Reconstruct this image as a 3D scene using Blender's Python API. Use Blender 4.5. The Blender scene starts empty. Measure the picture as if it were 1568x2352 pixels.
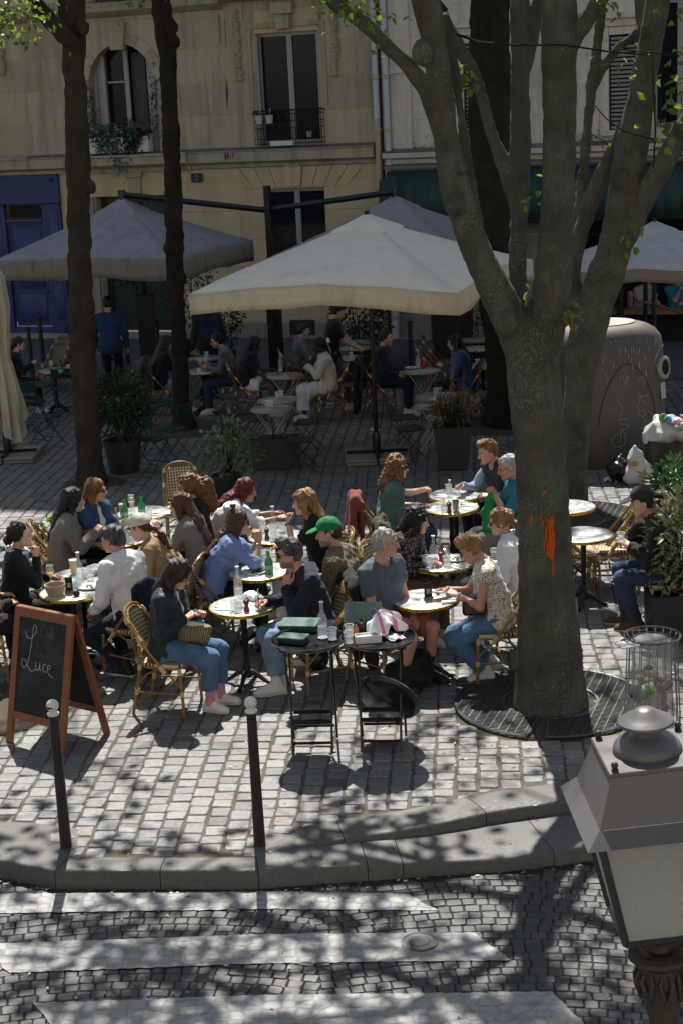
import bpy,bmesh,math,random
import numpy as np
from mathutils import Vector,Matrix
random.seed(7)
S=bpy.context.scene
COL=S.collection
R=math.radians
# ---------------------------------------------------------------- camera
CAMH=5.0
cam_d=bpy.data.cameras.new('camera')
cam=bpy.data.objects.new('camera',cam_d)
COL.objects.link(cam)
cam_d.sensor_fit='HORIZONTAL'
cam_d.sensor_width=24.0
cam_d.lens=24.0*3700.0/1568.0
cam_d.clip_start=0.1
cam_d.clip_end=600
_th,_ro=R(14.3),R(2.8)
_fw=Vector((0,math.cos(_th),-math.sin(_th)))
_u0=Vector((1,0,0)).cross(_fw)
_rt=Vector((1,0,0))*math.cos(_ro)-_u0*math.sin(_ro)
_up=Vector((1,0,0))*math.sin(_ro)+_u0*math.cos(_ro)
m=Matrix.Identity(4)
for i in range(3):
 m[i][0],m[i][1],m[i][2]=_rt[i],_up[i],-_fw[i]
m[2][3]=CAMH
cam.matrix_world=m
S.camera=cam
# ---------------------------------------------------------------- light
SUN_EL,SUN_AZ=57.0,-2.8
w=bpy.data.worlds.new('World')
S.world=w
w.use_nodes=True
nt=w.node_tree
sky=nt.nodes.new('ShaderNodeTexSky')
sky.sky_type='NISHITA'
sky.sun_disc=False
sky.sun_elevation=R(SUN_EL)
sky.sun_rotation=R(SUN_AZ)
sky.air_density,sky.dust_density,sky.ozone_density=1.0,1.2,1.0
hs=nt.nodes.new('ShaderNodeHueSaturation')
hs.inputs['Saturation'].default_value=0.75
nt.links.new(sky.outputs[0],hs.inputs['Color'])
nt.links.new(hs.outputs[0],nt.nodes['Background'].inputs[0])
nt.nodes['Background'].inputs[1].default_value=0.068
sun_d=bpy.data.lights.new('sun','SUN')
sun_d.energy=5.0
sun_d.angle=R(0.5)
sun_d.color=(1.0,0.95,0.87)
sun=bpy.data.objects.new('sun',sun_d)
COL.objects.link(sun)
_sd=Vector((math.sin(R(SUN_AZ))*math.cos(R(SUN_EL)),math.cos(R(SUN_AZ))*math.cos(R(SUN_EL)),math.sin(R(SUN_EL))))
sun.rotation_euler=_sd.to_track_quat('Z','Y').to_euler()
sun.location=(0,0,40)
S.view_settings.view_transform='Standard'
S.view_settings.look='None'
S.view_settings.exposure=0.92
S.view_settings.gamma=1.0
S.view_settings.use_curve_mapping=False
S.render.engine='CYCLES'
S.cycles.max_bounces=7
S.cycles.diffuse_bounces=3
S.cycles.glossy_bounces=3
S.cycles.transmission_bounces=6
S.cycles.transparent_max_bounces=16
S.cycles.caustics_reflective=False
S.cycles.caustics_refractive=False
S.cycles.use_denoising=True
# ---------------------------------------------------------------- where things stand: survey of the square
# rays of the surveyor's station, met with the ground (height z) or with an upright plane
_F=3700.0
def _ray(u,v):
 return _fw*_F+_rt*(u-784.0)-_up*(v-1176.0)
def G(u,v,z=0.0):
 d=_ray(u,v)
 t=(z-CAMH)/d[2]
 return Vector((d[0]*t,d[1]*t,z))
def TY(u,v,Y):
 d=_ray(u,v)
 t=Y/d[1]
 return Vector((d[0]*t,Y,CAMH+d[2]*t))
# ---------------------------------------------------------------- helpers
def link(o,parent=None):
 COL.objects.link(o)
 if parent is not None:
  o.parent=parent
 return o
def tag(o,label=None,cat=None,group=None,kind=None):
 if label:o['label']=label
 if cat:o['category']=cat
 if group:o['group']=group
 if kind:o['kind']=kind
 return o
def empty(name,loc=(0,0,0),rz=0.0,label=None,cat=None,group=None):
 o=bpy.data.objects.new(name,None)
 o.empty_display_size=0.1
 o.location=loc
 o.rotation_euler=(0,0,rz)
 link(o)
 return tag(o,label,cat,group)
CH={}
def reg(root):
 """remember the children of a prototype for copy_tree"""
 for o in COL.objects:
  if o.parent is not None:
   l=CH.setdefault(o.parent.name,[])
   if o not in l:l.append(o)
class MB:
 """collects shapes into one mesh"""
 def __init__(s):
  s.v=[];s.f=[];s.m=[];s.mi=0;s.c=None
 def add(s,vs,fs):
  b=len(s.v)
  s.v.extend([tuple(p) for p in vs])
  for f in fs:
   s.f.append(tuple(i+b for i in f));s.m.append(s.mi)
 def box(s,c,d,M=None,bev=0.0):
  x,y,z=d[0]/2,d[1]/2,d[2]/2
  if bev>0:
   b=bev;vs=[];
   for sx in (-1,1):
    for sy in (-1,1):
     for sz in (-1,1):
      vs+=[(sx*x,sy*(y-b),sz*(z-b)),(sx*(x-b),sy*y,sz*(z-b)),(sx*(x-b),sy*(y-b),sz*z)]
   bm=bmesh.new()
   bv=[bm.verts.new(p) for p in vs]
   r=bmesh.ops.convex_hull(bm,input=bv)
   bmesh.ops.dissolve_limit(bm,angle_limit=0.01,verts=bm.verts,edges=bm.edges)
   bm.verts.index_update()
   vs=[p.co.copy() for p in bm.verts];fs=[[q.index for q in f.verts] for f in bm.faces]
   bm.free()
  else:
   vs=[(sx*x,sy*y,sz*z) for sx in (-1,1) for sy in (-1,1) for sz in (-1,1)]
   fs=[(0,1,3,2),(4,6,7,5),(0,4,5,1),(2,3,7,6),(0,2,6,4),(1,5,7,3)]
  c=Vector(c)
  if M is None:vs=[Vector(p)+c for p in vs]
  else:vs=[M@Vector(p)+c for p in vs]
  s.add(vs,fs);return s
 def tube(s,pts,r,n=8,cap=True,flat=None,closed=False):
  pts=[Vector(p) for p in pts]
  k=len(pts)
  rr=r if isinstance(r,(list,tuple)) else [r]*k
  prev=None;rings=[]
  for i,p in enumerate(pts):
   if closed:t=(pts[(i+1)%k]-pts[i-1])
   else:t=(pts[min(i+1,k-1)]-pts[max(i-1,0)])
   if t.length<1e-9:t=Vector((0,0,1))
   t.normalize()
   if prev is None:
    a=Vector((0,0,1)) if abs(t.z)<0.9 else Vector((1,0,0))
    x=t.cross(a).normalized()
   else:
    x=(prev-t*prev.dot(t))
    x=x.normalized() if x.length>1e-6 else t.cross(Vector((1,0,0))).normalized()
   y=t.cross(x);prev=x
   rings.append([p+(x*math.cos(2*math.pi*j/n)+y*math.sin(2*math.pi*j/n)*(flat or 1.0))*rr[i] for j in range(n)])
  vs=[q for ring in rings for q in ring];fs=[]
  kk=k if closed else k-1
  for i in range(kk):
   i2=(i+1)%k
   for j in range(n):
    fs.append((i*n+j,i*n+(j+1)%n,i2*n+(j+1)%n,i2*n+j))
  if cap and not closed:
   fs.append(tuple(range(n))[::-1]);fs.append(tuple((k-1)*n+j for j in range(n)))
  s.add(vs,fs);return s
 def lathe(s,prof,n=20,c=(0,0,0),sx=1.0,sy=1.0,capb=True,capt=True):
  c=Vector(c);vs=[];fs=[]
  for (r,z) in prof:
   for j in range(n):
    a=2*math.pi*j/n
    vs.append(c+Vector((r*math.cos(a)*sx,r*math.sin(a)*sy,z)))
  for i in range(len(prof)-1):
   for j in range(n):
    fs.append((i*n+j,i*n+(j+1)%n,(i+1)*n+(j+1)%n,(i+1)*n+j))
  if capb:fs.append(tuple(range(n))[::-1])
  if capt:fs.append(tuple((len(prof)-1)*n+j for j in range(n)))
  s.add(vs,fs);return s
 def prism(s,poly,z0,z1,M=None):
  n=len(poly)
  vs=[Vector((p[0],p[1],z0)) for p in poly]+[Vector((p[0],p[1],z1)) for p in poly]
  fs=[tuple(range(n))[::-1],tuple(range(n,2*n))]+[(i,(i+1)%n,n+(i+1)%n,n+i) for i in range(n)]
  if M is not None:vs=[M@p for p in vs]
  s.add(vs,fs);return s
 def grid(s,P):
  """P: rows of points"""
  a,b=len(P),len(P[0])
  s.add([q for r in P for q in r],[(i*b+j,i*b+j+1,(i+1)*b+j+1,(i+1)*b+j) for i in range(a-1) for j in range(b-1)])
  return s
 def ball(s,c,r,n=10,k=6):
  rx,ry,rz=r if isinstance(r,(tuple,list)) else (r,r,r)
  c=Vector(c);vs=[c+Vector((0,0,-rz))];fs=[]
  for i in range(1,k):
   t=-math.pi/2+math.pi*i/k
   for j in range(n):
    a=2*math.pi*j/n
    vs.append(c+Vector((rx*math.cos(t)*math.cos(a),ry*math.cos(t)*math.sin(a),rz*math.sin(t))))
  vs.append(c+Vector((0,0,rz)))
  for j in range(n):fs.append((0,1+(j+1)%n,1+j))
  for i in range(k-2):
   for j in range(n):
    fs.append((1+i*n+j,1+i*n+(j+1)%n,1+(i+1)*n+(j+1)%n,1+(i+1)*n+j))
  L=len(vs)-1
  for j in range(n):fs.append((L,1+(k-2)*n+j,1+(k-2)*n+(j+1)%n))
  s.add(vs,fs);return s
 def mesh(s,name,mats,smooth=True):
  me=bpy.data.meshes.new(name)
  me.from_pydata(s.v,[],s.f)
  ml=mats if isinstance(mats,(list,tuple)) else [mats]
  for q in ml:me.materials.append(q)
  if len(ml)>1:me.polygons.foreach_set('material_index',s.m)
  if smooth:shade(me,40)
  me.update()
  return me
 def build(s,name,mats,parent=None,smooth=True):
  return link(bpy.data.objects.new(name,s.mesh(name,mats,smooth)),parent)
def smooth_path(pts,n=4):
 """Catmull-Rom through (point, radius)"""
 P_=[np.array([*p,r],float) for p,r in pts];out=[]
 for i in range(len(P_)-1):
  p0,p1,p2,p3=P_[max(0,i-1)],P_[i],P_[i+1],P_[min(len(P_)-1,i+2)]
  for j in range(n):
   t=j/n;out.append(0.5*(2*p1+(p2-p0)*t+(2*p0-5*p1+4*p2-p3)*t*t+(3*p1-p0-3*p2+p3)*t**3))
 out.append(P_[-1]);return [(q[:3],q[3]) for q in out]
def shade(me,deg=40):
 me.polygons.foreach_set('use_smooth',[True]*len(me.polygons))
 try:me.set_sharp_from_angle(angle=R(deg))
 except Exception:pass
def rotz(a):
 return Matrix.Rotation(a,3,'Z')
def np_mesh(name,V,Fq,mats,mi=None,smooth=True,sharp=None):
 """numpy verts (n,3) + faces (m,4 or 3)"""
 me=bpy.data.meshes.new(name)
 V=np.asarray(V,np.float32);Fq=np.asarray(Fq,np.int32)
 k=Fq.shape[1]
 me.vertices.add(len(V));me.vertices.foreach_set('co',V.ravel())
 me.loops.add(Fq.size);me.loops.foreach_set('vertex_index',Fq.ravel())
 me.polygons.add(len(Fq))
 me.polygons.foreach_set('loop_start',np.arange(0,Fq.size,k,dtype=np.int32))
 me.polygons.foreach_set('loop_total',np.full(len(Fq),k,np.int32))
 ml=mats if isinstance(mats,(list,tuple)) else [mats]
 for q in ml:me.materials.append(q)
 if mi is not None:me.polygons.foreach_set('material_index',np.asarray(mi,np.int32))
 me.polygons.foreach_set('use_smooth',np.full(len(Fq),smooth,bool))
 me.update(calc_edges=True);me.validate()
 if sharp:shade(me,sharp)
 return me
# ---------------------------------------------------------------- materials
def srgb(h):
 h=h.lstrip('#')
 c=[int(h[i:i+2],16)/255 for i in (0,2,4)]
 return tuple(((x/12.92) if x<=0.04045 else ((x+0.055)/1.055)**2.4) for x in c)
class NT:
 def __init__(s,name):
  s.mat=bpy.data.materials.new(name);s.mat.use_nodes=True
  s.t=s.mat.node_tree;s.b=s.t.nodes['Principled BSDF']
  s._co=None
 def n(s,typ,**kw):
  x=s.t.nodes.new(typ)
  for k,v in kw.items():
   if k.startswith('i_'):
    k=k[2:];x.inputs[int(k) if k.isdigit() else k.replace('_',' ')].default_value=v
   else:setattr(x,k,v)
  return x
 def l(s,a,b):s.t.links.new(a,b)
 def co(s,kind='Object',scale=(1,1,1),rot=(0,0,0)):
  tc=s.n('ShaderNodeTexCoord')
  mp=s.n('ShaderNodeMapping')
  mp.inputs['Scale'].default_value=scale;mp.inputs['Rotation'].default_value=rot
  s.l(tc.outputs[kind],mp.inputs[0]);return mp.outputs[0]
 def wco(s,scale=(1,1,1)):
  g=s.n('ShaderNodeNewGeometry');mp=s.n('ShaderNodeMapping')
  mp.inputs['Scale'].default_value=scale
  s.l(g.outputs['Position'],mp.inputs[0]);return mp.outputs[0]
 def noise(s,vec,scale,detail=4,rough=0.6,out='Fac'):
  x=s.n('ShaderNodeTexNoise');x.inputs['Scale'].default_value=scale;x.inputs['Detail'].default_value=detail;x.inputs['Roughness'].default_value=rough
  s.l(vec,x.inputs['Vector']);return x.outputs[out]
 def vor(s,vec,scale,feature='F1',out='Distance',rnd=1.0):
  x=s.n('ShaderNodeTexVoronoi',feature=feature);x.inputs['Scale'].default_value=scale;x.inputs['Randomness'].default_value=rnd
  s.l(vec,x.inputs['Vector']);return x.outputs[out]
 def ramp(s,fac,stops,interp='LINEAR'):
  x=s.n('ShaderNodeValToRGB');cr=x.color_ramp;cr.interpolation=interp
  while len(cr.elements)<len(stops):cr.elements.new(0.5)
  for e,(p,c) in zip(cr.elements,stops):
   e.position=p;e.color=(c,c,c,1) if isinstance(c,(int,float)) else (*c[:3],1)
  s.l(fac,x.inputs[0]);return x.outputs[0]
 def mix(s,fac,a,b,typ='MIX'):
  x=s.n('ShaderNodeMix',data_type='RGBA',blend_type=typ)
  for sock,v in ((x.inputs[0],fac),(x.inputs[6],a),(x.inputs[7],b)):
   if hasattr(v,'is_output') or isinstance(v,bpy.types.NodeSocket):s.l(v,sock)
   elif isinstance(v,(int,float)):sock.default_value=v if sock.type=='VALUE' else (v,v,v,1)
   else:sock.default_value=(*v[:3],1)
  return x.outputs[2]
 def math(s,op,a,b=0.0,clamp=False):
  x=s.n('ShaderNodeMath',operation=op,use_clamp=clamp)
  for sock,v in ((x.inputs[0],a),(x.inputs[1],b)):
   if isinstance(v,bpy.types.NodeSocket):s.l(v,sock)
   else:sock.default_value=v
  return x.outputs[0]
 def bump(s,h,strength=0.3,dist=0.01,prev=None):
  x=s.n('ShaderNodeBump');x.inputs['Strength'].default_value=strength;x.inputs['Distance'].default_value=dist
  s.l(h,x.inputs['Height'])
  if prev is not None:s.l(prev,x.inputs['Normal'])
  s.l(x.outputs[0],s.b.inputs['Normal']);return x.outputs[0]
 def color(s,c):
  if isinstance(c,bpy.types.NodeSocket):s.l(c,s.b.inputs['Base Color'])
  else:s.b.inputs['Base Color'].default_value=(*c[:3],1)
  return s
 def set(s,rough=None,metal=None,spec=None,trans=None,ior=None,sheen=None,alpha=None,coat=None):
  for k,v in (('Roughness',rough),('Metallic',metal),('Specular IOR Level',spec),('Transmission Weight',trans),('IOR',ior),('Sheen Weight',sheen),('Alpha',alpha),('Coat Weight',coat)):
   if v is not None:
    if isinstance(v,bpy.types.NodeSocket):s.l(v,s.b.inputs[k])
    else:s.b.inputs[k].default_value=v
  return s
def mul(c,k):return tuple(min(1,x*k) for x in c[:3])
def plain(name,c,rough=0.55,metal=0.0,var=0.18,scale=12,bump=0.12,bscale=60,spec=0.4,kind='Object'):
 """a material with a little grain, dirt and relief of its own"""
 t=NT(name)
 co=t.co(kind)
 nz=t.noise(co,scale,5,0.65)
 t.color(t.mix(nz,mul(c,1-var),mul(c,1+var)))
 t.set(rough=rough,metal=metal,spec=spec)
 rr=t.ramp(nz,[(0.3,max(0,rough-0.1)),(0.7,min(1,rough+0.1))]);t.l(rr,t.b.inputs['Roughness'])
 if bump:t.bump(t.noise(co,bscale,4),bump,0.004)
 return t.mat
# ---------------------------------------------------------------- figures: smooth blended bodies, meshed by surface nets
f32=np.float32
class Field:
 def __init__(s,lo,hi,h):
  s.h=h;s.lo=np.array(lo,float)-3*h
  s.n=np.maximum(4,np.ceil((np.array(hi,float)+3*h-s.lo)/h).astype(int)+1)
  s.a=np.full(tuple(s.n),0.3,f32)
 def _sub(s,lo,hi,pad):
  i0=np.clip(np.floor((np.array(lo)-pad-s.lo)/s.h).astype(int),0,s.n-1)
  i1=np.clip(np.ceil((np.array(hi)+pad-s.lo)/s.h).astype(int)+1,1,s.n)
  if np.any(i1<=i0):return None
  sl=tuple(slice(a,b) for a,b in zip(i0,i1))
  ax=[(np.arange(a,b)*s.h+s.lo[k]).astype(f32) for k,(a,b) in enumerate(zip(i0,i1))]
  return sl,ax[0][:,None,None],ax[1][None,:,None],ax[2][None,None,:]
 def _put(s,sl,d,k,op):
  a=s.a[sl]
  if op=='u':
   if k<=0:s.a[sl]=np.minimum(a,d)
   else:
    t=np.clip(0.5+0.5*(a-d)/k,0,1)
    s.a[sl]=a+(d-a)*t-k*t*(1-t)
  elif op=='s':
   if k<=0:s.a[sl]=np.maximum(a,-d)
   else:
    t=np.clip(0.5-0.5*(a+d)/k,0,1)
    s.a[sl]=a+(-d-a)*t+k*t*(1-t)
 def cone(s,p,q,r1,r2=None,k=0.03,op='u',flat=None,cut=None):
  """tapered capsule; flat=(axis vector, factor) squashes its section; cut=(point, dir) trims it"""
  r2=r1 if r2 is None else r2
  p=np.array(p,float);q=np.array(q,float);rm=max(r1,r2)*(1.0 if flat is None else max(1,1/flat[1]))
  g=s._sub(np.minimum(p,q)-rm,np.maximum(p,q)+rm,k+3*s.h)
  if g is None:return
  sl,X,Y,Z=g
  d=q-p;L2=max(1e-12,d@d)
  x,y,z=X-p[0],Y-p[1],Z-p[2]
  t=np.clip((x*d[0]+y*d[1]+z*d[2])/L2,0,1)
  x,y,z=x-t*d[0],y-t*d[1],z-t*d[2]
  if flat is not None:
   n=np.array(flat[0],float);n/=np.linalg.norm(n);e=(x*n[0]+y*n[1]+z*n[2])*(1/flat[1]-1)
   x,y,z=x+e*n[0],y+e*n[1],z+e*n[2]
  D=np.sqrt(x*x+y*y+z*z)-(r1+(r2-r1)*t)
  if cut is not None:
   c,n=cut;D=np.maximum(D,(X-c[0])*n[0]+(Y-c[1])*n[1]+(Z-c[2])*n[2])
  s._put(sl,D.astype(f32),k,op)
 def ell(s,c,r,k=0.03,op='u',M=None):
  c=np.array(c,float);r=np.array(r,float);rm=r if M is None else np.full(3,r.max())
  g=s._sub(c-rm,c+rm,k+3*s.h)
  if g is None:return
  sl,X,Y,Z=g
  x,y,z=X-c[0],Y-c[1],Z-c[2]
  if M is not None:
   x,y,z=(M[0,0]*x+M[1,0]*y+M[2,0]*z,M[0,1]*x+M[1,1]*y+M[2,1]*z,M[0,2]*x+M[1,2]*y+M[2,2]*z)
  k0=np.sqrt((x/r[0])**2+(y/r[1])**2+(z/r[2])**2)
  k1=np.sqrt((x/r[0]**2)**2+(y/r[1]**2)**2+(z/r[2]**2)**2)+1e-9
  s._put(sl,(k0*(k0-1)/k1).astype(f32),k,op)
 def plane(s,c,n):
  """keep the side against n"""
  n=np.array(n,float);n/=np.linalg.norm(n)
  ax=[(np.arange(m)*s.h+s.lo[k]).astype(f32) for k,m in enumerate(s.n)]
  d=(ax[0][:,None,None]-c[0])*n[0]+(ax[1][None,:,None]-c[1])*n[1]+(ax[2][None,None,:]-c[2])*n[2]
  s.a=np.maximum(s.a,d.astype(f32))
 def wrinkle(s,amp,freq,seed,dirs=4,stretch=(1,1,1)):
  rg=np.random.RandomState(seed)
  ax=[(np.arange(m)*s.h+s.lo[k]).astype(f32) for k,m in enumerate(s.n)]
  w=0
  for _ in range(dirs):
   d=rg.randn(3)*np.array(stretch);d/=np.linalg.norm(d);fq=freq*rg.uniform(0.6,1.5);ph=rg.uniform(0,6.28,4)
   arg=fq*(ax[0][:,None,None]*d[0]+ax[1][None,:,None]*d[1]+ax[2][None,None,:]*d[2])+ph[0]
   e=rg.randn(3);e/=np.linalg.norm(e)
   arg=arg+1.3*np.sin(fq*0.45*(ax[0][:,None,None]*e[0]+ax[1][None,:,None]*e[1]+ax[2][None,None,:]*e[2])+ph[1])
   w=w+np.sin(arg)
  s.a+=(amp/dirs*1.6*w).astype(f32)
 def mesh(s):
  a=s.a;n=a.shape
  S_=a<0
  c=[S_[i:n[0]-1+i,j:n[1]-1+j,k:n[2]-1+k] for i in (0,1) for j in (0,1) for k in (0,1)]
  al=c[0].copy();an=c[0].copy()
  for q in c[1:]:al&=q;an|=q
  act=an&~al
  idx=np.argwhere(act)
  if len(idx)==0:return np.zeros((0,3)),np.zeros((0,4),int)
  num=np.full(act.shape,-1,np.int64);num[act]=np.arange(len(idx))
  P=np.zeros((len(idx),3));W=np.zeros(len(idx))
  cor=[(i,j,k) for i in (0,1) for j in (0,1) for k in (0,1)]
  val=np.stack([a[idx[:,0]+i,idx[:,1]+j,idx[:,2]+k] for i,j,k in cor],1)
  for x in range(8):
   for y in range(x+1,8):
    df=[p-q for p,q in zip(cor[y],cor[x])]
    if sum(abs(e) for e in df)!=1:continue
    va,vb=val[:,x],val[:,y]
    mk=(va<0)!=(vb<0)
    t=np.where(mk,va/np.where(mk,va-vb,1),0)
    P+=mk[:,None]*(np.array(cor[x])+t[:,None]*np.array(df));W+=mk
  V=(idx+P/W[:,None])*s.h+s.lo
  Q=[]
  for ax in range(3):
   o1,o2=[(1,2),(2,0),(0,1)][ax]
   sl0=[slice(1,m-1) for m in n];sl0[ax]=slice(0,n[ax]-1)
   sl1=list(sl0);sl1[ax]=slice(1,n[ax])
   A,B=S_[tuple(sl0)],S_[tuple(sl1)]
   e=np.argwhere(A!=B)
   if len(e)==0:continue
   off=np.array([1,1,1]);off[ax]=0
   e0=e+off
   fl=A[tuple(e.T)]
   def g(d1,d2):
    q=e0.copy();q[:,o1]-=d1;q[:,o2]-=d2
    return num[tuple(q.T)]
   q=np.stack([g(1,1),g(0,1),g(0,0),g(1,0)],1)
   q[~fl]=q[~fl][:,::-1]
   Q.append(q)
  return V,np.concatenate(Q)
def nv(v):
 v=np.array(v,float);return v/max(1e-9,np.linalg.norm(v))
def ik(a,b,l1,l2,pole):
 a=np.array(a,float);b=np.array(b,float);d=b-a;L=np.linalg.norm(d)
 if L>(l1+l2)*0.995:b=a+d/L*(l1+l2)*0.995;d=b-a;L=np.linalg.norm(d)
 u=d/L;x=(l1*l1-l2*l2+L*L)/(2*L);h=math.sqrt(max(0,l1*l1-x*x))
 p=np.array(pole,float);p=nv(p-u*(p@u))
 return a+u*x+p*h,b
def basis(yaw,pitch,roll=0.0):
 """columns: forward, left, up; pitch tips the face down"""
 return np.array(Matrix.Rotation(R(yaw),3,'Z')@Matrix.Rotation(R(pitch),3,'Y')@Matrix.Rotation(R(roll),3,'X'))
def hand_mesh(side,pose,h,sc):
 """palm, four unequal fingers with knuckles, thumb leaving the side of the palm. x: to the fingertips, z: back of hand"""
 cur={'relax':(22,28,20),'flat':(4,8,6),'grip':(48,62,38),'fist':(78,88,50),'pinch':(38,52,30),'point':(60,75,45)}[pose]
 F_=Field((-0.03,-0.085,-0.09),(0.2,0.085,0.04),h)
 ys=[0.030,0.010,-0.011,-0.030];Ls=[0.070,0.079,0.073,0.056]
 for i,y in enumerate(ys):
  F_.cone((0.0,y*0.62,0),(0.088-0.004*abs(i-1),y,0),0.0135,0.0115,k=0.012)
 F_.cone((-0.03,0,0),(0.01,0,0),0.023,0.022,k=0.015,flat=((0,0,1),0.75))
 F_.cone((0.01,0.015,-0.006),(0.05,0.03,-0.008),0.017,0.014,k=0.012)
 for i,y in enumerate(ys):
  p=np.array([0.088-0.004*abs(i-1),y,0.0]);ang=0;c=list(cur)
  if pose=='point' and i==0:c=[6,8,5]
  if pose=='pinch' and i==0:c=[30,45,25]
  spread=(1.5-i)*4
  for q,(fr,cc) in enumerate(zip((0.46,0.30,0.24),c)):
   ang+=cc*(1+0.06*(i-1))
   d=np.array([math.cos(R(ang))*math.cos(R(spread)),math.sin(R(spread))*math.cos(R(ang)),-math.sin(R(ang))])
   p2=p+d*Ls[i]*fr
   F_.cone(p,p2,0.0092-0.0011*q,0.0084-0.0011*q,k=0.003)
   p=p2
 ti={'relax':0.5,'flat':0.15,'grip':1.0,'fist':1.2,'pinch':0.95,'point':0.8}[pose]
 a=np.array([0.022,0.026,-0.008]);b=a+np.array([0.030,0.026,-0.014*ti]);
 c=b+np.array([0.030,0.014-0.02*ti,-0.016*ti]);d=c+np.array([0.022,0.003-0.014*ti,-0.010*ti])
 F_.cone(a,b,0.0135,0.0115,k=0.01);F_.cone(b,c,0.0112,0.0098,k=0.003);F_.cone(c,d,0.0098,0.0082,k=0.003)
 V,Q=F_.mesh()
 if side<0:V[:,1]*=-1;Q=Q[:,::-1]
 return V*sc,Q
_HANDS={}
SKIN={'fair':(0.56,0.36,0.27),'light':(0.50,0.31,0.225),'ruddy':(0.50,0.27,0.20),'tan':(0.36,0.21,0.14),'brown':(0.12,0.06,0.04),'dark':(0.055,0.028,0.02)}
def mat_skin():
 t=NT('skin')
 a=t.n('ShaderNodeAttribute',attribute_name='tone');co=t.co()
 t.color(t.mix(t.noise(co,40,4),t.mix(1.0,a.outputs['Color'],(0.86,0.84,0.84),'MULTIPLY'),t.mix(1.0,a.outputs['Color'],(1.12,1.08,1.06),'MULTIPLY')))
 t.set(rough=0.48,spec=0.35)
 t.b.inputs['Subsurface Weight'].default_value=0.0
 t.bump(t.noise(co,220,3),0.08,0.002)
 return t.mat
M_SKIN=mat_skin()
def mat_hair(name,c,streak=0.5,tip=None):
 t=NT('hair_'+name)
 co=t.co('Object',(1,1,0.12));n1=t.noise(co,150,3,0.7);n2=t.noise(t.co(),60 if name=='curl' else 14,3)
 base=t.mix(t.ramp(n1,[(0.36,0),(0.64,1)]),mul(c,1-streak),mul(c,1+streak))
 if tip:base=t.mix(t.ramp(n2,[(0.42,0),(0.68,1)]),base,tip)
 t.color(base);t.set(rough=0.5,spec=0.28)
 t.bump(n1,0.6,0.006)
 return t.mat
_HM={}
def hair_mat(name):
 if name not in _HM:
  c,tip={'black':((0.012,0.010,0.010),None),'dark':((0.028,0.017,0.012),None),'brown':((0.065,0.034,0.020),None),'auburn':((0.12,0.055,0.025),(0.22,0.12,0.05)),
'red':((0.085,0.010,0.012),(0.13,0.02,0.02)),'blond':((0.27,0.17,0.075),(0.36,0.25,0.12)),'honey':((0.17,0.09,0.035),(0.30,0.18,0.07)),
'grey':((0.28,0.27,0.25),(0.42,0.41,0.40)),'salt':((0.032,0.030,0.028),(0.11,0.105,0.10)),'ginger':((0.21,0.11,0.04),(0.33,0.19,0.07)),'curl':((0.07,0.034,0.016),(0.22,0.105,0.035))}[name]
  _HM[name]=mat_hair(name,c,0.65,tip)
 return _HM[name]
_CM={}
def cloth(name,c,rough=0.85,var=0.14,pat=None,c2=None,sc=1.0):
 """woven cloth; pat: plaid, spots, snake, zebra, fuzzy, denim, stripe"""
 if name in _CM:return _CM[name]
 t=NT('cloth_'+name);co=t.co()
 n=t.noise(co,22,5,0.6)
 base=t.mix(n,mul(c,1-var),mul(c,1+var))
 if pat=='plaid':
  w1=t.n('ShaderNodeTexWave',wave_type='BANDS',bands_direction='Y');w1.inputs['Scale'].default_value=26*sc;t.l(co,w1.inputs[0])
  w2=t.n('ShaderNodeTexWave',wave_type='BANDS',bands_direction='Z');w2.inputs['Scale'].default_value=26*sc;t.l(co,w2.inputs[0])
  base=t.mix(t.ramp(w1.outputs['Fac'],[(0.72,0),(0.8,0.75)]),base,c2);base=t.mix(t.ramp(w2.outputs['Fac'],[(0.72,0),(0.8,0.75)]),base,c2)
 elif pat=='spots':
  d=t.vor(co,52*sc,rnd=0.9);base=t.mix(t.ramp(d,[(0.30,1),(0.36,0)]),base,c2)
 elif pat=='snake':
  d=t.vor(co,21*sc,'DISTANCE_TO_EDGE',rnd=0.45);base=t.mix(t.ramp(d,[(0.10,1),(0.20,0)]),base,c2)
  base=t.mix(t.ramp(t.noise(co,60,3),[(0.5,0),(0.62,0.8)]),base,c2)
 elif pat=='zebra':
  w1=t.n('ShaderNodeTexWave',wave_type='BANDS',bands_direction='X');w1.inputs['Scale'].default_value=16*sc;w1.inputs['Distortion'].default_value=5;w1.inputs['Detail Scale'].default_value=1.2;t.l(co,w1.inputs[0])
  base=t.mix(t.ramp(w1.outputs['Fac'],[(0.45,0),(0.52,1)]),base,c2)
 elif pat=='denim':
  base=t.mix(t.ramp(t.noise(co,7,3),[(0.42,0),(0.7,0.65)]),base,c2 or mul(c,1.9))
  base=t.mix(t.ramp(t.noise(co,300,2),[(0.35,0.0),(0.7,0.3)]),base,mul(c,2.2))
 elif pat=='stripe':
  w1=t.n('ShaderNodeTexWave',wave_type='BANDS',bands_direction='X');w1.inputs['Scale'].default_value=9*sc;t.l(co,w1.inputs[0])
  base=t.mix(t.ramp(w1.outputs['Fac'],[(0.80,0),(0.86,1)]),base,c2)
 t.color(base);t.set(rough=rough,spec=0.2,sheen=0.08 if pat!='leather' else 0)
 nb=t.bump(t.noise(co,30 if pat!='fuzzy' else 90,4,0.6),0.6 if pat!='fuzzy' else 0.9,0.016)
 t.bump(t.noise(co,420,2),0.12,0.002,nb)
 _CM[name]=t.mat
 return t.mat
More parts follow.
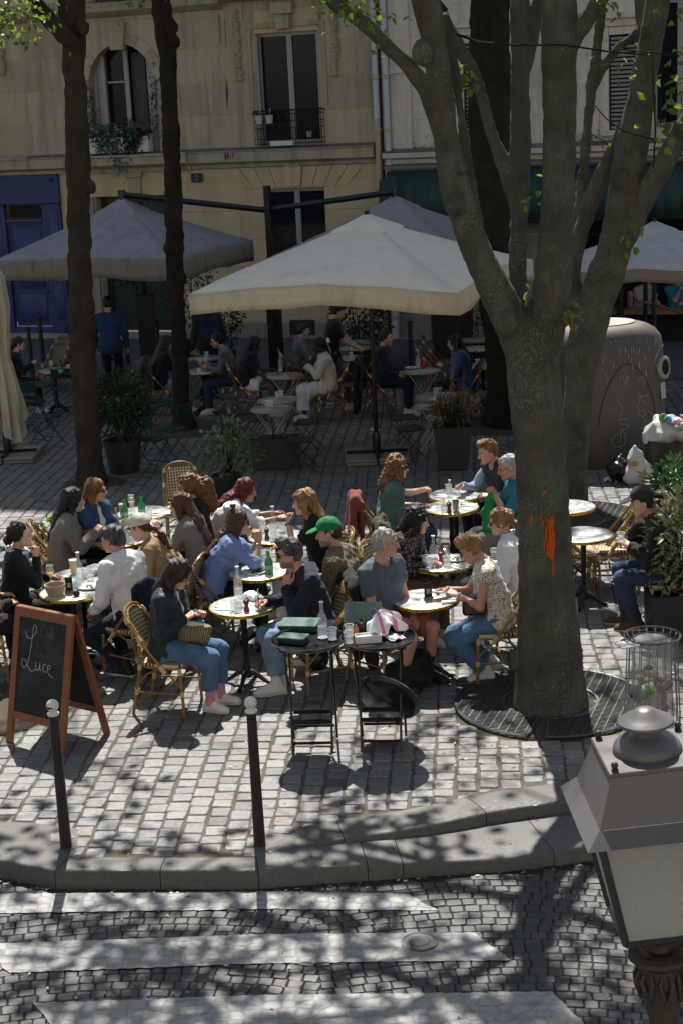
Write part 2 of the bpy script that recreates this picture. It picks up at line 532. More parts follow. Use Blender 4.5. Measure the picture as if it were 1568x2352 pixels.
def body_frame(P):
 k=P['H']/1.7;fem=P['fem']
 J={}
 seated=P['seat'] is not None
 pel=np.array([0,0,(P['seat']+0.105) if seated else 0.90*k])
 L,SL=R(P['lean']),R(P['side'])
 u1=nv((math.sin(L*0.75),-math.sin(SL),math.cos(L*0.75)));u2=nv((math.sin(L*1.2),-math.sin(SL*1.2),math.cos(L*1.2)))
 J['pel']=pel;J['u1']=u1;J['u2']=u2
 J['waist']=pel+u1*0.17*k;J['chest']=J['waist']+u2*0.17*k;nb=J['chest']+u2*0.165*k;J['nb']=nb
 tw=R(P['twist']);ys=np.array([-math.sin(tw),math.cos(tw),0.0]);ys=nv(ys-u2*(ys@u2));J['ys']=ys;J['fx']=np.cross(ys,u2)
 neckd=nv(u2*0.8+np.array([0.16,0,0.55])+J['fx']*0.012*P['hpitch'])
 J['neckd']=neckd;J['hc']=nb+neckd*0.175*k+J['fx']*0.02
 J['HB']=basis(P['hyaw']+P['twist'],P['hpitch'],P['hroll'])
 sw=(0.168 if fem else 0.19)*k
 for s_,nm in ((1,'l'),(-1,'r')):
  sh=nb-u2*0.055*k+ys*s_*sw;J['sh'+nm]=sh
  hw=P['hand_'+nm]
  w_=np.array(hw,float) if hw is not None else sh+np.array([0.08,s_*0.06,-0.50*k])
  pole=P['pole_'+nm] if P['pole_'+nm] is not None else (-0.5,s_*0.55,-0.75)
  J['el'+nm],J['wr'+nm]=ik(sh,w_,0.29*k,0.255*k,pole)
  hip=pel+np.array([0.01,s_*0.088*k,-0.015]);J['hip'+nm]=hip
  ft=P['foot_'+nm]
  if ft is None:ft=(0.44,s_*0.10,0.085) if seated else (0.02,s_*0.10,0.085)
  J['kn'+nm],J['an'+nm]=ik(hip,ft,0.435*k,0.425*k,P['kpole_'+nm] or ((1.0,s_*0.12,0.8) if seated else (1.0,s_*0.1,0)))
 return J
def torso(F_,J,P,g):
 """g: how far the surface stands off the skin"""
 k=P['H']/1.7;fem=P['fem'];bk=P['bulk'];ys=J['ys'];Y=np.array([0,1.0,0]);u2=J['u2']
 hipw,waistw,chestw=(0.092,0.062,0.078) if fem else (0.080,0.080,0.098)
 F_.cone(J['pel']-Y*hipw*k,J['pel']+Y*hipw*k,(0.108 if fem else 0.102)*bk+g,k=0.05)
 F_.cone(J['waist']-Y*waistw*k*bk,J['waist']+Y*waistw*k*bk,0.092*bk+g,k=0.08)
 F_.cone(J['pel'],J['waist'],0.10*bk+g,0.095*bk+g,k=0.08)
 if P['belly']:F_.ell(J['waist']+J['fx']*0.05-J['u1']*0.03,(0.115+g,0.135+g,0.12+g),k=0.08)
 F_.cone(J['chest']-ys*chestw*k,J['chest']+ys*chestw*k,0.098*bk+g,k=0.08)
 up=J['nb']-u2*0.05*k
 F_.cone(up-ys*0.10*k,up+ys*0.10*k,0.068+g,k=0.07)
 F_.cone(J['shl'],J['shr'],0.052+g,k=0.05)
 F_.cone(J['nb']-ys*0.035-u2*0.01,J['nb']+ys*0.035-u2*0.01,0.052+g*0.7,k=0.05)
 if fem:
  for s_ in (1,-1):F_.ell(J['chest']+J['fx']*0.075+ys*s_*0.072+u2*0.0,(0.062+g,0.062+g,0.066+g),k=0.04)
def limbs(F_,J,g,which,k=0.02,up=(0.047,0.040,0.029),frac=1.0,nm='lr',flare=0.0):
 for n_ in nm:
  if which=='arm':
   a,b,c=J['sh'+n_],J['el'+n_],J['wr'+n_]
   r=up
  else:
   a,b,c=J['hip'+n_],J['kn'+n_],J['an'+n_];r=up
  if frac>=0.5:
   F_.cone(a,b,r[0]+g,r[1]+g,k=0.045 if which=='leg' else 0.035)
   t=(frac-0.5)*2;e=b+(c-b)*t;d=nv(c-b);re=r[1]+(r[2]-r[1])*t
   if t>0.02:F_.cone(b,e+d*0.05,r[1]+g,re+g+flare,k=k,cut=(e,d))
  else:
   t=frac*2;e=a+(b-a)*t;d=nv(b-a)
   F_.cone(a,e+d*0.05,r[0]+g+0.004,r[0]+(r[1]-r[0])*t+g+0.008,k=0.035,cut=(e,d))
def bounds(J,keys,pad):
 p=np.array([J[q] for q in keys]);return p.min(0)-pad,p.max(0)+pad
ARMK=['shl','shr','ell','elr','wrl','wrr','pel','nb'];LEGK=['hipl','hipr','knl','knr','anl','anr','pel']
def head_parts(P,h):
 """skull, jaw, nose, brow, lips, chin, ears in head space"""
 fem=P['fem'];F_=Field((-0.12,-0.1,-0.16),(0.15,0.1,0.14),h)
 F_.ell((-0.014,0,0.030),(0.097,0.075,0.090),k=0)
 F_.ell((0.028,0,-0.030),(0.066,0.060,0.086),k=0.03)
 jw=0.046 if fem else 0.052
 F_.cone((0.005,jw*0.75,-0.062),(0.064,0.012,-0.092),0.026,0.020,k=0.03);F_.cone((0.005,-jw*0.75,-0.062),(0.064,-0.012,-0.092),0.026,0.020,k=0.03)
 for s_ in (1,-1):
  F_.ell((0.093,s_*0.031,0.004),(0.017,0.020,0.013),k=0.014,op='s')
  F_.cone((0.083,s_*0.012,0.020),(0.072,s_*0.046,0.020),0.012 if not fem else 0.009,k=0.012)
  F_.ell((0.066,s_*0.042,-0.026),(0.022,0.022,0.018),k=0.02)
  F_.ell((-0.006,s_*0.078,-0.008),(0.022,0.009,0.032),k=0.006)
 F_.cone((0.090,0,0.010),(0.112,0,-0.026),0.008,0.011,k=0.012)
 F_.ell((0.103,0,-0.031),(0.014,0.016,0.009),k=0.008)
 F_.ell((0.088,0,-0.056),(0.012,0.023,0.006),k=0.006);F_.ell((0.086,0,-0.067),(0.012,0.020,0.007),k=0.006)
 F_.ell((0.078,0,-0.096),(0.016,0.018,0.015),k=0.015)
 F_.cone((-0.022,0,-0.06),(-0.045,0,-0.16),0.050 if not fem else 0.043,0.054 if not fem else 0.045,k=0.03)
 V,Q=F_.mesh()
 c=np.array(SKIN[P['skin']]);C=np.tile(c,(len(V),1));x,y,z=V.T
 ay=np.abs(y)
 lip=(x>0.084)&(ay<0.022)&(z<-0.050)&(z>-0.073);C[lip]=c*(0.78,0.52,0.5) if not P['lips'] else P['lips']
 if P['hair'] and P['skin']!='dark':
  br=(x>0.066)&(ay>0.011)&(ay<0.05)&(z>0.017+0.0)&(z<0.030);C[br]=c*0.35
 else:
  br=(x>0.066)&(ay>0.011)&(ay<0.05)&(z>0.017)&(z<0.030);C[br]=c*0.4
 ck=(x>0.05)&(ay>0.025)&(ay<0.06)&(z<-0.012)&(z>-0.045);C[ck]*=(1.05,0.88,0.86)
 if P['beard']:
  bd=(z<-0.045)&(x>-0.012)&(z>-0.125)&~lip&~((ay>0.03)&(z>-0.05));C[bd]=C[bd]*(1-P['beard'])+np.array((0.03,0.022,0.018))*P['beard']
 return V,Q,C
_HEADS={}
def hair_parts(P,J,h,k):
 """returns mesh of the hair in body space"""
 st=P['hairdo'];HB,hc=J['HB'],J['hc']
 T= lambda p:hc+HB@(np.array(p,float)*k)
 D= lambda p:HB@np.array(p,float)
 u2,fx,ys=J['u2'],J['fx'],J['ys']
 lo=hc-0.30;hi=hc+0.24
 if st in ('long','longback','halfup','braids','tail','curlytail'):lo=np.minimum(lo,J['waist']-0.2)
 F_=Field(lo,hi,h)
 vol=P['hvol']-(0.012 if P['cap'] is not None else 0)
 F_.ell(T((-0.016,0,0.034)),(0.104*k+vol,0.083*k+vol,0.097*k+vol),k=0.02,M=HB)
 if st in ('short','quiff'):
  F_.ell(T((-0.05,0,-0.01)),(0.062*k+vol,0.076*k+vol,0.075*k),k=0.02,M=HB)
  if st=='quiff':F_.ell(T((0.045,0.0,0.112)),(0.055*k,0.06*k,0.03*k+vol),k=0.025,M=HB)
  # forehead, temples and the nape are bare
  F_.cone(T((0.13,-0.2,0.02)),T((0.13,0.2,0.02)),0.062*k,k=0.01,op='s')
  F_.ell(T((0.075,0,-0.04)),(0.085*k,0.12*k,0.105*k),k=0.01,op='s',M=HB)
  F_.ell(T((0.0,0,-0.125)),(0.13*k,0.13*k,0.085*k),k=0.012,op='s',M=HB)
 else:
  if st in ('long','longback','halfup','bob','braids','curlybob'):
   e=0.30 if st in ('long','longback','halfup') else (0.26 if st=='braids' else 0.12)
   back=J['nb']-fx*0.085-u2*0.02
   w0=0.075
   F_.cone(T((-0.055,0,0.0)),back,0.083*k+vol,w0+vol*0.6,k=0.03,flat=(fx,0.72))
   if e>0.13:
    p=back
    q=J['chest']-fx*0.135-u2*(e-0.25)*P['hlen'];
    F_.cone(p-ys*0.03,q-ys*0.028,w0+vol*0.5,0.052,k=0.02,flat=(fx,0.55));F_.cone(p+ys*0.03,q+ys*0.03-u2*0.03,w0+vol*0.5,0.048,k=0.02,flat=(fx,0.55))
   for s_ in (1,-1):
    a=T((0.02,s_*0.078,0.02));b=T((0.012,s_*0.086,-0.10)) if st in ('bob','curlybob') else J['nb']+ys*s_*0.085+fx*0.03-u2*0.02
    F_.cone(a,b,0.026*k+vol*0.5,0.028+vol*0.5,k=0.025)
    if st in ('long','braids'):F_.cone(b,b+fx*0.045-u2*0.15*P['hlen']+ys*s_*0.01,0.028+vol*0.4,0.014,k=0.02)
   F_.ell(T((0.085,0,-0.035)),(0.075*k,0.060*k,0.112*k),k=0.012,op='s',M=HB)
   if st=='halfup':
    F_.cone(T((-0.03,0,0.125)),T((-0.045,0,0.155)),0.016,0.012,k=0.012);F_.ell(T((-0.05,0,0.172)),(0.026,0.026,0.020),k=0.008)
  else:
   F_.ell(T((0.095,0,-0.045)),(0.088*k,0.095*k,0.118*k),k=0.012,op='s',M=HB)
   F_.ell(T((0.0,0,-0.125)),(0.14*k,0.13*k,0.075*k),k=0.012,op='s',M=HB)
   if st=='bun':F_.ell(T((-0.122,0,-0.045)),(0.042*k,0.050*k,0.046*k),k=0.012)
   if st=='tail':
    F_.cone(T((-0.10,0,-0.03)),T((-0.135,0,-0.05)),0.026,0.022,k=0.02);F_.cone(T((-0.135,0,-0.05)),J['nb']-fx*0.12+u2*0.02,0.028,0.036,k=0.015);F_.cone(J['nb']-fx*0.12+u2*0.02,J['nb']-fx*0.135-u2*0.12,0.036,0.014,k=0.02)
   if st=='curlytail':
    F_.cone(T((-0.10,0,0.02)),T((-0.16,0,-0.01)),0.06,0.085,k=0.03);F_.cone(T((-0.16,0,-0.02)),J['nb']-fx*0.15-u2*0.05,0.092,0.075,k=0.03)
 if P['curl']:
  rg=np.random.RandomState(P['seed'])
  pts=np.argwhere(np.abs(F_.a)<h*0.6)
  for q in pts[rg.permutation(len(pts))[:P['curl']]]:
   c=q*h+F_.lo
   if (HB.T@(c-hc))[0]>0.075*k and (HB.T@(c-hc))[2]<0.075:continue
   F_.ell(c+rg.randn(3)*0.004,np.full(3,rg.uniform(0.010,0.019)),k=0.005)
 else:
  F_.wrinkle(0.006,110,P['seed']+5,3,(1,1,0.12))
  F_.wrinkle(0.006,45,P['seed']+9,2,(1,1,0.2))
 return F_.mesh()
DEF=dict(H=1.68,fem=True,seat=0.46,lean=8,side=0,twist=0,hyaw=0,hpitch=6,hroll=0,hand_l=None,hand_r=None,pole_l=None,pole_r=None,foot_l=None,foot_r=None,kpole_l=None,kpole_r=None,
bulk=1.0,belly=False,skin='light',lips=None,beard=0,hair='brown',hairdo='long',hvol=0.008,hlen=1.0,curl=0,seed=1,pose_l='relax',pose_r='relax',palm_l=None,palm_r=None,
top=None,topname='shirt',sleeve=1.0,topfit=0.018,hem=0.0,neck=0.0,collar=None,inner=None,open=0.0,legs=None,legname='trousers',leg=0.97,legfit=0.014,shoe='white',sock=None,skirt=None,
glasses=None,cap=None,fine=1.0,feet=True)
SHOES={'white':(0.62,0.60,0.56),'black':(0.015,0.015,0.017),'brown':(0.06,0.035,0.02),'grey':(0.3,0.3,0.3)}
M_SHOE={k:plain('shoe_'+k,c,0.6,0,0.12,30,0.15) for k,c in SHOES.items()}
M_SOLE=plain('shoe_sole',(0.55,0.52,0.45),0.7)
M_LENS=NT('dark_lens').color((0.012,0.010,0.010)).set(rough=0.08,spec=0.6).mat
M_CLEARLENS=NT('clear_lens').color((0.9,0.9,0.9)).set(rough=0.05,alpha=0.18).mat
M_FRAMES={'black':plain('frame_black',(0.01,0.01,0.01),0.3),'metal':plain('frame_metal',(0.12,0.11,0.10),0.35,0.8),'amber':plain('frame_amber',(0.35,0.10,0.02),0.3)}
def person(label,uv,phi,z=None,name='person',at=None,**kw):
 """builds one figure; uv says where its head shows from the station, phi which way it faces (0 right, 90 away)"""
 P=dict(DEF);P.update(kw);k=P['H']/1.7;fem=P['fem']
 rz=R(phi);Rz=np.array(rotz(rz))
 # hands given in the world are turned into body space once the seat is known
 J=body_frame({**P,'hand_l':None,'hand_r':None,'foot_l':None,'foot_r':None})
 hcw=Rz@J['hc']
 if at is None:
  g=G(uv[0],uv[1],J['hc'][2]);at=(g.x-hcw[0],g.y-hcw[1])
 base=np.array([at[0],at[1],0.0])
 for q in ('hand_l','hand_r','foot_l','foot_r'):
  v=P[q]
  if v is not None and len(v)==4:P[q]=Rz.T@(np.array(v[:3],float)-base)
  elif v is not None and len(v)==3 and isinstance(v,tuple) and v[0]=='uv':pass
 J=body_frame(P)
 root=empty('person',base,rz,label,'person',P.get('group'))
 hb=0.0165/P['fine'];hh=0.0068/P['fine']
# ---- skin: torso, arms, bare legs in one surface; head and hands run into it
 keys=ARMK+(LEGK if P['leg']<0.9 else [])
 lo,hi=bounds(J,keys,0.14)
 F_=Field(lo,hi,hb)
 torso(F_,J,P,-0.006)
 F_.cone(J['nb']-J['u2']*0.03,J['hc']+J['HB']@np.array([-0.025,0,-0.07])*k,0.052 if not fem else 0.045,0.049 if not fem else 0.042,k=0.04)
 ar=(0.044,0.038,0.026) if fem else (0.051,0.043,0.029)
 limbs(F_,J,0.0,'arm',up=ar)
 if P['leg']<0.9:limbs(F_,J,-0.004,'leg',up=(0.088,0.056,0.036) if fem else (0.085,0.058,0.04));[F_.cone(J['kn'+n_]+(J['an'+n_]-J['kn'+n_])*0.12-nv(np.cross(np.cross(J['an'+n_]-J['kn'+n_],J['hip'+n_]-J['kn'+n_]),J['an'+n_]-J['kn'+n_]))* -0.012,J['kn'+n_]+(J['an'+n_]-J['kn'+n_])*0.5,0.05,0.042,k=0.03) for n_ in 'lr']
 V,Q=F_.mesh()
 tone=np.array(SKIN[P['skin']])
 VS,QS,CS=[V],[Q],[np.tile(tone,(len(V),1))];off=len(V)
 hk=(fem,P['skin'],str(P['lips']),P['beard'],bool(P['hair']),hh)
 if hk not in _HEADS:_HEADS[hk]=head_parts(P,hh)
 v,q,c=_HEADS[hk]
 VS.append(J['hc']+(v*k)@J['HB'].T);QS.append(q+off);CS.append(c);off+=len(v)
 eb=MB()
 for s_ in (1,-1):
  eb.ball((0.0765,s_*0.031,0.004),0.0125,10,7)
 v=np.array(eb.v);ce=np.where(((v[:,0]-0.0765)>0.0105)[:,None],np.array([[0.02,0.012,0.008]]),np.array([[0.5,0.47,0.44]]))
 tri=np.array([list(f)+[f[-1]] if len(f)==3 else list(f) for f in eb.f])
 ev=J['hc']+(v*k)@J['HB'].T
 for n_,s_ in (('l',1),('r',-1)):
  a,b=J['el'+n_],J['wr'+n_];d=nv(b-a)
  pose=P['pose_'+n_];pn=P['palm_'+n_]
  hd=d
  if P.get('hdir_'+n_) is not None:hd=nv(P['hdir_'+n_])
  pn=np.array(pn if pn is not None else (0,-s_*0.5,-1),float);pn=nv(pn-hd*(pn@hd));zz=-pn
  yy=np.cross(zz,hd)
  HM=np.stack([hd,yy,zz],1)
  hkk=(s_,pose,fem,P['fine'])
  if hkk not in _HANDS:_HANDS[hkk]=hand_mesh(1,pose,0.0058/P['fine'],0.93 if fem else 1.03)
  v,q=_HANDS[hkk];v=v.copy()
  # a left hand, palm down and fingers ahead, has its thumb to the right (-y)
  if s_>0:v[:,1]*=-1;q=q[:,::-1]
  VS.append(b+v@HM.T);QS.append(q+off);CS.append(np.tile(tone*(1.02,0.94,0.92),(len(v),1)));off+=len(v)
 VS.append(ev);QS.append(tri+off);CS.append(ce)
 V=np.concatenate(VS);Q=np.concatenate(QS);C=np.concatenate(CS)
 me=bpy.data.meshes.new('body')
 fcs=[tuple(dict.fromkeys(r)) for r in Q.tolist()]
 me.from_pydata(V.tolist(),[],fcs);me.materials.append(M_SKIN)
 at_=me.color_attributes.new('tone','FLOAT_COLOR','POINT')
 at_.data.foreach_set('color',np.concatenate([C,np.ones((len(C),1))],1).astype(f32).ravel())
 me.polygons.foreach_set('use_smooth',[True]*len(me.polygons));me.update()
 link(bpy.data.objects.new('body',me),root)
 def put(nm,V,Q,mat,par=root):
  return link(bpy.data.objects.new(nm,np_mesh(nm,V,Q,mat)),par)
 hc_=0.0138/P['fine']
# ---- clothes
 if P['inner'] is not None:
  lo,hi=bounds(J,['shl','shr','pel','nb'],0.2);F_=Field(lo,hi,0.017/P['fine'])
  torso(F_,J,P,0.008);F_.cone(J['nb']-J['fx']*0.02,J['nb']+J['u2']*0.07+J['fx']*0.05,0.058,0.058,k=0.01,op='s');F_.plane(J['pel'],(0,0,-1))
  put('undershirt',*F_.mesh(),P['inner'])
 if P['top'] is not None:
  lo,hi=bounds(J,ARMK,0.22);F_=Field(lo,hi,hc_)
  tf=P['topfit']
  torso(F_,J,P,tf)
  if P['hem']>0 and P['seat'] is None:F_.cone(J['pel']-np.array([0,0.06,P['hem']]),J['pel']-np.array([0,-0.06,P['hem']]),0.12+tf,k=0.08)
  if P['hem']>0 and P['seat'] is not None:
   for n_ in 'lr':F_.cone(J['hip'+n_],J['hip'+n_]+(J['kn'+n_]-J['hip'+n_])*P['hem'],0.10+tf,0.085+tf,k=0.06)
  sl=P['sleeve']
  if sl>0:limbs(F_,J,tf*0.75+0.002,'arm',up=ar,frac=sl,k=0.03)
  else:
   for n_ in 'lr':F_.cone(J['sh'+n_],J['sh'+n_]+(J['el'+n_]-J['sh'+n_])*0.12,ar[0]+tf+0.006,k=0.04,cut=(J['sh'+n_]+(J['el'+n_]-J['sh'+n_])*0.10,nv(J['el'+n_]-J['sh'+n_])))
  F_.wrinkle(0.0095,32,P['seed']+len(label),4,(1,1,1));F_.wrinkle(0.0045,75,P['seed']+3,3)
  # neckline
  n0=J['nb']+J['u2']*0.06;F_.cone(n0,n0+J['u2']*0.1,0.062,k=0.006,op='s')
  if P['neck']>0:F_.ell(J['nb']+J['fx']*0.075+J['u2']*0.02,(0.06,0.055+P['neck']*0.3,0.03+P['neck']),k=0.008,op='s',M=np.stack([J['fx'],J['ys'],J['u2']],1))
  if P['open']>0:
   o=P['open'];F_.cone(J['nb']+J['fx']*0.14,J['pel']+J['fx']*0.20,o*0.8,o*1.2,k=0.01,op='s',flat=(J['fx'],2.4))
  if P['seat'] is not None:F_.plane((0,0,P['seat']-0.005),(0,0,-1))
  put(P['topname'],*F_.mesh(),P['top'])
  if P['collar'] is not None:
   cm=P['top'] if P['collar'] is True else P['collar']
   F_=Field(J['nb']-0.14,J['nb']+0.16,0.008/P['fine'])
   F_.cone(J['nb']-J['u2']*0.0,J['nb']+J['u2']*0.055-J['fx']*0.005,0.079,0.064,k=0)
   F_.cone(J['nb']-J['u2']*0.03,J['nb']+J['u2']*0.16,0.054,0.052,k=0.004,op='s')
   F_.cone(J['nb']+J['fx']*0.09-J['u2']*0.06,J['nb']+J['fx']*0.09+J['u2']*0.12,0.025,0.045,k=0.006,op='s')
   F_.plane(J['nb']+J['u2']*0.05-J['fx']*0.0,J['u2']+J['fx']*0.35)
   V,Q=F_.mesh();
   if len(V):put('collar',V,Q,cm)
 if P['legs'] is not None:
  lo,hi=bounds(J,LEGK,0.2);F_=Field(lo,hi,hc_)
  lf=P['legfit'];Y=np.array([0,1.0,0])
  F_.cone(J['pel']-Y*0.088*k,J['pel']+Y*0.088*k,(0.110 if fem else 0.105)*P['bulk']+lf*0.5,k=0.05)
  F_.cone(J['pel'],J['waist']-J['u1']*0.06,0.105*P['bulk'],0.098*P['bulk'],k=0.05)
  limbs(F_,J,lf,'leg',up=(0.092,0.060,0.042) if fem else (0.090,0.064,0.048),frac=P['leg'],flare=P.get('flare',0.0),k=0.03)
  F_.wrinkle(0.006,38,P['seed']+11,4);F_.wrinkle(0.003,85,P['seed']+13,3)
  if P['seat'] is not None:
   pass
  put(P['legname'],*F_.mesh(),P['legs'])
 if P['skirt'] is not None:
  lo,hi=bounds(J,LEGK,0.25);F_=Field(lo,hi,0.013)
  for n_ in 'lr':
   F_.cone(J['hip'+n_],J['kn'+n_],0.11,0.085,k=0.08);F_.cone(J['kn'+n_],J['kn'+n_]+(J['an'+n_]-J['kn'+n_])*0.72,0.085,0.11,k=0.08,cut=(J['kn'+n_]+(J['an'+n_]-J['kn'+n_])*0.7,(0,0,-1)))
  F_.cone((J['hipl']+J['hipr'])/2,(J['knl']+J['knr'])/2,0.10,0.07,k=0.08);F_.cone((J['knl']+J['knr'])/2,(J['anl']+J['anr'])/2+np.array([0,0,0.12]),0.08,0.09,k=0.08)
  F_.wrinkle(0.012,42,P['seed'],3,(1,1,0.2))
  put('skirt',*F_.mesh(),P['skirt'])
 if P['feet']:
  for n_,s_ in (('l',1),('r',-1)):
   an=J['an'+n_];kn=J['kn'+n_]
   if P['sock'] is not None:
    b=MB();d=nv(kn-an);top_=P.get('socklen',0.13);b.tube([an-d*0.02,an+d*top_*0.5,an+d*top_],[0.043,0.043,0.05],12);b.build('sock',P['sock'],root)
   fd=np.array([1.0,s_*0.16,0]) if P.get('fdir_'+n_) is None else np.array(P['fdir_'+n_]);fd=nv(fd)
   tilt=P.get('ftilt_'+n_,0.0);fw_=nv(fd*math.cos(R(tilt))+np.array([0,0,-math.sin(R(tilt))]));lf_=nv(np.cross((0,0,1.0),fd));up_=np.cross(fw_,lf_)
   B_=np.stack([fw_,lf_,up_],1);sc=0.92*k if fem else 1.03*k
   F_=Field((-0.10,-0.07,-0.09),(0.21,0.07,0.09),0.0095/P['fine'])
   F_.cone((-0.04,0,-0.045),(0.0,0,0.045),0.036,0.042,k=0);F_.cone((-0.045,0,-0.055),(0.14,0.0,-0.06),0.036,0.04,k=0.03);F_.cone((0.02,0,-0.01),(0.12,0,-0.045),0.038,0.030,k=0.03)
   F_.ell((0.15,0.004,-0.06),(0.045,0.042,0.03),k=0.02);F_.plane((0,0,-0.066),(0,0,-1))
   V,Q=F_.mesh();so=put('shoe',an+(V*sc)@B_.T,Q,M_SHOE[P['shoe']])
   b=MB();out=[(-0.085,-0.022),(-0.085,0.022),(-0.03,0.034),(0.06,0.038),(0.13,0.046),(0.18,0.03),(0.196,0.0),(0.18,-0.026),(0.13,-0.042),(0.06,-0.037),(-0.03,-0.034)]
   b.prism(out,-0.086,-0.064);b.v=[tuple(an+B_@(np.array(p)*sc)) for p in b.v];b.build('sole',M_SOLE if P['shoe']!='black' or P.get('whitesole') else M_SHOE['black'],so)
# ---- hair, hat, glasses
 if P['hairdo']:
  V,Q=hair_parts(P,J,0.0095/P['fine'],k);put('hair',V,Q,hair_mat(P['hair']))
 HBk=J['HB']*k
 if P['cap'] is not None:
  F_=Field((-0.14,-0.12,-0.02),(0.24,0.12,0.18),0.0075/P['fine'])
  F_.ell((-0.012,0,0.045),(0.116,0.098,0.105),k=0);F_.wrinkle(0.003,60,3,3)
  F_.plane((0,0,0.042),(0.12,0,-1))
  F_.ell((0.12,0,0.050),(0.082,0.080,0.009),k=0.008,M=basis(0,12))
  V,Q=F_.mesh();put('cap',J['hc']+V@HBk.T,Q,P['cap'])
 if P['glasses']:
  col,dark=P['glasses'];b=MB()
  for s_ in (1,-1):
   ring=[(0.103-0.012*abs(math.cos(a)),s_*(0.033+0.025*math.cos(a)),0.003+0.020*math.sin(a)) for a in np.linspace(0,2*math.pi,12,endpoint=False)]
   b.tube(ring,0.0028 if col!='metal' else 0.0017,5,closed=True)
   b.tube([(0.092,s_*0.060,0.010),(0.0,s_*0.083,0.010),(-0.02,s_*0.083,-0.01)],0.0028 if col!='metal' else 0.0016,5)
  b.tube([(0.104,-0.010,0.006),(0.108,0,0.010),(0.104,0.010,0.006)],0.002,5)
  b.v=[tuple(J['hc']+HBk@np.array(p)) for p in b.v];gl=b.build('glasses',M_FRAMES[col],root)
  b=MB()
  for s_ in (1,-1):
   b.add([(0.102,s_*0.033,0.003)]+[(0.102-0.012*abs(math.cos(a)),s_*(0.033+0.024*math.cos(a)),0.003+0.019*math.sin(a)) for a in np.linspace(0,2*math.pi,12,endpoint=False)],[(0,1+i,1+(i+1)%12) for i in range(12)])
  b.v=[tuple(J['hc']+HBk@np.array(p)) for p in b.v];b.build('lens',M_LENS if dark else M_CLEARLENS,gl)
 J['root']=root;J['base']=base;J['Rz']=Rz;J['phi']=phi
 J['W']= lambda p:base+Rz@np.array(p,float)
 return J
# ---------------------------------------------------------------- setting: paving, kerbs, street
RW=np.random.RandomState(11)
E2=np.array([math.sin(R(4.3)),math.cos(R(4.3))]);E1=np.array([E2[1],-E2[0]])
def street_z(x):return -0.135-0.028*(x+0.6) if x>-0.6 else -0.135
def mat_stone_island(name,cols,rough,island=True,moss=0.0,bump=0.35,var=0.5,spec=0.45):
 t=NT(name)
 if island:
  r=t.n('ShaderNodeNewGeometry').outputs['Random Per Island']
 else:
  r=t.n('ShaderNodeObjectInfo').outputs['Random']
 stops=[(i/max(1,len(cols)-1),c) for i,c in enumerate(cols)]
 base=t.ramp(r,stops)
 co=t.wco()
 n=t.noise(co,28,6,0.7);n2=t.noise(co,3.2,4)
 base=t.mix(1.0,base,t.ramp(n,[(0.25,1-var*0.6),(0.75,1+var*0.4)]),'MULTIPLY')
 base=t.mix(t.ramp(n2,[(0.45,0),(0.75,0.35)]),base,mul(cols[0],0.55))
 if moss:base=t.mix(t.ramp(t.noise(co,7,5),[(0.55,0),(0.72,moss)]),base,(0.10,0.11,0.04))
 sp=t.vor(co,210);base=t.mix(t.ramp(sp,[(0.10,0.5),(0.22,0)]),base,mul(cols[-1],1.35))
 t.color(base);t.set(rough=rough,spec=spec)
 t.l(t.ramp(n,[(0.3,rough-0.14),(0.7,rough+0.12)]),t.b.inputs['Roughness'])
 b1=t.bump(n,bump,0.008);t.bump(t.noise(co,150,3),bump*0.7,0.003,b1)
 return t.mat
COB=[(0.12,0.125,0.13),(0.16,0.163,0.165),(0.19,0.192,0.19),(0.145,0.15,0.158),(0.23,0.226,0.216),(0.155,0.135,0.13),(0.18,0.18,0.177),(0.095,0.086,0.088),(0.212,0.21,0.204),(0.165,0.17,0.172)]
M_COBI=mat_stone_island('cobble_stone',COB,0.5,True,0.25,0.5,0.9)
M_COBO=mat_stone_island('cobble_stone_near',COB,0.5,False,0.12,0.5,0.9)
SET=[(0.034,0.036,0.04),(0.044,0.046,0.05),(0.054,0.055,0.057),(0.038,0.04,0.046),(0.064,0.064,0.064),(0.048,0.05,0.053)]
M_SETI=mat_stone_island('street_sett_stone',SET,0.48,True,0,0.4)
M_SETO=mat_stone_island('street_sett_near',SET,0.48,False,0,0.4)
def mat_joint(name,a,b,sc=24):
 t=NT(name);co=t.wco();n=t.noise(co,sc,6,0.7);g=t.noise(co,2.2,4)
 c=t.mix(n,a,b);c=t.mix(t.ramp(g,[(0.5,0),(0.68,0.6)]),c,(0.06,0.065,0.03))
 t.color(c);t.set(rough=0.95,spec=0.15);t.bump(t.noise(co,120,4,0.7),0.9,0.01);return t.mat
M_JOINT=mat_joint('joint_sand',(0.075,0.067,0.054),(0.155,0.138,0.108))
M_JOINT2=mat_joint('joint_dirt',(0.026,0.026,0.026),(0.048,0.047,0.045))
M_GRAN=mat_stone_island('granite_kerb',[(0.080,0.078,0.072),(0.108,0.105,0.098),(0.092,0.09,0.085),(0.076,0.074,0.071)],0.6,False,0.12,0.55,0.7)
M_ASPH=mat_stone_island('pavement_asphalt',[(0.075,0.08,0.095),(0.08,0.085,0.098)],0.6,False,0,0.3,0.3)
M_SOIL=mat_joint('soil',(0.05,0.042,0.034),(0.11,0.09,0.068),40)
def cobble_rings(n=8):
 """unit stone outline rings: (scale, z) from the joint up to the worn top"""
 a=np.array([(0.5,0.40),(0.41,0.5),(-0.41,0.5),(-0.5,0.40),(-0.5,-0.40),(-0.41,-0.5),(0.41,-0.5),(0.5,-0.40)])
 return a
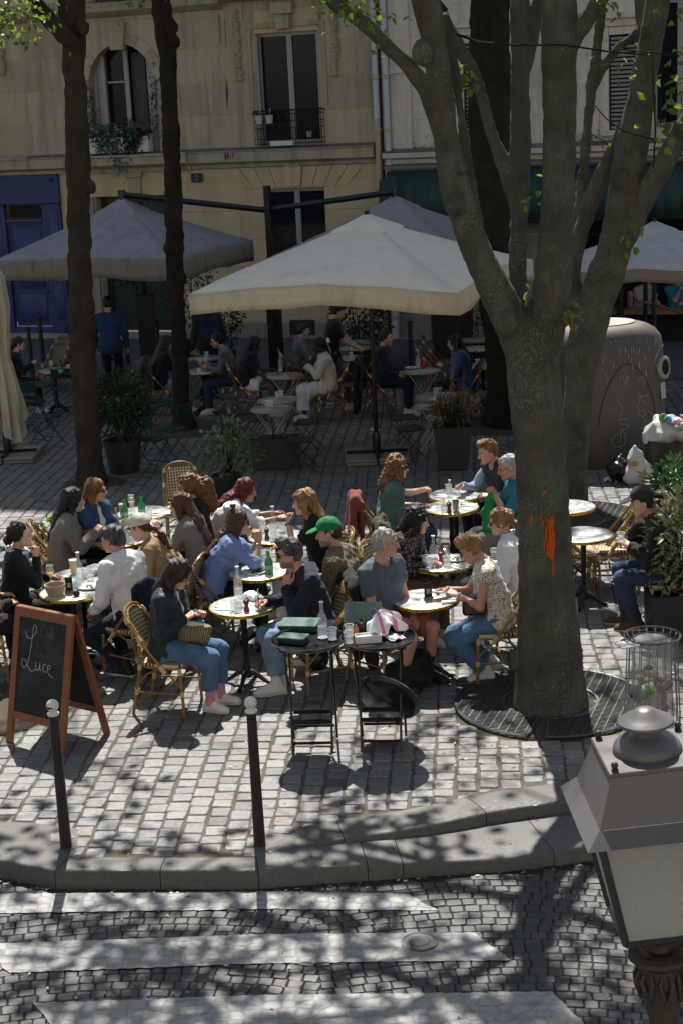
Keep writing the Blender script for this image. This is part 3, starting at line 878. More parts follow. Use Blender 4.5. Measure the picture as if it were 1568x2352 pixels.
def stones(C,U,Wd,Ld,H,rs,lo=False,zb=-0.03,tl=1.0):
 """numpy: many rounded paving stones. C centres (n,3), U unit width axis (n,2)"""
 n=len(C);o=cobble_rings();m=8
 rings=[(1.0,zb),(0.99,-0.006),(0.90,-0.0005)] if not lo else [(1.0,zb),(0.9,0.0)]
 rg=np.random.RandomState(rs)
 O=o[None]*np.ones((n,1,1))+rg.uniform(-0.045,0.045,(n,8,2))
 Vp=np.stack([-U[:,1],U[:,0]],1)
 V=np.zeros((n,len(rings)*m+1,3))
 tilt=rg.uniform(-0.022,0.022,(n,2))*tl
 for r,(sc,z) in enumerate(rings):
  q=O*sc;a=q[:,:,0]*Wd[:,None];b=q[:,:,1]*Ld[:,None]
  V[:,r*m:(r+1)*m,0]=C[:,None,0]+a*U[:,None,0]+b*Vp[:,None,0]
  V[:,r*m:(r+1)*m,1]=C[:,None,1]+a*U[:,None,1]+b*Vp[:,None,1]
  V[:,r*m:(r+1)*m,2]=C[:,None,2]+H[:,None]+z+(a*tilt[:,:1]+b*tilt[:,1:])*(1 if z>zb else 0)
 V[:,-1,:2]=C[:,:2];V[:,-1,2]=C[:,2]+H+rg.uniform(-0.001,0.002,n)
 k=len(rings)*m+1;f=[]
 for r in range(len(rings)-1):
  for j in range(m):f+=[(r*m+j,r*m+(j+1)%m,(r+1)*m+(j+1)%m),(r*m+j,(r+1)*m+(j+1)%m,(r+1)*m+j)]
 for j in range(m):f.append(((len(rings)-1)*m+j,(len(rings)-1)*m+(j+1)%m,k-1))
 Fq=(np.array(f)[None]+(np.arange(n)*k)[:,None,None]).reshape(-1,3)
 return V.reshape(-1,3),Fq
KB=[(-9,10.6),(-4.2,10.5),(-2.5,10.30),(-2.23,10.16),(-2.05,10.08),(-1.67,10.04),(-0.73,9.94),(-0.12,10.0),(0.5,10.07),(1.02,10.11),(1.62,10.24),(2.4,10.5),(3.4,11.0),(5.0,12.0),(9,15)]
KA=[(-0.6,10.16),(-0.5,10.23),(-0.11,10.35),(0.30,10.43),(0.67,10.55),(1.02,10.69),(1.55,10.80),(2.4,11.1),(3.4,11.65),(5.0,12.7),(9,15.8)]
def interp(P,x):return float(np.interp(x,[p[0] for p in P],[p[1] for p in P]))
def kerb_in(x):
 """where the cobbles of the terrace stop"""
 if x<-0.62:return interp(KB,x)+0.195+(0.40*max(0,min(1,(-2.05-x)/0.2)) if x<-2.05 else 0)
 return interp(KA,x)+0.06+0.25*min(1,max(0.0,(x+0.62)/0.35))
PITS=[(1.68,12.75,0.83),(2.75,18.7,0.9),(-3.43,21.92,0.40),(-2.47,25.54,0.75),(2.5,24.6,0.85),(-3.15,13.25,0.62)]
def clear(x,y):return all((x-a)**2+(y-b)**2>r*r for a,b,r in PITS)
def in_view(p,pad=0.02):
 q=Vector(p)-Vector((0,0,CAMH));d=q.dot(_fw)
 if d<=0.3:return False
 u=0.5+3700/1568*q.dot(_rt)/d;v=0.5-3700/2352*q.dot(_up)/d
 return -pad<u<1+pad and -pad<v<1+pad
 # base sheets
def sheet(name,pts,z,mat,kind='structure'):
 b=MB();b.add([(p[0],p[1],z if not callable(z) else z(p[0])) for p in pts],[tuple(range(len(pts)))])
 return tag(b.build(name,mat,None,False),kind=kind)
b=MB()
xs=np.linspace(-26,26,240)
b.grid([[(x,kerb_in(x)-0.02,-0.008) for x in xs],[(x,32,-0.008) for x in xs]])
terrace=tag(b.build('terrace',M_JOINT,None,False),kind='structure')
b=MB();b.grid([[(x*1.0,y,-0.50) for x in (-120,120)] for y in (-60,140)])
tag(b.build('ground',M_JOINT2,None,False),kind='structure')
b=MB();xs2=np.linspace(-26,26,105)
b.grid([[(x,y,street_z(x)-0.006) for x in xs2] for y in (-8,3,7,10,16)])
street=tag(b.build('street',M_JOINT2,None,False),kind='structure')
# terrace cobbles, laid in columns that run away from the kerb
cs,us,ws,ls=[],[],[],[]
col_w=0.163
for ci in range(-70,72):
 t0=RW.uniform(0,0.14);x0=ci*col_w
 q=9.6+t0
 while q<31.2:
  L=RW.uniform(0.125,0.175)
  wob=0.02*math.sin(q*1.1+ci*0.15)+RW.uniform(-0.006,0.006)
  p=E1*(x0+wob)+E2*(q+L/2)
  if abs(p[0])<0.25*p[1]+1.4 and p[1]+L*0.12>kerb_in(p[0]) and clear(*p) and p[1]<30.4-0.37*p[0]-0.15:
   cs.append((p[0],p[1],0.0));us.append(RW.uniform(-0.04,0.04));ws.append(col_w-RW.uniform(0.010,0.024));ls.append(L-RW.uniform(0.007,0.016))
  q+=L
cs=np.array(cs);ws=np.array(ws);ls=np.array(ls)
ang=np.array(us)+math.atan2(E1[1],E1[0]);UU=np.stack([np.cos(ang),np.sin(ang)],1)
HH=RW.uniform(-0.004,0.004,len(cs))
HH[np.array([c[1]-l_*0.5<kerb_in(c[0])+0.01 for c,l_ in zip(cs,ls)])]=-0.0085
vis=np.array([in_view(c,0.0) for c in cs])
order=np.argsort(np.where(vis,cs[:,1],1e9))
near=order[:300];rest=np.setdiff1d(np.arange(len(cs)),near)
rn=rest[cs[rest,1]<24];rf=rest[cs[rest,1]>=24]
for idx,lo,nm in ((rn,False,'cobble_field'),(rf,True,'cobble_field')):
 V,Fq=stones(cs[idx],UU[idx],ws[idx],ls[idx],HH[idx],3,lo)
 tag(link(bpy.data.objects.new(nm,np_mesh(nm,V,Fq,M_COBI,sharp=28)),terrace),kind='stuff')
VW,VL=0.12,0.11
def stone_variants(n,mat,sharp=28):
 r=[]
 for i in range(n):
  V,Fq=stones(np.zeros((1,3)),np.array([[1.0,0.0]]),np.array([VW]),np.array([VL]),np.array([0.0]),40+i)
  r.append(np_mesh('cobble',V,Fq,mat,sharp=sharp))
 return r
def lay(idx,C,A,W_,L_,H_,var,nm,par):
 for i in idx:
  o=bpy.data.objects.new(nm,var[int(i)%len(var)])
  o.location=(C[i,0],C[i,1],C[i,2]+H_[i]);o.rotation_euler=(RW.uniform(-.02,.02),RW.uniform(-.02,.02),A[i]+math.pi*(int(i)%2));o.scale=(W_[i]/VW,L_[i]/VL,1)
  link(o,par)
lay(near,cs,ang,ws,ls,HH,stone_variants(8,M_COBO),'cobble',terrace)
# street setts
cs,us,ws,ls=[],[],[],[]
rw_=0.088
q=5.6
row=0
while q<13.5:
 row+=1;x=-4.2+RW.uniform(0,0.1)
 while x<4.6:
  Wd=RW.uniform(0.078,0.112)
  y=q+0.16*abs(math.sin((x+Wd/2)*1.35+0.4))-0.10*(x+0.5)*0.3
  sl=0.16*1.35*math.cos((x+Wd/2)*1.35+0.4)*(1 if math.sin((x+Wd/2)*1.35+0.4)>0 else -1)-0.03
  if y<interp(KB,x)-0.05 and abs(x)<0.25*max(y,6)+0.7:
   cs.append((x+Wd/2,y,street_z(x)));us.append(math.atan(sl));ws.append(Wd-0.007);ls.append(rw_*RW.uniform(0.90,0.96))
  x+=Wd
 q+=rw_
cs=np.array(cs);ws=np.array(ws);ls=np.array(ls);ang=np.array(us)+RW.uniform(-0.05,0.05,len(us));UU=np.stack([np.cos(ang),np.sin(ang)],1)
HH=RW.uniform(-0.003,0.002,len(cs))
vis=np.array([in_view(c,-0.01) for c in cs])
order=np.argsort(np.where(vis,cs[:,1],1e9));near=order[:300];rest=np.setdiff1d(np.arange(len(cs)),near)
V,Fq=stones(cs[rest],UU[rest],ws[rest],ls[rest],HH[rest],5)
tag(link(bpy.data.objects.new('sett_field',np_mesh('sett_field',V,Fq,M_SETI,sharp=28)),street),kind='stuff')
lay(near,cs,ang,ws,ls,HH,stone_variants(8,M_SETO),'sett',street)
# kerbs: granite blocks, each its own stone
def kerb_run(P,x0,x1,joints,wid,ztop,zbot,root,gap=0.006,bev=0.022):
 js=[x0]+joints+[x1]
 for a,c in zip(js[:-1],js[1:]):
  b=MB();n=7;rows=[]
  for i in range(n):
   x=a+gap/2+(c-a-gap)*i/(n-1)
   y=interp(P,x);y2=interp(P,x+0.02);nrm=Vector((-(y2-y),0.02,0)).normalized()
   zt,zb=ztop(x),zbot(x);w_=wid(x)
   p=Vector((x,y,0));jz=0.003*math.sin(x*9)
   rows.append([p+Vector((0,0,zb)),p+Vector((0,0,zt-bev)),p+nrm*bev*0.4+Vector((0,0,zt-bev*0.3)),p+nrm*bev+Vector((0,0,zt+jz)),p+nrm*w_*0.5+Vector((0,0,zt+0.003+jz)),p+nrm*w_+Vector((0,0,zt)),p+nrm*w_+Vector((0,0,zb))])
  b.grid(rows)
  b.add(rows[0],[tuple(range(7))[::-1]]);b.add(rows[-1],[tuple(range(7))])
  b.build('kerb_stone',M_GRAN,root)
kerb=tag(bpy.data.objects.new('kerb',None),kind='structure');link(kerb)
def ledge(x):return 0.0 if x<-0.62 else -0.085*min(1,(x+0.62)/1.5)-0.008*max(0,x-0.9)
kerb_run(KB,-8.5,8.5,[-7,-5.6,-4.3,-3.2,-2.08,-1.35,-0.68,0.06,0.30,1.35,2.3,3.3,4.4,5.6,7],lambda x:0.195+0.41*max(0,min(1,(-2.05-x)/0.2)) if x<-0.68 else 0.62,lambda x:ledge(x),lambda x:-0.45,kerb)
kerb_run(KA,-0.60,8.5,[-0.09,0.93,1.9,2.9,4.0,5.2,6.8],lambda x:0.06+0.25*min(1,max(0.05,(x+0.62)/0.35)),lambda x:0.004,lambda x:-0.40,kerb)
# zebra crossing: worn white paint over the setts
def mat_paint():
 t=NT('road_paint');co=t.wco()
 n=t.noise(co,9,6,0.7);f=t.noise(co,60,4,0.7)
 c=t.mix(n,(0.20,0.205,0.207),(0.32,0.32,0.312))
 c=t.mix(t.ramp(f,[(0.60,0),(0.72,0.7)]),c,(0.12,0.12,0.12))
 c=t.mix(t.ramp(t.noise(t.wco((0.6,1.6,1)),7,6,0.75),[(0.55,0),(0.66,0.6)]),c,(0.09,0.09,0.092))
 d=t.vor(t.wco((1,1.15,0)),10.2,'DISTANCE_TO_EDGE',rnd=0.55)
 c=t.mix(t.ramp(d,[(0.0,0.45),(0.07,0)]),c,(0.14,0.14,0.135))
 t.color(c);t.set(rough=0.6,spec=0.4)
 b1=t.bump(t.ramp(d,[(0,0),(0.16,1)]),0.6,0.014);t.bump(f,0.25,0.004,b1)
 return t.mat
M_PAINT=mat_paint()
zc=tag(bpy.data.objects.new('crossing',None),kind='structure');link(zc)
def stripe(poly_uv,seed):
 rg=np.random.RandomState(seed)
 tl,tr,br,bl=[G(u,v,-0.14) for u,v in poly_uv]
 n,m_=90,6;rows=[]
 for j in range(m_+1):
  row=[]
  for i in range(n+1):
   a=tl.lerp(tr,i/n);c=bl.lerp(br,i/n);p=a.lerp(c,j/m_)
   if j in (0,m_):p.y+=rg.uniform(-0.004,0.004)+0.004*math.sin(p.x*55+seed)
   if i in (0,n):p.x+=rg.uniform(-0.01,0.01)
   row.append((p.x,p.y,street_z(p.x)+0.0065+0.0015*math.sin(p.x*58)*math.sin(p.y*61)))
  rows.append(row)
 b=MB();b.grid(rows[::-1]);return b.build('stripe',M_PAINT,zc)
stripe([(-700,2062),(937,2049),(1003,2086),(-700,2112)],1)
stripe([(-45,2172),(1088,2134),(1171,2196),(20,2239)],2)
stripe([(74,2309),(1264,2266),(1345,2340),(150,2395)],3)
p=G(962,2160,-0.14)
b=MB();b.lathe([(0.115,-0.002),(0.118,0.004),(0.10,0.006),(0.098,0.003),(0.066,0.003),(0.063,0.007),(0.02,0.006)],24)
mh=b.build('utility_cover',plain('cover_iron',(0.10,0.10,0.105),0.5,0.6,0.25,40,0.3));mh.location=(p.x,p.y,street_z(p.x)+0.010)
tag(mh,'small round iron utility cover set in the middle white stripe','utility cover')
# far pavement in front of the houses
def fac(s,off,z=0):return Vector((-1.96+s*math.cos(R(-20.5))-off*math.sin(R(20.5)),35.3+s*math.sin(R(-20.5))-off*math.cos(R(20.5)),z))
b=MB()
def pave_block(b,o0,o1,z0,z1):
 q=[fac(-14,o0),fac(16,o0),fac(16,o1),fac(-14,o1)]
 b.prism([(p.x,p.y) for p in q][::-1],z0,z1)
pave_block(b,-0.5,4.05,-0.3,0.05)
tag(b.build('far_pavement',M_ASPH,None,False),kind='structure')
fk=tag(bpy.data.objects.new('far_kerb',None),kind='structure');link(fk)
for i in range(24):
 b=MB();q=[fac(-10+i*1.0+0.006,4.053),fac(-9+i*1.0,4.053),fac(-9+i*1.0,4.30),fac(-10+i*1.0+0.006,4.30)]
 b.prism([(p.x,p.y) for p in q][::-1],-0.2,0.055);b.build('kerb_stone',M_GRAN,fk)
 # tree pits
M_IRON=plain('black_iron',(0.02,0.021,0.022),0.45,0.5,0.3,30,0.2)
M_GRATE=plain('grate_iron',(0.10,0.102,0.105),0.42,0.6,0.35,30,0.2)
def pit_soil(x,y,r,mat=M_SOIL,nm='tree_pit_soil'):
 b=MB();n=28;rg=np.random.RandomState(int(abs(x)*100))
 pts=[]
 for i in range(n):
  a=2*math.pi*i/n;rr=r*(1+rg.uniform(-0.03,0.03));pts.append((x+rr*math.cos(a),y+rr*math.sin(a),0.0))
 b.add(pts+[(x,y,0.03)],[(i,(i+1)%n,n) for i in range(n)])
 return tag(b.build(nm,mat,None,True),kind='structure')
for (x,y,r) in PITS:pit_soil(x,y,r+0.03).location=(0,0,0.002 if r<0.8 else -0.008)
def grate(x,y,r,rin,a0,a1,label,seg=1):
 """sector of cast grating: two families of bars in a rim"""
 root=empty('tree_grate',(x,y,0),0,label,'tree grate','tree grates round the trunks')
 b=MB();n=24
 for rr in (r,rin):
  b.tube([(rr*math.cos(R(a)),rr*math.sin(R(a)),0.02) for a in np.linspace(a0,a1,n)],0.016,5,flat=0.6)
 for a in (a0,a1):b.tube([(rin*math.cos(R(a)),rin*math.sin(R(a)),0.02),(r*math.cos(R(a)),r*math.sin(R(a)),0.02)],0.014,5)
 b.build('rim',M_GRATE,root)
 b=MB()
 def inside(px,py):
  q=math.hypot(px,py);t=math.degrees(math.atan2(py,px));
  while t<a0:t+=360
  return rin<q<r and t<=a1
 for ax in (0,1):
  st=0.075 if ax==0 else 0.028
  c=-r
  while c<r:
   run=None;
   for k in range(61):
    tt=-r+2*r*k/60;px,py=(c,tt) if ax==0 else (tt,c)
    if inside(px,py) and k<60:
     if run is None:run=tt
    elif run is not None:
     m0=(run+tt)/2;L=tt-run
     if L>0.03:b.box((c,m0,0.02) if ax==0 else (m0,c,0.018),(0.009,L,0.02) if ax==0 else (L,0.007,0.016))
     run=None
   c+=st
 b.build('bar_grid',M_GRATE,root)
 root.rotation_euler=(0,0,R(-20));return root
grate(1.68,12.75,0.80,0.40,95,268,'left half of the dark iron tree grate round the forked front tree')
grate(1.68,12.75,0.80,0.40,280,450,'right half of the iron tree grate beside the wire litter bin')
grate(2.75,18.7,0.88,0.42,0,358,'round iron tree grate in sunlight behind the empty marble tables')
# ---------------------------------------------------------------- houses
FROT=R(-20.5)
def mat_ashlar(name,a,b2,dirt=0.5,dcol=(0.10,0.085,0.06)):
 t=NT(name);co=t.wco();n=t.noise(co,2.3,6,0.65);r=t.n('ShaderNodeObjectInfo').outputs['Random']
 c=t.mix(t.math('ADD',t.math('MULTIPLY',n,0.6),t.math('MULTIPLY',r,0.4)),a,b2)
 st=t.noise(t.wco((2.6,2.6,0.28)),1.6,5,0.65)
 c=t.mix(t.ramp(st,[(0.47,0),(0.72,dirt)]),c,dcol)
 c=t.mix(t.ramp(t.noise(co,26,5,0.7),[(0.52,0),(0.78,0.35)]),c,mul(a,0.55))
 t.color(c);t.set(rough=0.9,spec=0.2);t.bump(t.noise(co,34,5,0.7),0.35,0.012);return t.mat
M_LIME=mat_ashlar('limestone_weathered',(0.36,0.30,0.20),(0.56,0.47,0.33))
M_CREAM=mat_ashlar('cream_render',(0.56,0.43,0.25),(0.66,0.52,0.32),0.25,(0.22,0.16,0.09))
M_PALE=mat_ashlar('pale_limestone',(0.62,0.545,0.43),(0.74,0.665,0.54),0.35,(0.20,0.17,0.13))
M_PLINTH=mat_ashlar('plinth_stone',(0.27,0.24,0.20),(0.38,0.34,0.28),0.4)
M_WFRAME=plain('window_paint',(0.40,0.39,0.36),0.5,0,0.12,14,0.1)
M_PANE=NT('window_glass').color((0.012,0.013,0.016)).set(rough=0.06,spec=0.26).mat
M_DARK=plain('dark_room',(0.012,0.012,0.013),0.9,0,0.3,2,0)
M_PURPLE=plain('shop_paint_blue',(0.036,0.044,0.145),0.42,0,0.12,5,0.06)
M_GREEN=plain('gate_paint_green',(0.012,0.026,0.022),0.35,0,0.25,6,0.08)
M_ZINC=plain('zinc',(0.16,0.165,0.18),0.5,0.5,0.25,6,0.1)
M_SLATE=plain('slate',(0.05,0.055,0.065),0.5,0,0.3,8,0.2)
class Fac:
 """builds in the plane of the house fronts: x along the front, y into the house, z up"""
 pass
def house(label):
 return empty('town_house',(-1.96,35.3,0),FROT,label,'house')
def lbox(name,mat,par,s0,s1,z0,z1,o0,o1,bev=0.0):
 """o: distance proud of the wall plane (outwards)"""
 b=MB();b.box(((s0+s1)/2,-(o0+o1)/2,(z0+z1)/2),(s1-s0,abs(o1-o0),z1-z0),None,bev)
 return b.build(name,mat,par,bev>0)
def courses(par,mat,zs,s0,s1,holes,seed,wmin=0.9,wmax=1.6,name='stone_block',proud=0.0,g=0.008):
 rg=np.random.RandomState(seed)
 for z0,z1 in zip(zs[:-1],zs[1:]):
  spans=[(s0,s1)]
  for (a,b_,c,d) in holes:
   if c<z1-0.03 and d>z0+0.03:
    ns=[]
    for p,q in spans:
     if b_<=p or a>=q:ns.append((p,q))
     else:
      if a>p:ns.append((p,a))
      if b_<q:ns.append((b_,q))
    spans=ns
  for p,q in spans:
   x=p
   while x<q-0.02:
    w_=rg.uniform(wmin,wmax);e=x+w_
    if q-e<0.4:e=q
    lbox(name,mat,par,x+g,e-g,z0+g,z1-g,-0.10,proud+rg.uniform(-0.003,0.004),0.006)
    x=e
def french_window(par,s0,s1,z0,z1,rec=0.16,rail=0,transom=None,mat=M_WFRAME):
 wn=lbox('window',M_DARK,par,s0,s1,z0,z1,-0.42,-0.40)
 m_=(s0+s1)/2;fr=MB()
 def fb(a,b_,c,d,o=0.0):fr.box(((a+b_)/2,rec+0.03+o,(c+d)/2),(b_-a,0.06,d-c))
 fb(s0,s0+0.055,z0,z1);fb(s1-0.055,s1,z0,z1);fb(s0+0.056,s1-0.056,z1-0.07,z1);fb(s0+0.056,s1-0.056,z0,z0+0.10)
 fb(m_-0.055,m_+0.055,z0+0.101,z1-0.071,-0.012)
 fr.box((m_,rec-0.022,(z0+z1)/2),(0.03,0.02,z1-z0-0.2))
 if transom:fb(s0+0.056,m_-0.056,transom,transom+0.05);fb(m_+0.056,s1-0.056,transom,transom+0.05)
 fr.build('window_frame',mat,wn,False)
 for a,b_ in ((s0+0.056,m_-0.056),(m_+0.056,s1-0.056)):
  b=MB();b.add([(a,rec+0.035,z0+0.1),(b_,rec+0.035,z0+0.1),(b_,rec+0.032,z1-0.07),(a,rec+0.032,z1-0.07)],[(0,1,2,3)]);b.build('pane',M_PANE,wn,False)
 return wn
HL=house('weathered limestone house with arched window, railed window and a blue shop front')
# ---- core wall behind the stones (holes left for the openings)
OP=[(-3.28,-1.68,4.12,6.42),(0.68,2.08,4.16,6.45),(0.72,2.06,1.25,3.26),(-3.38,-1.62,0.0,3.2),(-9.0,-4.25,0.0,3.72)]
def wall_core(par,s0,s1,z0,z1,holes,mat):
 ss=sorted(set([s0,s1]+[h for q in holes for h in q[:2] if s0<h<s1]));zz=sorted(set([z0,z1]+[h for q in holes for h in q[2:] if z0<h<z1]))
 b=MB()
 for a,c in zip(ss[:-1],ss[1:]):
  for d,e in zip(zz[:-1],zz[1:]):
   mx,mz=(a+c)/2,(d+e)/2
   if any(h[0]<mx<h[1] and h[2]<mz<h[3] for h in holes):continue
   b.box((mx,0.26,mz),(c-a,0.50,e-d))
   # a closed dark back so no daylight passes through the rooms
 b.box(((s0+s1)/2,3.0,(z0+z1)/2),(s1-s0,0.2,z1-z0))
 return b.build('wall',mat,par,False)
HLT,HRT=23.8,17.0
wall_core(HL,-14,3.30,0,HLT,OP,M_CREAM)
courses(HL,M_LIME,[4.14,4.83,5.52,6.21,6.90,7.35],-7.2,3.24,OP[:2],3)
courses(HL,M_LIME,[7.62,8.3,9.0],-7.2,3.24,[],9)
GFH=[(a,b_,c,d) for a,b_,c,d in OP[2:]]
courses(HL,M_CREAM,[0.42,1.0,1.6,2.2,2.8,3.42],-4.2,3.24,GFH,5,1.4,2.4)
courses(HL,M_PLINTH,[0.06,0.41],-1.55,3.24,[(1.12,1.70,0.1,0.5)],6,1.2,2.2,'plinth_stone',0.035)
# fan of wedge stones over the low window with a long keystone
b=MB();b.prism([(1.24,3.30),(1.54,3.30),(1.60,3.72),(1.18,3.72)],0.0,0.075,Matrix(((1,0,0),(0,0,-1),(0,1,0))));b.build('keystone',M_CREAM,HL,False)
for i in range(-4,5):
 if i==0:continue
 sg=1 if i>0 else -1;k_=abs(i)
 a0,a1=0.16+(k_-1)*0.26,0.15+k_*0.26-0.012;t0,t1=0.22+(k_-1)*0.34,0.21+k_*0.34-0.012
 pl=[(1.39+sg*a0,3.29),(1.39+sg*a1,3.29),(1.39+sg*t1,3.70),(1.39+sg*t0,3.70)]
 if sg<0:pl=pl[::-1]
 b=MB();b.prism(pl,0.0,0.022,Matrix(((1,0,0),(0,0,-1),(0,1,0))));b.build('voussoir',M_CREAM,HL,False)
 # string course and the two projecting sills
def moulding(name,mat,par,s0,s1,prof):
 """prof: (proud, z) from the bottom up"""
 b=MB();P0=[(s0,-o,z) for o,z in prof];P1=[(s1,-o,z) for o,z in prof];n=len(prof)
 b.add(P0+P1,[(i,n+i,n+i+1,i+1) for i in range(n-1)]+[tuple(range(n))[::-1],tuple(range(n,2*n))])
 return b.build(name,mat,par,False)
CP=[(0.0,3.72),(0.05,3.735),(0.06,3.80),(0.11,3.83),(0.20,3.86),(0.21,4.06),(0.24,4.075),(0.24,4.10),(0.0,4.14)]
for a,c in ((-9.5,-6.6),(-6.592,-4.9),(-4.892,-3.55),(-0.95,0.6),(0.608,2.1),(2.108,3.24)):moulding('cornice_stone',M_LIME,HL,a,c,CP)
moulding('sill_stone',M_LIME,HL,-3.54,-0.96,[(0.0,3.70),(0.06,3.71),(0.10,3.80),(0.22,3.84),(0.30,3.88),(0.32,4.04),(0.36,4.055),(0.36,4.09),(0.0,4.13)])
moulding('lead_flashing',M_ZINC,HL,-4.9,3.24,[(0.245,4.098),(0.25,4.108),(0.05,4.150),(0.0,4.152)])
# brackets, keystone panel over the gate
for s_,w_,z0,z1,o in ((-2.36,0.30,3.22,3.70,0.06),(-2.36,0.42,3.60,3.72,0.10),(1.39,0.30,3.70,3.78,0.09)):lbox('bracket',M_LIME,HL,s_-w_/2,s_+w_/2,z0,z1,0.0,o,0.012)
# arched window
cx,zspr,rx,rz_=-2.48,5.55,0.80,0.87
def arch(name,mat,r0,r1,o0,o1,a0,a1,par=HL,n=4):
 b=MB();ps=[]
 for i in range(n+1):
  a=R(a0+(a1-a0)*i/n);ps.append(((cx+(rx+r0)*math.cos(a),zspr+(rz_+r0)*math.sin(a)),(cx+(rx+r1)*math.cos(a),zspr+(rz_+r1)*math.sin(a))))
 for p,q in zip(ps[:-1],ps[1:]):
  pl=[p[0],p[1],q[1],q[0]]
  b.add([(x,-o0,z) for x,z in pl]+[(x,-o1,z) for x,z in pl],[(3,2,1,0),(4,5,6,7),(0,1,5,4),(1,2,6,5),(2,3,7,6),(3,0,4,7)])
 return b.build(name,mat,par,False)
va=[4,22,42,62,80]
for a0,a1 in list(zip(va[:-1],va[1:]))+[(180-p,180-q) for p,q in zip(va[:-1],va[1:])]:
 lo_,hi_=min(a0,a1)+0.25,max(a0,a1)-0.25
 arch('voussoir',M_LIME,0.0,0.23,-0.18,0.055,lo_,hi_)
b=MB();b.prism([(cx-0.15,6.30),(cx+0.15,6.30),(cx+0.22,6.86),(cx-0.22,6.86)],-0.05,0.16,Matrix(((1,0,0),(0,0,-1),(0,1,0))));b.build('keystone',M_LIME,HL,False)
for s_ in (-1,1):lbox('jamb_stone',M_LIME,HL,cx+s_*0.80-(0.12 if s_<0 else 0),cx+s_*0.80+(0 if s_<0 else 0.12),4.14,5.55,-0.18,0.03)
# spandrel filling above the springing
b=MB()
for i in range(12):
 a0,a1=R(180*i/12),R(180*(i+1)/12)
 p=[(cx+1.02*math.cos(a0),zspr+1.09*math.sin(a0)),(cx+1.02*math.cos(a1),zspr+1.09*math.sin(a1))]
 b.add([(p[0][0],-0.012,p[0][1]),(p[0][0],-0.012,6.9),(p[1][0],-0.012,6.9),(p[1][0],-0.012,p[1][1])],[(0,3,2,1)])
b.build('spandrel',M_LIME,HL,False)
wa=lbox('window',M_DARK,HL,cx-0.8,cx+0.8,4.12,6.42,-0.9,-0.88)
fr=MB()
for (a,c,d,e,o) in ((-0.80,-0.72,4.14,6.0,0.24),(-0.70,-0.60,4.14,6.15,0.24),(-0.59,-0.50,4.14,6.2,0.20),(-0.10,0.0,4.14,6.42,0.34),(0.50,0.58,4.14,6.2,0.24),(0.60,0.68,4.14,6.1,0.2),(0.70,0.80,4.14,5.9,0.24),(-0.49,-0.11,5.62,5.66,0.3),(0.69,0.78,5.56,5.60,0.22)):
 fr.box((cx+(a+c)/2,o,(d+e)/2),(c-a,0.06,e-d))
fr.build('window_frame',M_WFRAME,wa,False)
b=MB();b.add([(cx-0.5,0.33,4.2),(cx-0.1,0.33,4.2),(cx-0.1,0.33,6.3),(cx-0.5,0.33,6.3)],[(0,1,2,3)]);b.build('pane',M_PANE,wa,False)
b=MB();b.box((cx+0.18,0.46,5.2),(0.34,0.04,2.1));b.build('inner_door',plain('inner_door',(0.055,0.05,0.042),0.5),wa,False)
# railed window
w2=french_window(HL,0.68,2.08,4.16,6.45,0.17,transom=None)
for s_ in (0.68,2.03):lbox('shutter',plain('shutter_edge',(0.33,0.32,0.29),0.6),w2,s_,s_+0.04,4.18,6.42,-0.16,-0.02)
rl=MB();iron=M_IRON
for z in (4.20,4.30,4.52,4.66,4.80,4.88):rl.tube([(0.60,-0.10,z),(2.17,-0.10,z)],0.010 if z<4.87 else 0.016,5)
for i in range(23):rl.tube([(0.60+i*1.57/22,-0.10,4.17),(0.60+i*1.57/22,-0.10,4.88)],0.007,4)
for i in range(9):
 x=0.70+i*0.17
 rl.tube([(x+0.055*math.cos(a),-0.11,4.41+0.075*math.sin(a)) for a in np.linspace(0,2*math.pi,9)[:-1]],0.007,4,closed=True)
for x in (0.60,2.17):rl.tube([(x,0.05,4.86),(x,-0.10,4.86)],0.01,4)
rl.build('railing',iron,w2,False)
french_window(HL,0.72,2.06,1.25,3.26,0.14)
# carved hanging ornaments: clusters of rosettes and leaves
M_ORN=M_LIME
def swag(pts,seed,wid):
 rg=np.random.RandomState(seed);b=MB()
 for i in range(len(pts)-1):
  p,q=np.array(pts[i]),np.array(pts[i+1]);n_=max(2,int(np.linalg.norm(q-p)/0.035))
  for j in range(n_):
   c=p+(q-p)*j/n_+rg.randn(2)*wid*0.35;r_=rg.uniform(0.04,0.07)
   b.ball((c[0],-0.015,c[1]),(r_,0.075,r_*rg.uniform(0.7,1.2)),8,5)
   for k_ in range(4):
    a=rg.uniform(0,6.28);b.tube([(c[0],-0.03,c[1]),(c[0]+0.04*math.cos(a),-0.055,c[1]+0.04*math.sin(a)),(c[0]+0.075*math.cos(a+0.5),-0.02,c[1]+0.075*math.sin(a+0.5))],[0.016,0.024,0.006],5)
 return b.build('carved_ornament',M_ORN,HL)
swag([(-1.28,6.95),(-1.22,6.5),(-1.30,6.1),(-1.40,5.75)],1,0.13);swag([(-1.32,6.2),(-1.38,5.95)],7,0.16)
swag([(-3.75,6.9),(-3.62,6.4),(-3.50,6.0),(-3.42,5.75)],2,0.11)
swag([(0.28,6.9),(0.30,6.3),(0.28,5.85),(0.32,5.5)],3,0.05);swag([(2.45,6.9),(2.47,6.3),(2.45,5.85),(2.42,5.5)],4,0.05);swag([(-5.4,6.6),(-5.4,5.9)],5,0.05)
lbox('pilaster',M_LIME,HL,0.14,0.44,6.72,7.34,0.0,0.03);lbox('bracket',M_LIME,HL,1.20,1.52,6.50,6.95,0.0,0.14,0.02);lbox('bracket',M_LIME,HL,1.12,1.60,6.80,7.05,0.0,0.20,0.02)
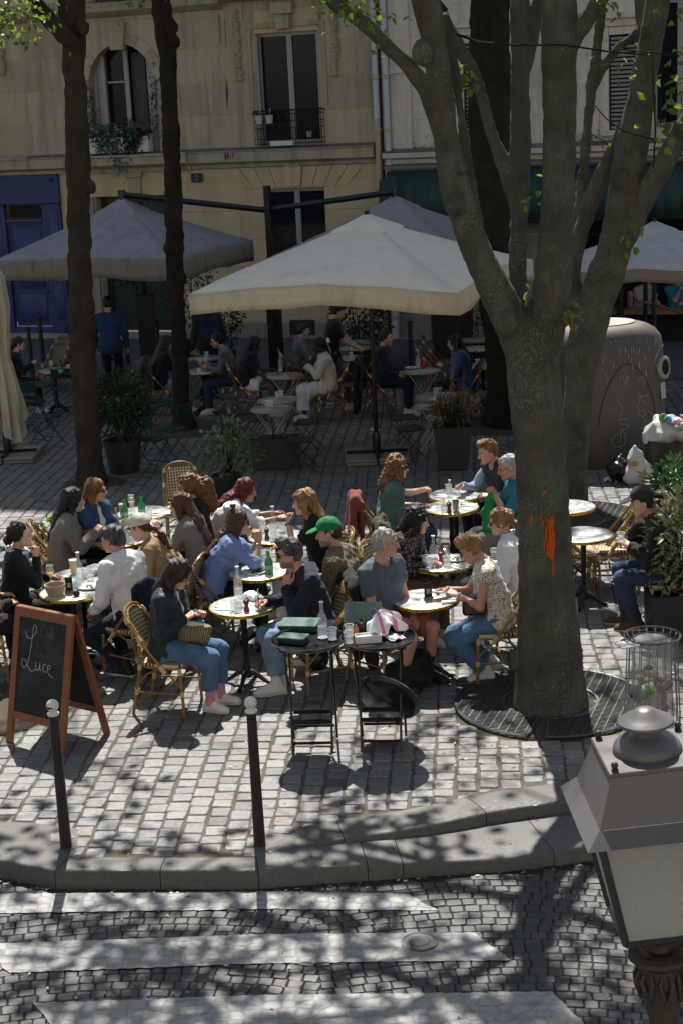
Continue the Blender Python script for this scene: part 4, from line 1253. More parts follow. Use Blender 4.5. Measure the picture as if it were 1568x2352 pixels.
moulding('cornice_stone',M_LIME,HL,-9.5,0.0,[(0.0,6.98),(0.10,7.02),(0.24,7.10),(0.26,7.28),(0.0,7.36)]);moulding('balcony_slab',M_LIME,HL,0.008,3.24,[(0.0,7.10),(0.30,7.14),(0.45,7.22),(0.46,7.42),(0.0,7.46)])
for a,c,d,e in ((0.52,0.60,4.95,6.60),(2.17,2.25,4.95,6.60),(0.52,1.16,6.55,6.66),(1.56,2.25,6.55,6.66)):lbox('window_surround',M_LIME,HL,a,c,d,e,0.0,0.035,0.01)
for a,c,d,e in ((-3.55,-3.42,4.16,5.4),(-1.52,-1.40,4.16,5.4)):lbox('window_surround',M_LIME,HL,a,c,d,e,0.0,0.03,0.01)
# sooty trails under the lead overflow
M_SOOT=plain('soot',(0.10,0.085,0.062),0.95)
for x_,z0,z1,w_ in ((-0.03,5.6,4.95,0.030),(-0.012,5.5,5.1,0.022),(-0.05,5.4,5.0,0.014),(-0.10,6.9,6.3,0.03),(0.02,6.8,6.2,0.02),(-0.05,4.05,3.88,0.05),(0.12,4.05,3.92,0.03),(0.0,4.06,3.9,0.03)):
 b=MB();o=0.246 if z0<4.1 else 0.006;b.tube([(x_,-o,z0),(x_+0.01,-o,(z0+z1)/2),(x_,-o,z1)],[w_*0.5,w_,w_*0.2],5,flat=0.06);b.build('soot_streak',M_SOOT,HL)
 # house number
pq=MB();pq.box((-0.845,-0.045,3.545),(0.26,0.02,0.19),None,0.006);pq_=pq.build('number_plate',plain('enamel_blue',(0.012,0.018,0.045),0.25),HL)
b=MB();b.tube([p for p,r in smooth_path([((-0.845+x*0.1,-0.0575,3.545+z*0.1),1) for x,z in ((-0.34,0.32),(-0.2,0.5),(0.12,0.52),(0.3,0.3),(0.2,0.02),(-0.1,-0.25),(-0.36,-0.5))],4)],0.011,6,flat=0.5);b.tube([(-0.881,-0.0575,3.496),(-0.807,-0.0575,3.496),(-0.805,-0.0575,3.506)],0.010,6,flat=0.5);b.build('number',plain('enamel_white',(0.55,0.55,0.5),0.3),pq_)
lbox('vent_grille',plain('grille_blue',(0.03,0.04,0.055),0.5,0.4),HL,1.14,1.68,0.14,0.46,0.0,0.05)
lbox('threshold',M_PLINTH,HL,-3.5,-1.5,0.05,0.19,0.0,0.10);lbox('threshold',M_PLINTH,HL,-8.0,-4.3,0.05,0.16,0.0,0.12)
# gate
gt=lbox('gate',M_GREEN,HL,-3.36,-1.64,0.19,3.18,-0.32,-0.26)
gb=MB()
for s_,w_ in ((-3.30,0.08),(-2.54,0.08),(-2.44,0.08),(-1.72,0.08)):gb.box((s_,0.25,1.7),(w_,0.05,2.9))
for z in (0.30,1.25,2.45,3.1):gb.box((-2.5,0.255,z),(1.6,0.04,0.10))
gb.build('gate_rail',M_GREEN,gt,False)
for i in range(14):
 gb=MB();gb.tube([(-3.24+i*0.055+(0.12 if i>6 else 0)+i*0.05,0.24,1.3),(-3.24+i*0.055+(0.12 if i>6 else 0)+i*0.05,0.24,2.42)],0.011,5);gb.build('gate_bar',M_GREEN,gt)
lbox('gate_pier',M_PLINTH,HL,-3.72,-3.40,0.05,3.2,0.0,0.07)
# blue shop front
sf=lbox('shop_front',M_PURPLE,HL,-8.8,-4.24,3.10,3.72,-0.10,0.10)
for (a,c,d,e,o0,o1) in ((-4.62,-4.26,0.16,3.08,-0.08,0.07),(-5.82,-5.72,0.16,3.08,-0.08,0.03),(-4.74,-4.63,0.16,3.08,-0.08,0.03),(-5.71,-4.75,2.68,2.76,-0.08,0.03),(-5.71,-4.75,0.16,0.30,-0.08,0.02),(-8.6,-5.83,0.16,3.08,-0.1,0.0)):lbox('shop_pilaster',M_PURPLE,sf,a,c,d,e,o0,o1,0.01)
dr=lbox('door',M_PURPLE,sf,-5.70,-4.76,0.31,2.67,-0.12,-0.07)
for (d,e) in ((0.40,1.05),(1.18,2.55)):lbox('door_panel',M_PURPLE,dr,-5.56,-4.88,d,e,-0.068,-0.045,0.015)
lbox('door_rail',M_PURPLE,dr,-5.66,-4.80,1.08,1.14,-0.068,-0.03)
for d,e in ((0.45,1.3),(1.45,2.95)):lbox('shop_panel',M_PURPLE,sf,-4.55,-4.33,d,e,0.072,0.085,0.008)
lbox('transom_glass',M_PANE,sf,-5.62,-4.84,2.79,3.06,-0.09,-0.06)
lbox('alarm_box',M_IRON,sf,-4.44,-4.34,3.56,3.66,0.10,0.14)
# upper storeys beyond the picture
for z in (8.0,11.2,14.4,17.6,20.8):
 for s_ in (-8.4,-5.4,-2.4,0.6):french_window(HL,s_+0.2,s_+1.5,z+0.6,z+2.8,-0.06)
lbox('roof',M_SLATE,HL,-14,3.3,HLT,HLT+0.3,-9.0,0.3)
# ---- the houses across the street, behind the station, seen only in the panes
HB_=empty('town_house',(0,-9,0),0,'sunlit pale house across the street behind the viewer','house')
lbox('wall',M_PALE,HB_,-22,22,-0.4,13.5,-1.0,0.0).rotation_euler=(0,0,math.pi)
for s_ in range(-6,7):
 for z in (1.0,4.6,8.0):lbox('window',M_DARK,HB_,s_*3.1-0.6,s_*3.1+0.6,z,z+2.1,0.003,0.02).rotation_euler=(0,0,math.pi)
# ---- right house
HR=house('pale limestone house with green awning over an open cafe front')
OPR=[(5.10,5.95,4.3,6.3),(8.95,9.95,4.2,6.6),(6.9,12.5,0.62,2.6)]
wall_core(HR,3.42,14,0,HRT,OPR,M_PALE)
courses(HR,M_PALE,[4.00,4.55,5.10,5.65,6.2,6.75,7.3],3.62,12.0,OPR[:2],21,0.8,1.5)
courses(HR,M_PLINTH,[0.06,0.55,1.1,1.65,2.2,2.6],3.6,6.85,[],22,0.7,1.1)
for a,c in ((3.46,5.2),(5.208,7.0),(7.008,8.8),(8.808,10.6),(10.608,13)):moulding('cornice_stone',M_PALE,HR,a,c,[(0.0,3.60),(0.10,3.62),(0.12,3.78),(0.26,3.82),(0.28,3.93),(0.0,3.99)])
moulding('lead_flashing',M_ZINC,HR,3.46,13,[(0.285,3.925),(0.29,3.94),(0.05,4.0),(0.0,4.002)]);moulding('lead_flashing',M_ZINC,HR,3.5,13,[(0.12,3.58),(0.34,3.60),(0.34,3.66),(0.1,3.70)])
for s_ in (5.52,8.45):
 for (a,c,d,e,o0,o1) in ((-0.62,0.62,6.30,6.42,0.0,0.16),(-0.56,0.56,6.16,6.29,0.0,0.08),(-0.52,-0.36,4.2,6.15,0.0,0.05),(0.36,0.52,4.2,6.15,0.0,0.05),(-0.35,0.35,6.0,6.14,0.0,0.04),(-0.52,0.52,4.10,4.19,0.0,0.10)):lbox('window_surround',M_PALE,HR,s_+a,s_+c,d,e,o0,o1)
 sh=lbox('window',M_DARK,HR,s_-0.35,s_+0.35,4.2,6.0,-0.06,0.005)
 for i in range(22):
  b=MB();b.box((s_,-0.022,4.25+i*0.08),(0.62,0.014,0.045),Matrix.Rotation(R(35),3,'X'));b.build('louvre',M_WFRAME,sh,False)
lbox('pilaster',M_PALE,HR,3.62,4.05,4.0,7.3,0.0,0.06);lbox('pilaster',M_PALE,HR,6.75,7.3,4.0,7.3,0.0,0.06);lbox('pilaster_cap',M_PALE,HR,3.58,4.09,5.50,5.58,0.06,0.10)
wn=french_window(HR,8.95,9.95,4.2,6.6,0.15)
for i in range(10):
 b=MB();b.tube([(9.0+i*0.1,-0.06,4.22),(9.0+i*0.1,-0.06,4.85)],0.009,4);b.build('railing_bar',M_IRON,wn)
 # awning with a short valance
M_AWN=plain('awning_green',(0.016,0.048,0.037),0.6,0,0.2,3,0.1)
b=MB()
for i in range(30):
 s0,s1=3.56+i*0.3,3.56+(i+1)*0.3;d0,d1=0.02*math.sin(i*1.3),0.02*math.sin((i+1)*1.3)
 b.add([(s0,-0.30,3.56),(s1,-0.30,3.56),(s1,-0.55+d1,3.0),(s0,-0.55+d0,3.0),(s1,-0.62+d1,2.50),(s0,-0.62+d0,2.50)],[(0,3,2,1),(3,5,4,2)])
aw=b.build('awning',M_AWN,HR)
ms=aw.modifiers.new('thick','SOLIDIFY');ms.thickness=0.006
b=MB();b.prism([(3.50,3.40),(3.86,3.5),(3.80,2.55),(3.46,2.60)],0.63,0.64,Matrix(((1,0,0),(0,0,-1),(0,1,0))));b.build('awning_flap',M_AWN,HR,False)
b=MB();b.tube([(8.0,-0.66,3.05),(8.03,-0.66,3.32),(8.35,-0.64,3.30),(8.40,-0.66,2.98)],0.02,6);b.build('awning_mark',plain('mark_blue',(0.02,0.03,0.12),0.6),HR)
b=MB();b.tube([(3.5,-0.64,2.52),(12.4,-0.64,2.52)],0.02,6);b.build('awning_bar',M_IRON,HR)
# open front: counter, dark room
lbox('counter',plain('counter_wood',(0.24,0.135,0.055),0.4,0,0.2,9,0.1),HR,6.95,12.4,0.60,0.68,-0.3,0.25)
lbox('counter_front',M_DARK,HR,6.95,12.4,0.06,0.59,-0.2,0.05)
lbox('room_back',M_DARK,HR,6.5,12.8,0.05,3.2,-2.6,-2.5);lbox('room_floor',M_DARK,HR,6.5,12.8,0.0,0.05,-2.5,-0.5)
for z in (1.95,1.7,1.45):lbox('wall_shelf',plain('shelf_grey',(0.035,0.035,0.038),0.7),HR,7.2,12,z,z+0.05,-2.49,-2.3)
for z in (7.6,10.8,14.0):
 for s_ in (4.2,7.0,9.8):french_window(HR,s_+0.2,s_+1.5,z+0.6,z+2.6,-0.06)
lbox('roof',M_SLATE,HR,3.42,14,HRT,HRT+0.3,-9.0,0.3)
# weeds growing from the cornices
def weed(par,s_,z,n,seed,sp=0.3,m_=None):
 rg=np.random.RandomState(seed);b=MB()
 for _ in range(n):
  p=Vector((s_+rg.randn()*sp*0.5,-0.15-rg.rand()*0.2,z+abs(rg.randn())*0.10));a=rg.uniform(0,6.28);d=Vector((math.cos(a),math.sin(a),rg.uniform(-0.3,0.8)))*0.05;q=Vector((-d.y,d.x,0))*0.4
  b.add([p,p+d*0.5+q,p+d,p+d*0.5-q],[(0,1,2,3)])
 return tag(b.build('weeds',m_,par),kind='stuff')
M_WEED=plain('weed_green',(0.05,0.075,0.03),0.7,0,0.4,20,0)
weed(HR,7.62,4.02,160,1,0.5,M_WEED);weed(HR,4.4,3.98,60,2,0.9,M_WEED);weed(HR,8.0,3.98,80,4,1.0,M_WEED)
# drain pipes on the joint of the two houses
M_PIPEW=plain('pipe_white',(0.52,0.53,0.54),0.5,0,0.15,5,0.1);M_PIPEC=plain('pipe_cream',(0.44,0.37,0.24),0.5,0,0.15,5,0.1)
def pipe(s_,mats,z1,label,split=None):
 p=fac(s_,0.14);root=empty('drain_pipe',p,FROT,label,'drain pipe')
 segs=[(0.1,split,mats[1]),(split,z1,mats[0])] if split else [(0.1,z1,mats[0])]
 for a,c,m_ in segs:
  b=MB();b.tube([(0,0,a),(0,0,c)],0.062,12);b.build('pipe',m_,root)
 b=MB()
 for z in (0.5,1.6,3.2,4.35,5.4,6.6):b.lathe([(0.064,z),(0.085,z+0.01),(0.085,z+0.07),(0.064,z+0.09)],12)
 b.build('collar',mats[-1],root)
pipe(3.34,(M_PIPEW,M_PIPEC),12,'white drain pipe with a cream lower half nearest the railed window',4.62)
pipe(3.56,(M_PIPEW,M_PIPEC),12,'tall plain white drain pipe running down beside the green awning')
# ---------------------------------------------------------------- trees
def mat_bark(name,a,b2,lich=None,stretch=0.22,sc=26,strength=0.9,moss=None):
 t=NT(name);co=t.wco((1,1,stretch));n=t.noise(co,sc,6,0.72);n2=t.noise(t.wco(),3.0,5,0.6)
 c=t.mix(n,a,b2)
 c=t.mix(t.ramp(n2,[(0.42,0),(0.7,0.6)]),c,mul(a,0.6))
 if moss:c=t.mix(t.ramp(t.noise(t.wco(),1.7,5,0.7),[(0.50,0),(0.68,0.6)]),c,moss)
 if lich:
  v=t.vor(t.wco(),38,rnd=1.0);m_=t.ramp(t.noise(t.wco(),2.4,3),[(0.46,0),(0.62,1)])
  v2=t.noise(t.wco(),42,4,0.7)
  c=t.mix(t.math('MULTIPLY',t.ramp(v,[(0.20,0.6),(0.36,0)]),m_),c,lich)
  c=t.mix(t.math('MULTIPLY',t.ramp(v2,[(0.52,0),(0.66,0.75)]),m_),c,lich)
 t.color(c);t.set(rough=0.92,spec=0.15)
 b1=t.bump(n,strength,0.05);t.bump(t.noise(t.wco((1,1,0.5)),90,4,0.7),0.5,0.008,b1)
 return t.mat
M_BARK_L=mat_bark('bark_lime',(0.058,0.056,0.043),(0.165,0.16,0.125),(0.21,0.23,0.18),0.22,22,0.9,(0.05,0.06,0.028))
M_BARK_D=mat_bark('bark_dark',(0.022,0.018,0.014),(0.052,0.042,0.031),None,0.14,24,1.0)
M_BARK_R=mat_bark('bark_furrowed',(0.030,0.022,0.016),(0.092,0.070,0.050),None,0.16,22,1.0)
def trunk_field(limbs,h,k,seed,knots=(),ridge=0.012,rfreq=60):
 A=np.array([p for l in limbs for p,r in l]);rm=max(r for l in limbs for p,r in l)
 F_=Field(A.min(0)-rm-0.05,A.max(0)+rm+0.05,h)
 for l in limbs:
  for (p,r),(q,s_) in zip(l[:-1],l[1:]):F_.cone(p,q,r,s_,k=k)
 for p,r in knots:F_.ell(p,(r,r,r*1.2),k=0.05)
 F_.wrinkle(ridge,rfreq,seed,5,(1,1,0.10));F_.wrinkle(ridge*0.55,12,seed+1,3,(1,1,0.5))
 V,Q=F_.mesh();return V,Q
def mat_leaf(name,a,b2,trans=0.45):
 t=NT(name);r=t.n('ShaderNodeNewGeometry').outputs['Random Per Island']
 c=t.mix(r,a,b2);t.color(c);t.set(rough=0.42,spec=0.4)
 tr=t.n('ShaderNodeBsdfTranslucent');t.l(t.mix(0.5,c,mul(b2,1.6)),tr.inputs[0])
 mx=t.n('ShaderNodeMixShader');mx.inputs[0].default_value=trans
 t.l(t.b.outputs[0],mx.inputs[1]);t.l(tr.outputs[0],mx.inputs[2]);t.l(mx.outputs[0],t.t.nodes['Material Output'].inputs[0])
 return t.mat
M_LEAF=mat_leaf('leaf_lime',(0.07,0.12,0.015),(0.16,0.24,0.03))
M_LEAFD=mat_leaf('leaf_dark',(0.018,0.045,0.016),(0.045,0.09,0.03),0.25)
def leaf_mesh(P,Dv,L,W,mat,name,seed,bend=0.25,fold=0.15):
 """many leaves of six points each: stalk, sides, tip, with a fold along the rib"""
 rg=np.random.RandomState(seed);n=len(P)
 Dv=Dv/np.linalg.norm(Dv,axis=1)[:,None];up=rg.randn(n,3)*0.5+np.array([0,0,1.0]);S_=np.cross(Dv,up);S_/=np.linalg.norm(S_,axis=1)[:,None]+1e-9;N=np.cross(S_,Dv)
 L=np.broadcast_to(L,(n,))[:,None];W=np.broadcast_to(W,(n,))[:,None]
 v0=P;v1=P+Dv*L*0.35+S_*W*0.5+N*W*fold;v2=P+Dv*L*0.7+S_*W*0.36+N*(W*fold-L*bend*0.4);v3=P+Dv*L-N*L*bend;v4=P+Dv*L*0.7-S_*W*0.36+N*(W*fold-L*bend*0.4);v5=P+Dv*L*0.35-S_*W*0.5+N*W*fold
 V=np.stack([v0,v1,v2,v3,v4,v5],1).reshape(-1,3)
 f=np.array([(0,1,2,3),(0,3,4,5)]);Q=(f[None]+(np.arange(n)*6)[:,None,None]).reshape(-1,4)
 return np_mesh(name,V,Q,mat,smooth=True)
TREES=[]
def crown(root,origin,tips,seed,dens,spread,L,mat,z_min,rad=0.5,cull=None,keep=None):
 """branches fan out from the limb tips; leaves hang in loose clumps along the twigs"""
 rg=np.random.RandomState(seed);b=MB();P_,D_=[],[]
 def grow(p,d,r,ln,lev):
  pts=[p.copy()];q=p.copy();dd=d.copy()
  for i in range(4):
   dd=nv(dd+rg.randn(3)*0.22+np.array([0,0,0.05 if lev<2 else -0.03]));q=q+dd*ln/4
   if cull is not None and lev>0 and cull(q):q=pts[-1].copy();dd=nv(dd*(0.3,0.3,0)+np.array([0,0,1.0]));q=q+dd*ln/8
   pts.append(q.copy())
  b.tube(pts,[r*(1-0.6*i/4) for i in range(5)],5 if lev>1 else 7,cap=False)
  if lev>=3:
   for _ in range(0 if rg.rand()<0.35 else rg.poisson(dens*1.8)):
    c=pts[rg.randint(1,5)]+rg.randn(3)*spread;P_.append(c);D_.append(nv(rg.randn(3)+np.array([0,0,-0.5])))
   return
  for i in range(rg.randint(2,4)+(1 if lev==1 else 0)):
   a=pts[rg.randint(2,5)];nd=nv(dd+rg.randn(3)*0.75);grow(a,nd,r*0.5,ln*rg.uniform(0.55,0.8),lev+1)
 for p,d,r,ln in tips:grow(np.array(p,float),nv(d),r,ln,0)
 b.build('branches',M_BARK_D,root)
 if P_:
  P_=np.array(P_);D_=np.array(D_);ok=P_[:,2]>z_min-0.3
  if cull is not None:ok&=~np.array([cull(p) for p in P_])
  if keep is not None:ok&=np.array([keep(p) for p in P_])|(rg.rand(len(P_))<0.05)|((P_[:,1]+origin[1]-0.65*(P_[:,2]+origin[2])<12.4)&(rg.rand(len(P_))<0.3))
  P_,D_=P_[ok],D_[ok]
  me=leaf_mesh(P_,D_,rg.uniform(L*0.7,L*1.25,len(P_)),rg.uniform(L*0.55,L*0.9,len(P_)),mat,'crown',seed)
  o=link(bpy.data.objects.new('crown',me),root);o['kind']='stuff'
 return root
def tree(label,limbs,h,k,mat,seed,knots=(),tips=(),**kw):
 root=empty('lime_tree' if mat is M_BARK_L else 'street_tree',limbs[0][0][0],0,label,'tree',kw.get('group'))
 V,Q=trunk_field([smooth_path(l) if len(l)>2 else l for l in limbs],h,k,seed,knots,kw.get('ridge',0.012),kw.get('rfreq',60))
 b0=np.array(root.location)
 o=link(bpy.data.objects.new('trunk',np_mesh('trunk',V-b0,Q,mat)),root)
 return root
def in_frame(p):return in_view(p,0.03)
def T3(u,v,Y):return np.array(TY(u,v,Y))
def px(Y,n):return n*Y/3700.0*1.0
# forked lime in front
Y3=12.7;s3=1/285.0
def L3(pts,dy=0.0):return [(T3(u,v,Y3+(dy if not isinstance(dy,(list,tuple)) else dy[i])),r*s3) for i,(u,v,r) in enumerate(pts)]
limbs3=[
L3([(1264,1640,92),(1262,1565,80),(1256,1400,67),(1248,1200,60),(1238,1000,57),(1228,880,57),(1222,790,55)]),
L3([(1218,840,48),(1178,745,43),(1110,612,37),(1062,490,35),(1040,400,33),(1024,312,28),(1012,208,29),(998,105,27),(975,-10,31),(930,-160,28)],[0,0,-0.05,-0.1,-0.12,-0.15,-0.2,-0.25,-0.3,-0.4]),
L3([(1085,520,26),(1078,420,14),(1063,312,11),(1051,208,10),(1038,130,12),(1020,40,13)],[0.08,0.1,0.1,0.1,0.1,0.12]),
L3([(1016,290,26),(985,215,20),(945,160,17),(895,110,15),(845,62,14),(795,26,12),(735,-20,11)],[-0.15,-0.2,-0.25,-0.3,-0.35,-0.4,-0.5]),
L3([(1210,800,34),(1190,690,22),(1191,520,23),(1194,330,25),(1192,150,23),(1190,-20,24),(1180,-160,22)],[0.1,0.3,0.4,0.45,0.5,0.5,0.6]),
L3([(1190,470,18),(1158,385,16),(1125,290,15),(1090,175,16),(1050,100,14),(1018,30,12)],[0.4,0.4,0.42,0.45,0.5,0.5]),
L3([(1198,160,18),(1225,60,16),(1250,-30,15)],[0.5,0.5,0.5]),
L3([(1238,815,46),(1262,690,44),(1277,520,40),(1284,330,39),(1284,160,40),(1283,20,42),(1282,-150,38)],[0,-0.05,-0.1,-0.12,-0.15,-0.18,-0.2]),
L3([(1296,100,26),(1334,55,18),(1378,2,16),(1420,-60,15)],[-0.15,-0.15,-0.15,-0.15]),
]
limbs3=limbs3[:1]+[[(p,r*(0.88 if i>1 else 0.95)) for i,(p,r) in enumerate(l)] for l in limbs3[1:]]
kn3=[(T3(968,122,Y3-0.45),0.085),(T3(1045,470,Y3-0.22),0.07),(T3(1062,385,Y3-0.25),0.05),(T3(1160,742,Y3-0.15),0.09)]
t3=tree('tall lime tree forking into several grey lichened stems, orange paint mark on its trunk',limbs3,0.024,0.03,M_BARK_L,5,kn3,ridge=0.008,rfreq=42)
def loc(root,p):return np.array(p)-np.array(root.location)
# orange spray mark following the bark
po=MB();rgp=np.random.RandomState(4)
def spray(root,V,cu,cv,Y,w_,h_,n,seed):
 """paint strokes laid on the bark: thin vertical ribbons pressed onto the surface"""
 rg=np.random.RandomState(seed);b=MB()
 c0=T3(1248,cv,Y);
 for i in range(n):
  u=cu+rg.randn()*w_*0.42;v0=cv+rg.uniform(-h_,h_*0.35);v1=v0+rg.uniform(0.25,0.9)*h_;wd=rg.uniform(0.004,0.011)
  pts=[]
  for j in range(6):
   p=T3(u+rg.randn()*0.6,v0+(v1-v0)*j/5,Y)
   # nearest bark vertex seen from the front gives the depth
   d=np.abs(V[:,0]-p[0])+np.abs(V[:,2]-p[2]);k_=np.argsort(d)[:14];y=V[k_,1].min()
   sc=1.0;pts.append(np.array([p[0],y-0.004,p[2]]))
  b.tube([tuple(p-np.array(root.location)) for p in pts],[wd*0.6]+[wd]*3+[wd*0.7,wd*0.3],5,flat=0.5)
 return b.build('paint_mark',plain('spray_orange',(0.62,0.13,0.02),0.55,0,0.25,60,0.2),root)
Vt=np.array([v.co for v in [c for c in t3.children if c.name.startswith('trunk')][0].data.vertices]) if False else None
tk3=[c for c in bpy.data.objects if c.parent==t3][0]
co_=np.zeros(len(tk3.data.vertices)*3,f32);tk3.data.vertices.foreach_get('co',co_);VT3=co_.reshape(-1,3)+np.array(t3.location)
for (cu,cv,w_,h_,n,sd) in ((1262,1235,13,52,70,1),(1268,1280,7,46,16,2),(1248,1135,3,14,5,3),(1245,1190,12,16,9,4),(1219,1200,3,30,3,5)):spray(t3,VT3,cu,cv,12.5,w_,h_,n,sd)
def tip(u,v,Y,d,r,ln):return (T3(u,v,Y),d,r,ln)
crown(t3,t3.location,[(loc(t3,T3(u,v,Y3+dy)),d,r,ln) for u,v,dy,d,r,ln in [
(930,-160,-0.4,(-0.9,0.1,0.55),0.09,4.2),(930,-160,-0.4,(-0.7,0.8,0.7),0.08,3.8),(930,-160,-0.4,(-0.2,0.5,1),0.08,3.4),(735,-20,-0.5,(-0.8,0.1,1.3),0.035,3.2),(735,-20,-0.5,(-0.7,0.6,1.3),0.03,3.0),(1180,-160,0.6,(-0.1,0.4,1),0.08,3.4),(1018,30,0.5,(-0.6,0.5,0.9),0.05,2.6),(1250,-30,0.5,(0.4,0.8,0.8),0.05,2.8),(1282,-150,-0.2,(0.1,0.5,1),0.12,3.6),(1420,-60,-0.15,(0.9,0.3,0.6),0.06,3.0),(1282,-150,-0.2,(-0.3,-0.2,0.9),0.1,3.4),(1180,-160,0.6,(-0.6,0.9,0.5),0.08,3.4)]],
31,23,0.25,0.15,M_LEAF,1.2,cull=lambda p:in_view(Vector(p)+t3.location,0.07),keep=lambda p:p[1]+t3.location.y-0.65*(p[2]+t3.location.z)<(10.6 if p[0]+t3.location.x<0.3 else 11.5))
# the leaning lime behind it
Y4=18.7;s4=1/193.0
def L4(pts,dy=None):return [(T3(u,v,Y4+(dy[i] if dy else 0)),r*s4) for i,(u,v,r) in enumerate(pts)]
limbs4=[
L4([(1312,1205,44),(1316,1120,34),(1322,1000,33),(1330,880,36),(1345,780,42),(1366,700,44),(1395,620,42),(1422,530,38)]),
L4([(1398,620,32),(1425,480,36),(1449,340,38),(1472,225,31),(1487,125,27),(1512,0,27),(1525,-120,24)],[0,-0.1,-0.15,-0.2,-0.25,-0.3,-0.3]),
L4([(1440,540,28),(1478,450,26),(1518,385,24),(1568,300,23),(1640,190,22)],[-0.1,-0.2,-0.4,-0.5,-0.6]),
L4([(1478,190,20),(1482,80,21),(1478,-10,21),(1476,-110,20)],[0.1,0.4,0.5,0.5]),
L4([(1345,700,16),(1312,690,15),(1278,700,12)],[0,0.1,0.3]),
L4([(1350,730,22),(1312,640,19),(1330,545,19),(1360,450,20),(1404,360,19),(1440,280,17)],[0.1,0.3,0.3,0.3,0.2,0.1]),
L4([(1318,620,12),(1326,500,12),(1338,400,11.5),(1350,280,11),(1362,170,11),(1375,60,11),(1388,-40,10)],[0.4,0.4,0.45,0.5,0.5,0.5,0.5]),
L4([(1358,200,10),(1400,130,9),(1450,85,8),(1500,50,8)],[0.5,0.5,0.4,0.3]),
]
limbs4=[[(p,r*0.88) for p,r in l] for l in limbs4]
t4=tree('leaning dark lime tree whose stems spread out behind the front one',limbs4,0.03,0.05,M_BARK_L,8,[(T3(1425,410,18.4),0.10)],ridge=0.010,rfreq=40)
crown(t4,None,[(loc(t4,T3(u,v,Y4+dy)),d,r,ln) for u,v,dy,d,r,ln in [
(1525,-120,-0.3,(0,-0.5,1),0.13,3.6),(1476,-110,0.5,(0.6,0.3,1),0.1,3.4),(1640,200,-0.6,(0.9,-0.6,0.8),0.1,3.4),(1388,-40,0.5,(-0.4,0.2,1),0.06,3.0),(1500,50,0.3,(0.3,0.6,0.8),0.05,2.4),(1525,-120,-0.3,(-0.7,-0.5,0.8),0.1,3.2)]],
33,11,0.22,0.14,M_LEAF,2.0,cull=lambda p:in_view(Vector(p)+t4.location,0.05))
# thick dark trunk further back
Y5=24.6;s5=1/147.0
t5=tree('thick dark furrowed tree trunk far behind the forked stems',[[(T3(u,v,Y5),r*s5) for u,v,r in [(1172,985,62),(1168,900,48),(1150,700,44),(1130,500,46),(1124,350,42),(1122,200,42),(1124,50,40),(1128,-100,38),(1130,-200,34)]]],0.035,0.08,M_BARK_D,12,[(T3(1088,380,24.5),0.14),(T3(1165,190,24.4),0.12)],ridge=0.02,rfreq=45)
crown(t5,None,[(loc(t5,T3(1130,-200,Y5)),d,0.2,4.0) for d in ((0.6,0.2,1),(-0.7,0.1,1),(0.1,-0.8,1),(0.2,0.7,1))],35,1.5,0.25,0.10,M_LEAF,4.0,cull=lambda p:in_view(Vector(p)+t5.location,0.0))
# two slender trunks at the other side
Y1=21.9;s1_=1/168.0
t1=tree('furrowed brown tree trunk rising behind the woman in a denim jacket',[
[(T3(u,v,Y1),r*0.84*s1_) for u,v,r in [(213,1125,46),(208,1080,34),(200,960,32),(190,800,32),(184,600,29),(180,420,29),(178,300,28),(172,180,26),(168,80,27),(164,-20,30),(158,-140,26)]],
[(T3(u,v,Y1-0.2),r*s1_) for u,v,r in [(160,90,18),(128,55,16),(95,20,15),(60,-30,13)]]],0.026,0.06,M_BARK_R,15,[(T3(205,425,21.8),0.09),(T3(187,60,21.75),0.10),(T3(176,100,21.7),0.07)],ridge=0.016,rfreq=52)
crown(t1,None,[(loc(t1,T3(158,-140,Y1)),(0.2,0.1,1),0.13,4),(loc(t1,T3(158,-140,Y1)),(0.8,-0.3,1),0.1,3.4),(loc(t1,T3(60,-30,Y1)),(-0.8,-0.3,0.8),0.07,3.2)],37,1.6,0.2,0.08,M_LEAF,4.4,cull=lambda p:in_view(Vector(p)+t1.location,0.0))
Y2=25.5;s2_=1/146.0
t2=tree('slim dark knobbly tree trunk between the blue shop and the white parasol',[
[(T3(u,v,Y2),r*0.80*s2_) for u,v,r in [(424,990,40),(420,950,26),(414,860,21),(408,740,20),(402,600,22),(400,480,22),(396,360,22),(390,250,21),(383,120,22),(372,20,25),(366,-100,24)]]],0.03,0.06,M_BARK_D,18,[(T3(388,570,25.4),0.09),(T3(418,640,25.4),0.08),(T3(394,60,25.4),0.10),(T3(398,95,25.4),0.09),(T3(385,220,25.4),0.08)],ridge=0.018,rfreq=48)
crown(t2,None,[(loc(t2,T3(366,-100,Y2)),d,0.13,3.6) for d in ((0.5,0,1),(-0.5,-0.3,1),(0.1,-0.8,1))],39,1.5,0.2,0.09,M_LEAF,5.5,cull=lambda p:in_view(Vector(p)+t2.location,0.0))
